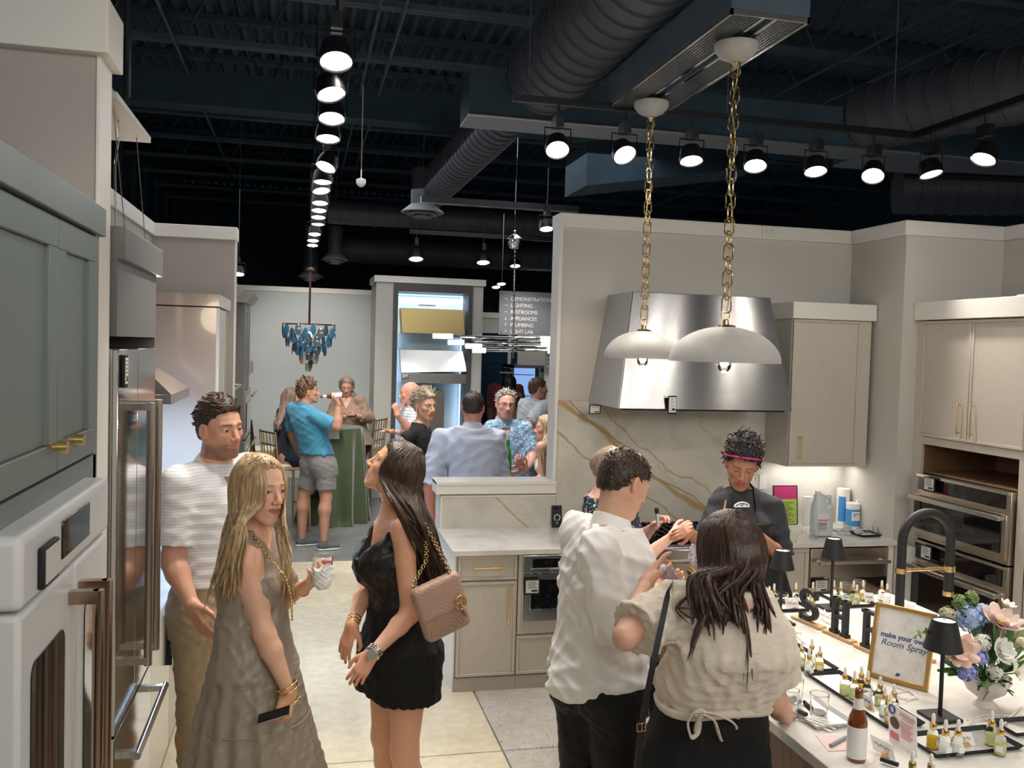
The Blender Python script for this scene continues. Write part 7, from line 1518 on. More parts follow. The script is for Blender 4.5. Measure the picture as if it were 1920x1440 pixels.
for nm, lst, sc in (('tray beside the cream blouse woman', [(1469,1178,'c'),(1480,1173,'c'),(1491,1186,'g'),(1504,1201,'g'),(1523,1197,'c'),(1518,1215,'c'),(1538,1210,'y')], 1.0),
    ('long tray before the framed sign', [(1585,1250,'g'),(1603,1257,'g'),(1616,1249,'y'),(1628,1257,'c'),(1651,1268,'g'),(1660,1287,'c'),(1677,1282,'c'),(1670,1299,'y')], 1.0),
    ('lower right tray', [(1751,1337,'d'),(1774,1349,'c'),(1798,1349,'c'),(1861,1332,'g'),(1878,1348,'g')], 1.08),
    ('tray beside the first table lamp', [(1443,1099,'g'),(1452,1094,'c'),(1493,1093,'c'),(1525,1091,'y')], 1.0),
    ('tray behind the letter H', [(1564,1088,'c'),(1577,1091,'g'),(1601,1089,'g'),(1607,1096,'g'),(1619,1088,'y'),(1654,1088,'c'),(1664,1094,'c')], 1.0),
    ('bottom edge of the picture', [(1712,1409,'y'),(1747,1413,'c'),(1751,1431,'g')], 1.05)):
    for i, (x, y, k) in enumerate(lst): put_bottle(x, y, k, '%s dropper bottle, %s from the left on the %s' % (CN[k], ordl[sorted(l[0] for l in lst).index(x)], nm) if nm[0] != 'b' else '%s dropper bottle, %s from the left at the %s' % (CN[k], ordl[i], nm), sc)
# clear tumblers
def tumbler(c, r, h, label, group='glass tumblers'):
    t = thing('glass_tumbler', label, 'glass', c, group); b = B(); b.lathe([(.001,0),(r*.86,0),(r,h),(r*.94,h),(r*.80,.010),(.001,.010)], tuple(c), 24); b.obj('glass_wall', 'glass', t, smooth=40)
    b = B(); ring(b, (c[0],c[1],c[2]+h), (0,0,1), r*.97, .0016, 28); b.obj('rim', 'bottle_glass', t, smooth=60)
for i, (x, y, r, h, lb) in enumerate([(1490,1318,.030,.085,'tall glass tumbler at the back left of the silver tray'),(1482,1348,.028,.10,'tall glass tumbler at the front left of the silver tray'),(1535,1342,.034,.075,'wide glass tumbler in the middle of the silver tray'),(1586,1121,.030,.075,'left glass tumbler between the bottles behind the letter H'),(1611,1118,.034,.080,'right glass tumbler between the bottles behind the letter H'),(1466,1130,.034,.045,'glass dish on the tray beside the first table lamp')]):
    c = onI(x, y)+V3(0,0,.005); tumbler(c, r, h, lb)
b = B()
for i in range(4):
    a = onI(1500+i*5,1352-i*1.6)+V3(0,0,.006+i*.0012); d = unit(V3(.5+.09*i,-1+.06*i,0)); n_ = V3(-d[1],d[0],0)*.004; e = a+d*.12; b.add([tuple(a+n_),tuple(a-n_),tuple(e-n_),tuple(e+n_),tuple(a+n_+V3(0,0,.0008)),tuple(a-n_+V3(0,0,.0008)),tuple(e-n_+V3(0,0,.0008)),tuple(e+n_+V3(0,0,.0008))],[(3,2,1,0),(4,5,6,7),(0,1,5,4),(1,2,6,5),(2,3,7,6),(3,0,4,7)])
o = b.obj('paper_strips', 'paper', kind='stuff'); props(o, 'fan of thin white scent strips on the silver tray', 'paper strips')
for lb, p0, p1 in (('short black marker lying on the silver tray',(1497,1338),(1512,1346)),('black marker cap standing beside the wide tumbler',(1508,1322),(1520,1334)),('black marker at the bottom edge in front of the card',(1651,1430),(1684,1441))):
    a, e = onI(*p0)+V3(0,0,.012), onI(*p1)+V3(0,0,.012); b = B(); b.tube([a,e], .0075, 10); o = b.obj('marker', 'black_matte', smooth=40); props(o, lb, 'pen')
b = B(); q = [onI(1529,1379),onI(1585,1380),onI(1590,1407),onI(1553,1409)]; b.add([tuple(v+V3(0,0,z)) for z in (0,.001) for v in q], [(3,2,1,0),(4,5,6,7),(0,1,5,4),(1,2,6,5),(2,3,7,6),(3,0,4,7)]); t = thing('paper_card', 'pink and white printed card lying beside the beer bottle', 'card', (q[0]+q[2])/2); b.obj('card', mat('paper_pink', (.72,.50,.50), .7), t)
a, e = onI(1557,1402)+V3(0,0,.007), onI(1586,1386)+V3(0,0,.007); b = B(); b.tube([a,e], .006, 10); o = b.obj('marker', mat('teal_grey', (.22,.30,.30), .4), smooth=40); props(o, 'grey green marker lying on the pink card', 'pen')
# beer bottle on the island
mat('brown_glass', (.20,.055,.010), .06, coat=1.0, trans=.35); mat('foil', (.75,.74,.72), .4)
def beer(c, h, label, m='brown_glass', lab=True, tilt=None):
    t = thing('beer_bottle', label, 'bottle', c); k = h/.235; r = .031*k
    b = B(); b.lathe([(.001,0),(r*.95,0),(r,.006*k),(r,.125*k),(r*.85,.145*k),(r*.48,.175*k),(r*.42,.215*k),(r*.45,.218*k),(r*.45,.228*k),(r*.40,.232*k),(r*.36,.235*k),(.001,.228*k)], n=24); b.obj('glass_body', m, t, local=True, smooth=50)
    if lab:
        b = B(); b.lathe([(r*1.01,.012*k),(r*1.015,.115*k)], n=24); b.obj('label', 'foil', t, local=True, smooth=60); b = B(); b.lathe([(r*.56,.165*k),(r*.44,.205*k)], n=20); b.obj('neck_label', 'foil', t, local=True, smooth=60)
    if tilt: t.rotation_euler = tilt
    return t
c = onI(1605,1424); zt_ = PY(1607,1291,c[1])[2]; beer(c, zt_-ZI, 'brown beer bottle with white label standing at the island edge')
# acrylic leaflet stand and place cards
def card(q, label, name, cat, front, inset=None):
    q = [np.asarray(v) for v in q]; t = thing(name, label, cat, (q[0]+q[1])/2); n_ = unit(np.cross(q[1]-q[0], q[3]-q[0]))*.002
    b = B(); b.hexa([tuple(v-n_) for v in q]+[tuple(v) for v in q]); b.obj('panel', front, t); return t, q, n_*.5
A, Bq = onI(1667,1387), onI(1720,1421); u = unit(Bq-A); hh = PY(1671,1316,A[1]+.01)[2]-ZI; up = V3(0,.12,1.0)*hh
t, q, n_ = card([A,Bq,Bq+up,A+up], 'small acrylic stand with pink printed leaflet and photo beside the beer bottle', 'leaflet_stand', 'sign', 'paper')
w = np.linalg.norm(Bq-A); upv = unit(up); L_ = np.linalg.norm(up)
b = B()
for r0, r1, z in ((.45,.95,.88),(.42,.96,.83),(.50,.92,.77)): b.add([tuple(A+u*w*r0+up*z+n_*1.5),tuple(A+u*w*r1+up*z+n_*1.5),tuple(A+u*w*r1+up*(z+.02)+n_*1.5),tuple(A+u*w*r0+up*(z+.02)+n_*1.5)],[(0,1,2,3)])
for i in range(9): z = .68-i*.05; b.add([tuple(A+u*w*.44+up*z+n_*1.5),tuple(A+u*w*(.9-.05*(i%3))+up*z+n_*1.5),tuple(A+u*w*(.9-.05*(i%3))+up*(z+.018)+n_*1.5),tuple(A+u*w*.44+up*(z+.018)+n_*1.5)],[(0,1,2,3)])
b.obj('printed_lines', mat('ink_pink', (.62,.18,.22), .6), t)
b = B(); c = A+u*w*.24+up*.55+n_*2; b.add([tuple(c+u*w*.17*math.cos(a)+up*.15*math.sin(a)) for a in np.linspace(0,2*math.pi,20)[:-1]], [tuple(range(19))]); b.obj('portrait', mat('portrait_dark', (.10,.055,.045), .6), t)
b = B(); c = A+u*w*.16+up*.87+n_*2; ring(b, tuple(c), tuple(n_), .014, .003, 18); b.obj('badge', 'ink_blue', t)
b = B(); b.hexa([tuple(v) for v in [A+u*w*.06+up*.12+n_,A+u*w*.36+up*.12+n_,A+u*w*.36+up*.30+n_,A+u*w*.06+up*.30+n_,A+u*w*.06+up*.12+n_*2,A+u*w*.36+up*.12+n_*2,A+u*w*.36+up*.30+n_*2,A+u*w*.06+up*.30+n_*2]]); b.obj('picture', 'ink_pink', t)
for i, (pa, pb, yt, lb) in enumerate([((1637,1408),(1679,1430),1381,'white place card with handwriting in the foreground beside the leaflet'),((1618,1322),(1640,1336),1300,'white place card on the long tray'),((1474,1143),(1499,1146),1123,'white place card on the tray beside the first lamp'),((1622,1131),(1641,1133),1112,'white place card on the tray behind the letter H'),((1477,1236),(1494,1244),1213,'white place card on the tray beside the cream blouse'),((1786,1397),(1829,1402),1374,'white place card on the lower right tray')]):
    A, Bq = onI(*pa)+V3(0,0,.006), onI(*pb)+V3(0,0,.006); hh = PY(pa[0],yt,A[1])[2]-A[2]; up = V3(0,.02,hh); t, q, n_ = card([A,Bq,Bq+up,A+up], lb, 'place_card', 'card', 'paper'); u = unit(Bq-A); w = np.linalg.norm(Bq-A)
    b = B(); pts = [tuple(A+u*w*(.15+.7*j/24)+up*(.55+.10*math.sin(j*1.9)+.05*math.sin(j*.7))+n_*1.5) for j in range(25)]; b.tube(pts, .0006, 4); b.obj('handwriting', 'ink', t)
    b = B(); c = (A+Bq)/2+V3(0,-.010,0); b.tube([tuple(c+V3(0,.006,0)), tuple(c+V3(0,-.004,0))], .015, 14); b.v = [(x,y,max(z,ZI+.001)) for x,y,z in b.v]; b.obj('card_holder', 'wood_light', t, smooth=40)
# pearls
def pearls(path, label, r=.0042):
    P = np.array([onI(*q) for q in path]); T = np.linspace(0, len(P)-1, 260); Q = np.stack([np.interp(T, np.arange(len(P)), P[:,c]) for c in range(3)], 1)
    for _ in range(30): Q[1:-1] = (Q[:-2]+2*Q[1:-1]+Q[2:])/4
    b = B(); last = None
    for q in Q:
        if last is None or np.linalg.norm(q-last) > r*2: b.ball((q[0],q[1],ZI+r), r, 7, 5); last = q
    o = b.obj('pearl_string', mat('pearl', (.80,.74,.68), .2, coat=.6), smooth=90, kind='stuff'); props(o, label, 'pearls')
pearls([(1535,1150),(1560,1160),(1575,1150),(1545,1144),(1552,1158),(1580,1168),(1556,1172),(1538,1160),(1566,1152)], 'string of white pearls coiled between letters S and H')
pearls([(1680,1290),(1712,1300),(1722,1312),(1690,1312),(1676,1302),(1704,1296),(1718,1308),(1700,1316)], 'string of white pearls beside the framed sign')
pearls([(1815,1352),(1850,1342),(1895,1345),(1918,1325),(1912,1342),(1880,1360),(1840,1364),(1814,1358),(1842,1350),(1888,1352),(1905,1335)], 'looped strings of white pearls below the flower vase')
pearls([(1478,1190),(1500,1196),(1510,1208),(1500,1200),(1488,1186),(1505,1190)], 'short pearl string beside the bottles near the first lamp')
c = onI(1705,1143); t = thing('small_cup', 'small white cup standing right of the faucet', 'cup', c); b = B(); b.lathe([(.001,0),(.020,0),(.030,.035),(.028,.035),(.018,.004),(.001,.004)], tuple(c), 20); b.obj('cup_wall', 'white_plastic', t, smooth=40)
# ================================================================== FLOWERS
c0 = onI(1847,1322); zr = PY(1850,1266,c0[1])[2]; zf = c0[2]; dep = CAMM[2]@(c0-CAM0); rv = 45/FPX*dep*.93
t = thing('flower_vase', 'white footed bowl vase holding the flower arrangement', 'vase', c0); b = B(); hv = zr-zf
b.lathe([(.001,0),(rv*.52,0),(rv*.50,.006),(rv*.30,.02),(rv*.32,hv*.25),(rv*.80,hv*.5),(rv*1.0,hv*.85),(rv*1.02,hv),(rv*.97,hv),(rv*.9,hv*.8),(.001,hv*.5)], tuple(c0), 36); b.obj('bowl', mat('ceramic', (.66,.60,.56), .5), t, smooth=60)
mat('petal_white', (.78,.76,.70), .6, sss=.1); mat('petal_pink', (.80,.62,.55), .6, sss=.1); mat('petal_peach', (.82,.58,.48), .6, sss=.1); mat('petal_blue', (.40,.52,.76), .6, noise=.2, nscale=60); mat('petal_blue2', (.38,.42,.78), .6, noise=.2, nscale=60); mat('petal_cream', (.62,.58,.42), .7, noise=.2, nscale=90); mat('leaf', (.06,.14,.035), .5, noise=.3, nscale=40); mat('leaf_light', (.20,.30,.10), .5, noise=.3, nscale=40); mat('flower_centre', (.62,.45,.08), .7)
def petal(b, c, d, side, L, W, cup):
    d, side = unit(d), unit(side); n_ = np.cross(side, d); vs = []
    for i in range(5):
        tt = i/4; w = W*math.sin(math.pi*(.12+.80*tt))**.7; off = n_*cup*L*(tt**2)
        for s in (-1,0,1): vs.append(tuple(c+d*L*tt+side*w*s*.5+off+n_*(-.12*W if s == 0 else 0)))
    b.add(vs, [(i*3+j,(i+1)*3+j,(i+1)*3+j+1,i*3+j+1) for i in range(4) for j in (0,1)])
def bloom(px, py, dy, r, m, rings, label, cat='flower', centre=True, up=None, name='rose'):
    c = PY(px, py, c0[1]+dy); ax = unit(up if up is not None else (c-(c0+V3(0,0,hv*.6)))+V3(0,-.12,.06)); t = thing(name, label, cat, c)
    s = unit(np.cross(ax, V3(.3,.9,.1))); s2 = np.cross(ax, s)
    for k, (n, open_, L, W) in enumerate(rings):
        for i in range(n):
            a = 2*math.pi*(i+.5*k)/n+RNG.random()*.2; o_ = s*math.cos(a)+s2*math.sin(a); tang = -s*math.sin(a)+s2*math.cos(a); b = B()
            petal(b, c+o_*r*.05, o_*math.sin(open_)+ax*math.cos(open_), tang, r*L, r*W, .35 if open_ < 1 else -.25); o = b.obj('petal', m, t, smooth=180); md = o.modifiers.new('s','SOLIDIFY'); md.thickness = .0012; md2 = o.modifiers.new('u','SUBSURF'); md2.levels = 1; md2.render_levels = 1
    if centre: b = B(); b.ball(tuple(c+ax*r*.15), r*.20, 8, 6); b.obj('centre', 'flower_centre', t, smooth=90)
    b = B(); b.tube([tuple(c), tuple((c+c0+V3(0,0,hv*.8))/2+V3(0,0,.01)), tuple(c0+V3(0,0,hv*.6))], .0025, 6); b.obj('stem', 'leaf', t)
bloom(1873,1170,-.02,.075,'petal_pink',[(8,1.35,1.1,.75),(7,1.05,.95,.7),(6,.7,.75,.6),(5,.35,.5,.5)],'large open pale pink rose at the upper right of the bouquet')
bloom(1800,1222,-.05,.062,'petal_peach',[(8,1.4,1.1,.8),(7,1.0,.9,.7),(6,.6,.7,.6)],'peach rose behind the table lamp', up=V3(-.3,-.6,.4))
bloom(1876,1222,-.08,.052,'petal_white',[(9,1.35,1.0,.8),(8,1.0,.85,.7),(7,.65,.7,.6),(6,.3,.55,.5)],'full white peony at the centre right of the bouquet', centre=False, up=V3(.1,-.8,.4), name='peony')
bloom(1905,1262,-.05,.046,'petal_white',[(7,1.3,1.0,.7),(6,.9,.8,.6)],'white bloom at the lower right edge of the bouquet', name='peony')
bloom(1888,1138,.0,.034,'petal_white',[(7,1.2,1.0,.8),(6,.7,.8,.7)],'small white bloom at the top right of the bouquet', name='peony')
def cluster(px, py, dy, r, m, n, sr, label, name='hydrangea'):
    c = PY(px, py, c0[1]+dy); t = thing(name, label, 'flower', c); b = B(); g = np.random.default_rng(int(px))
    for i in range(n):
        d = unit(g.normal(size=3)); q = c+d*r*(.75+.3*g.random()); s = unit(np.cross(d, V3(.2,.3,.9))); s2 = np.cross(d, s)
        for k in range(4): a = math.pi/2*k+g.random(); o_ = s*math.cos(a)+s2*math.sin(a); tg = -s*math.sin(a)+s2*math.cos(a); b.add([tuple(q),tuple(q+o_*sr*.6+tg*sr*.45+d*.002),tuple(q+o_*sr+d*.001),tuple(q+o_*sr*.6-tg*sr*.45+d*.002)],[(0,1,2,3)])
    b.obj('florets', m, t, kind='stuff'); b = B(); b.ball(tuple(c), r*.72, 10, 8); b.obj('core', m if name != 'filler' else 'leaf', t, smooth=90)
    b = B(); b.tube([tuple(c), tuple(c0+V3(0,0,hv*.6))], .0025, 6); b.obj('stem', 'leaf', t)
cluster(1818,1158,.02,.052,'petal_blue',150,.012,'large pale blue hydrangea at the top of the bouquet'); cluster(1845,1150,.05,.034,'petal_blue',80,.012,'small blue hydrangea behind the large one')
cluster(1812,1258,-.06,.034,'petal_blue2',110,.010,'violet blue hydrangea hanging at the lower left of the bouquet'); cluster(1776,1151,.02,.026,'petal_cream',130,.007,'round cream scabiosa left of the blue hydrangea', 'scabiosa')
cluster(1838,1232,-.07,.026,'petal_blue2',60,.010,'small blue violet cluster at the centre of the bouquet'); cluster(1842,1205,-.05,.030,'petal_white',46,.013,'cluster of small white blossoms at the centre of the bouquet','blossom_cluster')
cluster(1865,1260,-.08,.026,'petal_white',34,.013,'cluster of small white blossoms above the vase rim','blossom_cluster'); cluster(1800,1128,.04,.026,'leaf_light',60,.012,'pale green filler sprig at the top left of the bouquet','green_sprig'); cluster(1822,1120,.03,.022,'leaf_light',46,.013,'pale green filler sprig at the top of the bouquet','green_sprig'); cluster(1915,1205,.0,.03,'petal_cream',40,.013,'cream blossoms at the right edge of the bouquet','blossom_cluster')
g = np.random.default_rng(77)
LV = [(1832,1290,-.10),(1856,1280,-.11),(1880,1240,-.05),(1900,1215,.0),(1912,1235,-.03),(1860,1200,.03),(1830,1195,.0),(1815,1225,0),(1790,1245,-.04),(1775,1250,-.06),(1880,1268,-.09),(1845,1178,.04),(1898,1180,.04),(1765,1215,-.05),(1835,1135,.05),(1895,1285,-.08)]
t = thing('bouquet_foliage', 'dark green leaves filling the bouquet in the white vase', 'foliage', c0+V3(0,0,hv))
for i in range(64):
    x, y, dy = LV[i%16]; x += g.normal()*12; y += g.normal()*9; tip = PY(x, y, c0[1]+dy+g.normal()*.02); base = c0+V3(0,0,hv*.9)+V3(g.normal()*.03,g.normal()*.02,0); st = base+(tip-base)*.45; d = tip-st; s = unit(np.cross(d, V3(g.normal(),g.normal(),1.2))); b = B()
    b.tube([tuple(base),tuple(st)], .0014, 4); 
    petal(b, st, d, s, np.linalg.norm(d)*1.1, .026, .2*g.normal()); b.obj('leaf', 'leaf' if g.random() < .7 else 'leaf_light', t, smooth=180)
for k, pts in enumerate([((1800,1230),(1765,1190),(1735,1182),(1712,1196)),]):
    P = [PY(x,y,c0[1]-.03*i) for i,(x,y) in enumerate(pts)]; b = B(); b.tube(P, .0015, 5)
    for i in range(46):
        u = g.random()*2.99; q = P[int(u)]+(P[int(u)+1]-P[int(u)])*(u%1); d = unit(g.normal(size=3)); petal(b, q, d, unit(np.cross(d,V3(0,.3,1))), .016, .010, .1)
    o = b.obj('green_sprig', 'leaf_light', kind='stuff'); props(o, 'fine green sprig reaching left across the framed sign', 'foliage')
# ================================================================== RIGHT COUNTER AND SPLASH ITEMS
ZC = .916
def onC(x, y): return PZ(x, y, ZC)
mat('jug_white', (.62,.70,.72), .4); mat('label_blue', (.06,.28,.62), .5)
c = onC(1539,1004); zt_ = PY(1530,921,c[1])[2]; H_ = zt_-ZC; w = .078; t = thing('plastic_jug', 'large white plastic gallon jug with handle on the right counter', 'jug', c)
F = Field(c-V3(.16,.12,.02), c+V3(.16,.12,H_+.05), .006)
F.op(*f_loft([(c[2]+.004,c[0],c[1],0,w,.05),(c[2]+H_*.55,c[0],c[1],0,w,.05),(c[2]+H_*.72,c[0],c[1],0,w*.92,.045),(c[2]+H_*.86,c[0]-.02,c[1],0,w*.45,.03),(c[2]+H_*.93,c[0]-.035,c[1],0,.030,.022)], p=3.5), k=0)
for a_, e_ in (((-.01,H_*.88),(.055,H_*.86)),((.055,H_*.86),(.070,H_*.55))): q = f_cone(c+V3(a_[0],0,a_[1]), c+V3(e_[0],0,e_[1]), .014, .014); F.op(*q, k=.02)
q = f_ell(c+V3(.033,0,H_*.73), (.022,.09,.030)); F.op(*q, mode='s', k=.01)
V, Fc = F.mesh(); mesh_obj('jug_body', [(V,Fc)], 'jug_white', t); b = B(); b.tube([tuple(c+V3(-.035,0,H_*.90)),tuple(c+V3(-.035,0,H_))], .022, 16); b.obj('cap', 'white_plastic', t, smooth=40)
b = B(); b.box(c[0]-.065,c[0]+.03,c[1]-.053,c[1]-.050,c[2]+.045,c[2]+H_*.52); b.obj('label', 'paper', t); text('lettering', 'Isopropyl\nAlcohol', .022, mat('ink_red', (.35,.03,.08), .6), t, c+V3(-.06,-.054,H_*.36), (1,0,0), (0,0,1))
b = B()
for i in range(6): b.box(c[0]-.06,c[0]+.02-.01*(i%2),c[1]-.0545,c[1]-.053,c[2]+.05+i*.008,c[2]+.0525+i*.008)
b.obj('small_print', 'ink', t)
c = onC(1579,983); zt_ = PY(1579,916,c[1])[2]; t = thing('paper_towel_roll', 'white paper towel roll in blue printed wrap behind the wipes', 'paper towel', c); r = .048
b = B(); b.lathe([(.012,0),(r,0),(r,zt_-ZC),(.012,zt_-ZC)], tuple(c), 28); b.obj('roll', 'paper', t, smooth=40); b = B(); b.v = []; n = 10
vs = []; [vs.extend([(c[0]+(r+.001)*math.cos(a),c[1]+(r+.001)*math.sin(a),ZC+.03),(c[0]+(r+.001)*math.cos(a),c[1]+(r+.001)*math.sin(a),ZC+.22)]) for a in np.linspace(-2.9,-1.7,n)]; b.add(vs, [(2*i,2*i+2,2*i+3,2*i+1) for i in range(n-1)]); b.obj('blue_wrap', 'label_blue', t)
c = onC(1598,988); zt_ = PY(1598,942,c[1])[2]; h_ = zt_-ZC; t = thing('wipes_canister', 'cleaning wipes canister with blue label and white lid', 'canister', c); r = .050
b = B(); b.lathe([(.001,0),(r,0),(r,h_*.8),(.001,h_*.8)], tuple(c), 28); b.obj('canister_body', 'white_plastic', t, smooth=40); b = B(); b.lathe([(r*1.01,.012),(r*1.01,h_*.74)], tuple(c), 28); b.obj('label', 'label_blue', t, smooth=60)
b = B(); b.box(c[0]-.035,c[0]+.025,c[1]-r*1.03,c[1]-r*.8,ZC+h_*.30,ZC+h_*.66); b.obj('white_patch', 'paper', t); text('lettering', 'Disinfecting\nWipes', .012, 'label_blue', t, c+V3(-.032,-r*1.035,h_*.55), (1,0,0), (0,0,1), bold=.0005)
b = B(); b.lathe([(r*1.03,h_*.8),(r*1.03,h_*.97),(r*.7,h_),(.001,h_)], tuple(c), 28); b.box(c[0]+r*.6,c[0]+r*1.05,c[1]-.012,c[1]+.012,ZC+h_*.9,ZC+h_*1.1); b.obj('lid', 'white_plastic', t, smooth=40)
# crumpled wrap, glass pieces, tray
c = onC(1590,1002); F = Field(c-V3(.14,.10,.02), c+V3(.14,.10,.11), .006); g = np.random.default_rng(4)
for i in range(14): q = f_ell(c+V3(g.normal()*.045,g.normal()*.03,.022+abs(g.normal())*.016), (.018+.014*g.random(),.016,.014)); F.op(*q, k=.012)
F.disp(.006, .02, 5); F.cut(lambda x,y,z: ZC-z+0*x+0*y); V, Fc = F.mesh(); t = thing('crumpled_wrap', 'crumpled clear plastic wrap heaped in front of the wipes', 'plastic wrap', c); mesh_obj('wrap', [(V,Fc)], mat('plastic_film', (.80,.80,.80), .25, trans=.6), t)
c = onC(1616,1008); tray(c, V3(1,.05,0), V3(0,1,0), .17, .16, 'dark-edged tray of small glass vessels at the right end of the counter')
for i, (x, y, lb) in enumerate([(1521,1008,'small empty glass bottle right of the jug front, left one'),(1529,1010,'small empty glass bottle in front of the jug, right one'),(1625,1000,'small glass vessel at the left of the counter tray'),(1638,998,'small glass vessel in the middle of the counter tray'),(1648,1001,'small glass vessel at the right of the counter tray'),(1500,1000,'small empty glass bottle left of the jug'),(1508,997,'small empty glass bottle close to the poster')]):
    tumbler(onC(x,y)+V3(0,0,.004), .017, .05 if i < 2 else .04, lb, 'small glass vessels on the counter')
b = B(); a, e = onC(1633,1000)+V3(0,0,.01), onC(1640,1000)+V3(.0,0,.11); b.tube([a,e], .004, 8); o = b.obj('glass_dropper', 'glass', smooth=40); props(o, 'upright glass dropper in the vessel tray', 'dropper')
c = onC(1478,994); yb = c[1]+.12; A = V3(PY(1452,985,yb)[0],yb,ZC+.02); Wd = PY(1494,985,yb)[0]-A[0]; Ht = PY(1455,913,yb)[2]-A[2]
t = thing('menu_board', 'clipboard with pink and lime green printed sheet behind the woman in the apron', 'poster', A); up = V3(-.0,.10,1)*Ht; U1 = V3(Wd,0,0); n_ = V3(0,-.004,0)
def pq(u0,u1,v0,v1,k): return [tuple(A+U1*u+up*v+n_*k) for k2 in (0,) for u,v in ((u0,v0),(u1,v0),(u1,v1),(u0,v1))]
b = B(); b.hexa([tuple(A+U1*u+up*v+n_*k) for k in (-2,0) for u,v in ((-.04,-.02),(1.05,-.02),(1.05,1.02),(-.04,1.02))]); b.obj('board', 'shoe_dark', t)
b = B(); b.add(pq(0,1,0,.66,.3),[(0,1,2,3)]); b.obj('lime_panel', mat('lime', (.45,.62,.12), .6), t); b = B(); b.add(pq(0,1,.66,1,.3),[(0,1,2,3)]); b.obj('pink_panel', mat('magenta', (.62,.05,.22), .6), t)
b = B()
for i in range(10): b.add(pq(.1,.85-.1*(i%3),.06+.055*i,.075+.055*i,.5),[(0,1,2,3)])
b.obj('printed_lines', 'ink', t)
b = B(); b.box(A[0]-.06,A[0]+.0,yb+.14,yb+.145,1.18,1.29); o = b.obj('outlet_plate', 'white_plastic'); props(o, 'white wall outlet plate above the pink and green sheet', 'outlet')
b = B(); c = PZ(1477,990,ZC); b.box(c[0]-.0+.18,c[0]+.24,YW-.14,YW-.10,ZC,ZC+.22); o = b.obj('paper_pack', 'paper', bev=.003); props(o, 'white paper pack standing behind the clipboard', 'paper')
# phone leaning on the low splash
A = PZ(1036,989,.917); yb = YW-.055; x0, x1 = PY(1035,988,yb)[0], PY(1054,988,yb)[0]; zt_ = PY(1044,949,yb)[2]; t = thing('smartphone', 'black smartphone with ring magnet case leaning on the stone splash', 'phone', ((x0+x1)/2,yb,.917))
b = B(); b.hexa([(x0,yb,.917),(x1,yb,.917),(x1,yb+.010,.917),(x0,yb+.010,.917),(x0,yb+.022,zt_),(x1,yb+.022,zt_),(x1,yb+.032,zt_),(x0,yb+.032,zt_)]); b.obj('case', 'black_matte', t, bev=.004)
xm = (x0+x1)/2; zz = .917+(zt_-.917)*.46; yy = yb+.006; b = B(); b.tube([(xm+.021*math.cos(a),yy,zz+.021*math.sin(a)) for a in np.linspace(-1.3,4.4,26)], .0028, 6); b.tube([(xm,yy-.002,zz-.030),(xm,yy-.003,zz-.045)], .003, 6); b.obj('magnet_ring', 'ink_white', t)
b = B()
for dx in (-.016,.0): b.tube([(xm+dx,yb+.015,zt_-.018),(xm+dx,yb+.010,zt_-.018)], .007, 12)
b.obj('camera_lens', 'black_gloss', t)
# ================================================================== HANDBAG
Yb = 3.58; O = PY(772,1108,Yb); Uv = PY(850,1072,Yb+.05)-O; Wv = np.linalg.norm(Uv); Uu = Uv/Wv; Dv = PY(790,1208,Yb)-O; Dv = unit(Dv-Uu*np.dot(Dv,Uu)); Hb = .225; Nb = unit(np.cross(Uu, Dv)); Nb = Nb if Nb[1] < 0 else -Nb
fabric('bag_leather', (.42,.27,.20), .45, bump=.2, bscale=300, sheen=0)
t = thing('handbag', 'taupe quilted chevron shoulder bag with gold double letter clasp and chain', 'handbag', O+Uu*Wv/2+Dv*Hb/2, None)
def bp(u, v, n): return tuple(O+Uu*Wv*u+Dv*Hb*v+Nb*n)
ctr = O+Uu*Wv/2+Dv*Hb*.52; Rb = np.array([Uu, Nb, Dv])
def f_box(c, r, R, rd):
    def f(x, y, z):
        p = [x-c[0], y-c[1], z-c[2]]; q = [np.abs(p[0]*R[i][0]+p[1]*R[i][1]+p[2]*R[i][2])-(r[i]-rd) for i in range(3)]
        return np.sqrt(sum(np.maximum(a,0)**2 for a in q))+np.minimum(np.maximum(np.maximum(q[0],q[1]),q[2]),0)-rd
    m = np.linalg.norm(r); return f, c-m, c+m
F = Field(ctr-.2, ctr+.2, .005); F.op(*f_box(ctr, (Wv*.53,.034,Hb*.50), Rb, .026), k=0)
V, Fc = F.mesh(); mesh_obj('bag_body', [(V,Fc)], 'bag_leather', t)
cf = O+Uu*Wv/2+Dv*Hb*.30+Nb*.012; F = Field(cf-.2, cf+.2, .004); F.op(*f_box(cf, (Wv*.545,.030,Hb*.32), Rb, .020), k=0)
def chev(x, y, z):
    u = ((x-O[0])*Uu[0]+(y-O[1])*Uu[1]+(z-O[2])*Uu[2])/Wv; v = ((x-O[0])*Dv[0]+(y-O[1])*Dv[1]+(z-O[2])*Dv[2])/Hb
    zig = np.abs(((u*2.0+.25) % 1)-.5)*2; return np.cos(2*math.pi*(v*6.0+zig*1.15))
gg = np.meshgrid(*F.ax, indexing='ij', sparse=True); F.D = (F.D-.0032*np.abs(chev(*gg))**.6).astype(np.float32); V, Fc = F.mesh(); mesh_obj('quilted_flap', [(V,Fc)], 'bag_leather', t)
b = B()
for i in range(5):
    r = .022+.014*i; b.tube([bp(.45+r/Wv*math.cos(a), .98-r*1.15/Hb*math.sin(a), .036) for a in np.linspace(.25,math.pi-.25,14)], .0032, 6)
b.obj('quilt_ridges', 'bag_leather', t, smooth=90)
b = B(); b.tube([bp(.86,.48,.045),bp(.90,.72,.046),bp(.92,.80,.044)], [.016,.017,.008], 12, flat=.4); b.obj('clasp_tab', 'bag_leather', t, smooth=90)
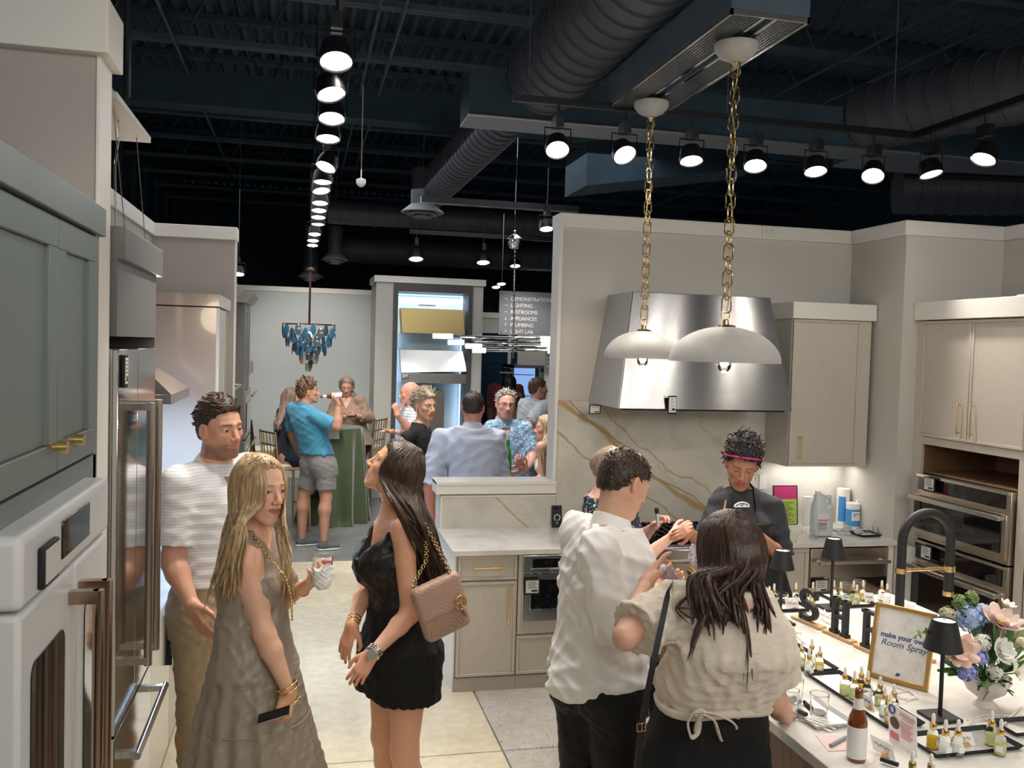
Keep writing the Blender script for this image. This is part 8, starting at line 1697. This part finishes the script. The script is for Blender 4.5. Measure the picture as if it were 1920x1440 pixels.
for sg, du in ((1,.0),(-1,.055)):
    b = B(); cu, cv, rx, ry = .83+du, .50, .020/Wv, .027/Hb
    b.tube([bp(cu+sg*rx*math.cos(a), cv-ry*math.sin(a), .053+.002*sg) for a in np.linspace(.75,2*math.pi-.15,22)]+[bp(cu+sg*rx*.95,cv+.0,.053+.002*sg),bp(cu+sg*rx*.15,cv+.0,.053+.002*sg)], .0036, 8); b.obj('gold_letter', 'gold', t, smooth=60)
for s0, pth in (('a',[(775,1112,3.57),(778,1090,3.60),(800,1050,3.66),(798,1010,3.70),(775,975,3.72),(750,962,3.80)]),('b',[(845,1080,3.60),(838,1060,3.62),(812,1010,3.68),(790,975,3.72),(765,962,3.78),(748,966,3.86)])):
    P = np.array([PY(*q) for q in pth]); T = np.linspace(0,len(P)-1,120); Q = np.stack([np.interp(T,np.arange(len(P)),P[:,c]) for c in range(3)],1)
    for _ in range(8): Q[1:-1] = (Q[:-2]+2*Q[1:-1]+Q[2:])/4
    b = B(); last = None; i = 0
    for k in range(1,119):
        if last is None or np.linalg.norm(Q[k]-last) > .0095:
            tg = unit(Q[k+1]-Q[k-1]); s1 = unit(np.cross(tg, V3(0,1,.2))); s2 = np.cross(tg, s1); ax = s1 if i%2 else s2; ring(b, tuple(Q[k]), tuple(ax), .0078, .0022, 10, 5); last = Q[k]; i += 1
    b.obj('chain', 'chain_brass', t, smooth=60, kind='stuff')
# crossbody strap and bag of the woman in the cream blouse
P = [PY(1262,1092,2.74),PY(1254,1108,2.60),PY(1242,1165,2.555),PY(1224,1250,2.52),PY(1206,1340,2.53),PY(1196,1440,2.53),PY(1192,1500,2.54)]; t = thing('crossbody_bag', 'black leather crossbody bag strap with gold buckle worn by the cream blouse woman', 'handbag', P[-1])
P = np.array(P); T = np.linspace(0,len(P)-1,40); Q = np.stack([np.interp(T,np.arange(len(P)),P[:,c]) for c in range(3)],1)
for _ in range(4): Q[1:-1] = (Q[:-2]+2*Q[1:-1]+Q[2:])/4
vs = []; 
for i, q in enumerate(Q): tg = unit(Q[min(i+1,len(Q)-1)]-Q[max(i-1,0)]); s_ = unit(np.cross(tg, V3(0,-1,0)))*.0095; vs += [tuple(q-s_),tuple(q+s_),tuple(q+s_+V3(0,.003,0)),tuple(q-s_+V3(0,.003,0))]
b = B(); b.add(vs, [(i*4+k,(i+1)*4+k,(i+1)*4+(k+1)%4,i*4+(k+1)%4) for i in range(len(Q)-1) for k in range(4)]); b.obj('strap', 'black_matte', t, smooth=40)
b = B(); c = PY(1203,1364,2.525); b.tube([tuple(c+V3(x,0,z)) for x,z in ((-.014,-.012),(.014,-.010),(.013,.014),(-.015,.012),(-.014,-.012))], .0022, 6); b.tube([tuple(c+V3(0,-.002,-.01)),tuple(c+V3(0,-.002,.012))], .0018, 6); b.obj('buckle', 'gold', t, smooth=40)
c = P[-1]; b = B(); b.box(c[0]-.10,c[0]+.08,c[1]-.05,c[1]+.02,c[2]-.16,c[2]+.01); b.obj('bag_body', 'black_matte', t, bev=.02)
# ================================================================== HELD THINGS
c = PY(605,1070,3.36); t = thing('drinking_glass', 'short clear drink glass wrapped in a white napkin in the blonde woman\'s hand', 'glass', c-V3(0,0,.035)); r = .037
b = B(); b.lathe([(.001,-.035),(r*.85,-.035),(r,.055),(r*.95,.055),(r*.8,-.027),(.001,-.027)], tuple(c), 28); b.obj('glass_wall', 'glass', t, smooth=40); b = B(); ring(b, tuple(c+V3(0,0,.055)), (0,0,1), r*.97, .0016, 30); b.obj('rim', 'bottle_glass', t)
F = Field(c-.08, c+.08, .004); q = f_cone(c-V3(0,0,.034), c+V3(0,0,.008), r*.98, r*1.04); F.op(*q, k=0); F.disp(.005,.03,9); F.cut(lambda x,y,z: z-(c[2]+.018+.014*np.sin((x-c[0])*90))+0*y); V, Fc = F.mesh(); mesh_obj('napkin', [(V,Fc)], 'paper', t)
b = B(); b.ball(tuple(c+V3(.012,-.01,.035)), .012, 8, 6, (1.6,1,.9)); b.obj('garnish', mat('garnish_pink', (.70,.22,.20), .4), t, smooth=90)
A = PY(484,1352,3.27); E_ = PY(530,1338,3.25); d = unit(E_-A); n_ = unit(V3(0,-.5,1)-d*np.dot(V3(0,-.5,1),d)); s_ = np.cross(d, n_); L_ = .125; t = thing('smartphone', 'smartphone held low in the blonde woman\'s right hand', 'phone', A)
b = B(); b.hexa([tuple(A+d*a+s_*c2+n_*k) for k in (0,.009) for a,c2 in ((0,-.022),(L_,-.022),(L_,.022),(0,.022))]); b.obj('case', mat('phone_tan', (.35,.30,.26), .3), t, bev=.004); b = B(); b.hexa([tuple(A+d*a+s_*c2+n_*k) for k in (.009,.0098) for a,c2 in ((.004,-.020),(L_-.004,-.020),(L_-.004,.020),(.004,.020))]); b.obj('screen', 'black_gloss', t)
a, e = PY(601,744,9.62), PY(643,741,9.62); L_ = np.linalg.norm(e-a); tb = beer(e, L_*1.02, 'brown beer bottle with white neck raised to the mouth of the blue polo man', lab=True); d = Vector(a-e).normalized(); tb.rotation_euler = Vector((0,0,1)).rotation_difference(d).to_euler()
c = PY(951,884,7.38); beer(c, PY(951,824,7.38)[2]-c[2], 'green beer bottle held by the man with glasses', mat('green_glass', (.02,.30,.06), .08, coat=1, trans=.3), lab=False)
tumbler(PY(984,876,7.40), .036, .095, 'clear drink glass held by the man with glasses', None)
def food_plate(c, r, label, food):
    t = thing('plate_of_food', label, 'plate', c); b = B(); b.lathe([(.001,0),(r*.6,0),(r,.014),(r*.98,.018),(r*.6,.006),(.001,.006)], tuple(c), 28); b.obj('plate', 'plaster_white', t, smooth=40); g = np.random.default_rng(2)
    for i in range(9): b = B(); b.ball((c[0]+g.normal()*r*.35,c[1]+g.normal()*r*.35,c[2]+.02), .022, 8, 6, (1,1,.7)); b.obj('food_piece', food[i%len(food)], t, smooth=90)
fd = [mat('food_orange', (.60,.22,.04), .5), mat('food_brown', (.25,.09,.03), .6), mat('food_yellow', (.72,.45,.10), .5)]
food_plate(PY(727,811,9.45), .085, 'small plate of appetizers held by the bald man', fd)
food_plate(PZ(622,806,1.168), .13, 'plate of appetizers on the green covered table', fd)
A = PY(661,782,11.72); b = B(); b.hexa([(A[0]-.07,A[1]-.01,A[2]),(A[0]+.05,A[1]-.01,A[2]+.01),(A[0]+.05,A[1]+.06,A[2]+.03),(A[0]-.07,A[1]+.06,A[2]+.02),(A[0]-.07,A[1]-.01,A[2]+.01),(A[0]+.05,A[1]-.01,A[2]+.02),(A[0]+.05,A[1]+.06,A[2]+.04),(A[0]-.07,A[1]+.06,A[2]+.03)]); t = thing('smartphone', 'phone in the hands of the tan blouse woman', 'phone', A); b.obj('case', 'black_gloss', t, bev=.003)
a, e = PY(1234,985,4.68), PY(1231,952,4.66); t = thing('marker', 'clear marker with black cap held by the woman in the floral dress', 'pen', a); b = B(); b.tube([a, a+(e-a)*.7], .010, 12); b.obj('barrel', mat('marker_clear', (.6,.6,.62), .2, metal=.3), t, smooth=40); b = B(); b.tube([a+(e-a)*.7, e], .011, 12); b.obj('cap', 'black_matte', t, smooth=40)
# plastic-wrapped bottle held by the girl, clear pouch between the hands
A = PY(1240,1062,2.84); E_ = PY(1292,1130,2.90); d = E_-A; t = thing('wrapped_spray_bottle', 'plastic wrapped lilac spray bottle held up by the cream blouse woman', 'bottle', A)
F = Field(np.minimum(A,E_)-.08, np.maximum(A,E_)+.08, .005); F.op(*f_cone(A+d*.15, E_, .028, .028), k=0); F.disp(.005,.035,3); V, Fc = F.mesh(); mesh_obj('plastic_wrap', [(V,Fc)], mat('film_clear', (.92,.90,.95), .12, trans=.85, ior=1.15), t)
b = B(); b.tube([A+d*.12,A+d*.92], .019, 14); b.obj('bottle_body', mat('lilac', (.42,.22,.38), .3), t, smooth=40); b = B(); b.ball(tuple(A+d*.06), .012, 10, 8, (1,1,1.3)); b.obj('spray_cap', 'white_plastic', t, smooth=90)
A = PY(1300,1018,4.30); F = Field(A-V3(.08,.06,.16), A+V3(.08,.06,.06), .006); F.op(*f_ell(A-V3(0,0,.06), (.024,.014,.06)), k=0); F.disp(.006,.04,8); V, Fc = F.mesh(); t = thing('clear_pouch', 'clear plastic pouch passed between the floral dress and apron women', 'pouch', A); mesh_obj('pouch', [(V,Fc)], 'film_clear', t)
b = B(); a = PY(1358,955,4.30); e = PY(1361,938,4.30); b.tube([a,e], .005, 8); o = b.obj('wooden_stick', 'wood_light', smooth=40); props(o, 'thin wooden stick in the hand of the apron woman', 'stick')
# ================================================================== FAR TABLE AND CHAIRS
cx, cy, r, zt_ = .41, 11.35, .33, 1.165; t = thing('high_table', 'tall round cocktail table draped to the floor in green cloth', 'table', (cx,cy,0))
b = B(); b.tube([(cx,cy,0),(cx,cy,1.13)], .04, 12); b.lathe([(.25,0),(.25,.02),(.05,.05)], (cx,cy,0), 20); b.lathe([(.001,1.12),(r-.02,1.12),(r-.02,1.15),(.001,1.15)], (cx,cy,0), 28); b.obj('table_frame', 'black_metal', t)
fabric('green_cloth', (.050,.072,.028), .6, bump=.4, bscale=60, sheen=.6)
vs, fs = [], []; n, m_ = 120, 24
for i in range(m_):
    tt = i/(m_-1)
    for k in range(n):
        a = 2*math.pi*k/n; amp = .0+.055*tt**.6; rr = r+.012+.06*tt+amp*math.cos(11*a+1.2*math.sin(2*a)+.6*tt)+.02*tt*math.cos(5*a+2); z = zt_-(zt_-.004)*tt
        if tt > .93: rr += .05*(.5+.5*math.sin(3*a))*(tt-.93)/.07
        vs.append((cx+rr*math.cos(a), cy+rr*math.sin(a), z))
fs = [(i*n+k,i*n+(k+1)%n,(i+1)*n+(k+1)%n,(i+1)*n+k) for i in range(m_-1) for k in range(n)]+[tuple(range(n-1,-1,-1))]
b = B(); b.add(vs, fs); o = b.obj('tablecloth', 'green_cloth', smooth=60); props(o, 'moss green cloth draped over the tall cocktail table in deep folds', 'tablecloth')
c = PZ(625,808,1.17); xa, xb = PY(615,818,10.99)[0], PY(636,818,10.99)[0]; b = B(); b.box(xa,xb,10.985,10.99,1.05,1.172); b.box(xa,xb,10.985,11.12,1.168,1.172); o = b.obj('napkin', 'paper', bev=.002); props(o, 'white napkin hanging over the front edge of the green table', 'napkin')
def bar_chair(c, face, label):
    t = thing('bar_chair', label, 'chair', c, 'tall gold chairs'); M_ = Matrix.Translation(c) @ Matrix.Rotation(-math.radians(face),4,'Z')
    for x, y in ((-.19,-.19),(.19,-.19),(-.19,.19),(.19,.19)):
        b = B(); b.T = M_; b.tube([(x*1.08,y*1.08,0),(x,y,.74)] if y > 0 else [(x*1.08,y*1.12,0),(x,y,.74),(x,y-.05,1.18)], .014, 8); b.obj('leg', 'brass', t, smooth=40)
    b = B(); b.T = M_; b.box(-.21,.21,-.21,.21,.735,.765); b.obj('seat', 'wood_light', t, bev=.006); b = B(); b.T = M_; b.box(-.19,.19,-.19,.19,.765,.80); b.obj('cushion', 'paper', t, bev=.012)
    for z in (.88,1.02,1.16): b = B(); b.T = M_; b.tube([(-.19,-.19-.05*(z-.74)/.44,z),(.19,-.19-.05*(z-.74)/.44,z)], .010, 8); b.obj('back_rail', 'brass', t, smooth=40)
    for k in range(4): b = B(); b.T = M_; b.tube([(-.12+.08*k,-.20,.78),(-.12+.08*k,-.235,1.15)], .006, 6); b.obj('spindle', 'brass', t, smooth=40)
    b = B(); b.T = M_; b.tube([(-.2,.2,.3),(.2,.2,.3)], .010, 8); b.obj('footrest', 'brass', t, smooth=40)
h = NAVY.hipc; bar_chair((h[0]-.02,h[1],0), 62, 'tall gold spindle chair carrying the woman in the navy dress')
bar_chair((-.42,12.3,0), 80, 'empty tall gold spindle chair left of the navy dress woman'); bar_chair((.86,12.6,0), -60, 'tall gold spindle chair right behind the tan blouse woman')
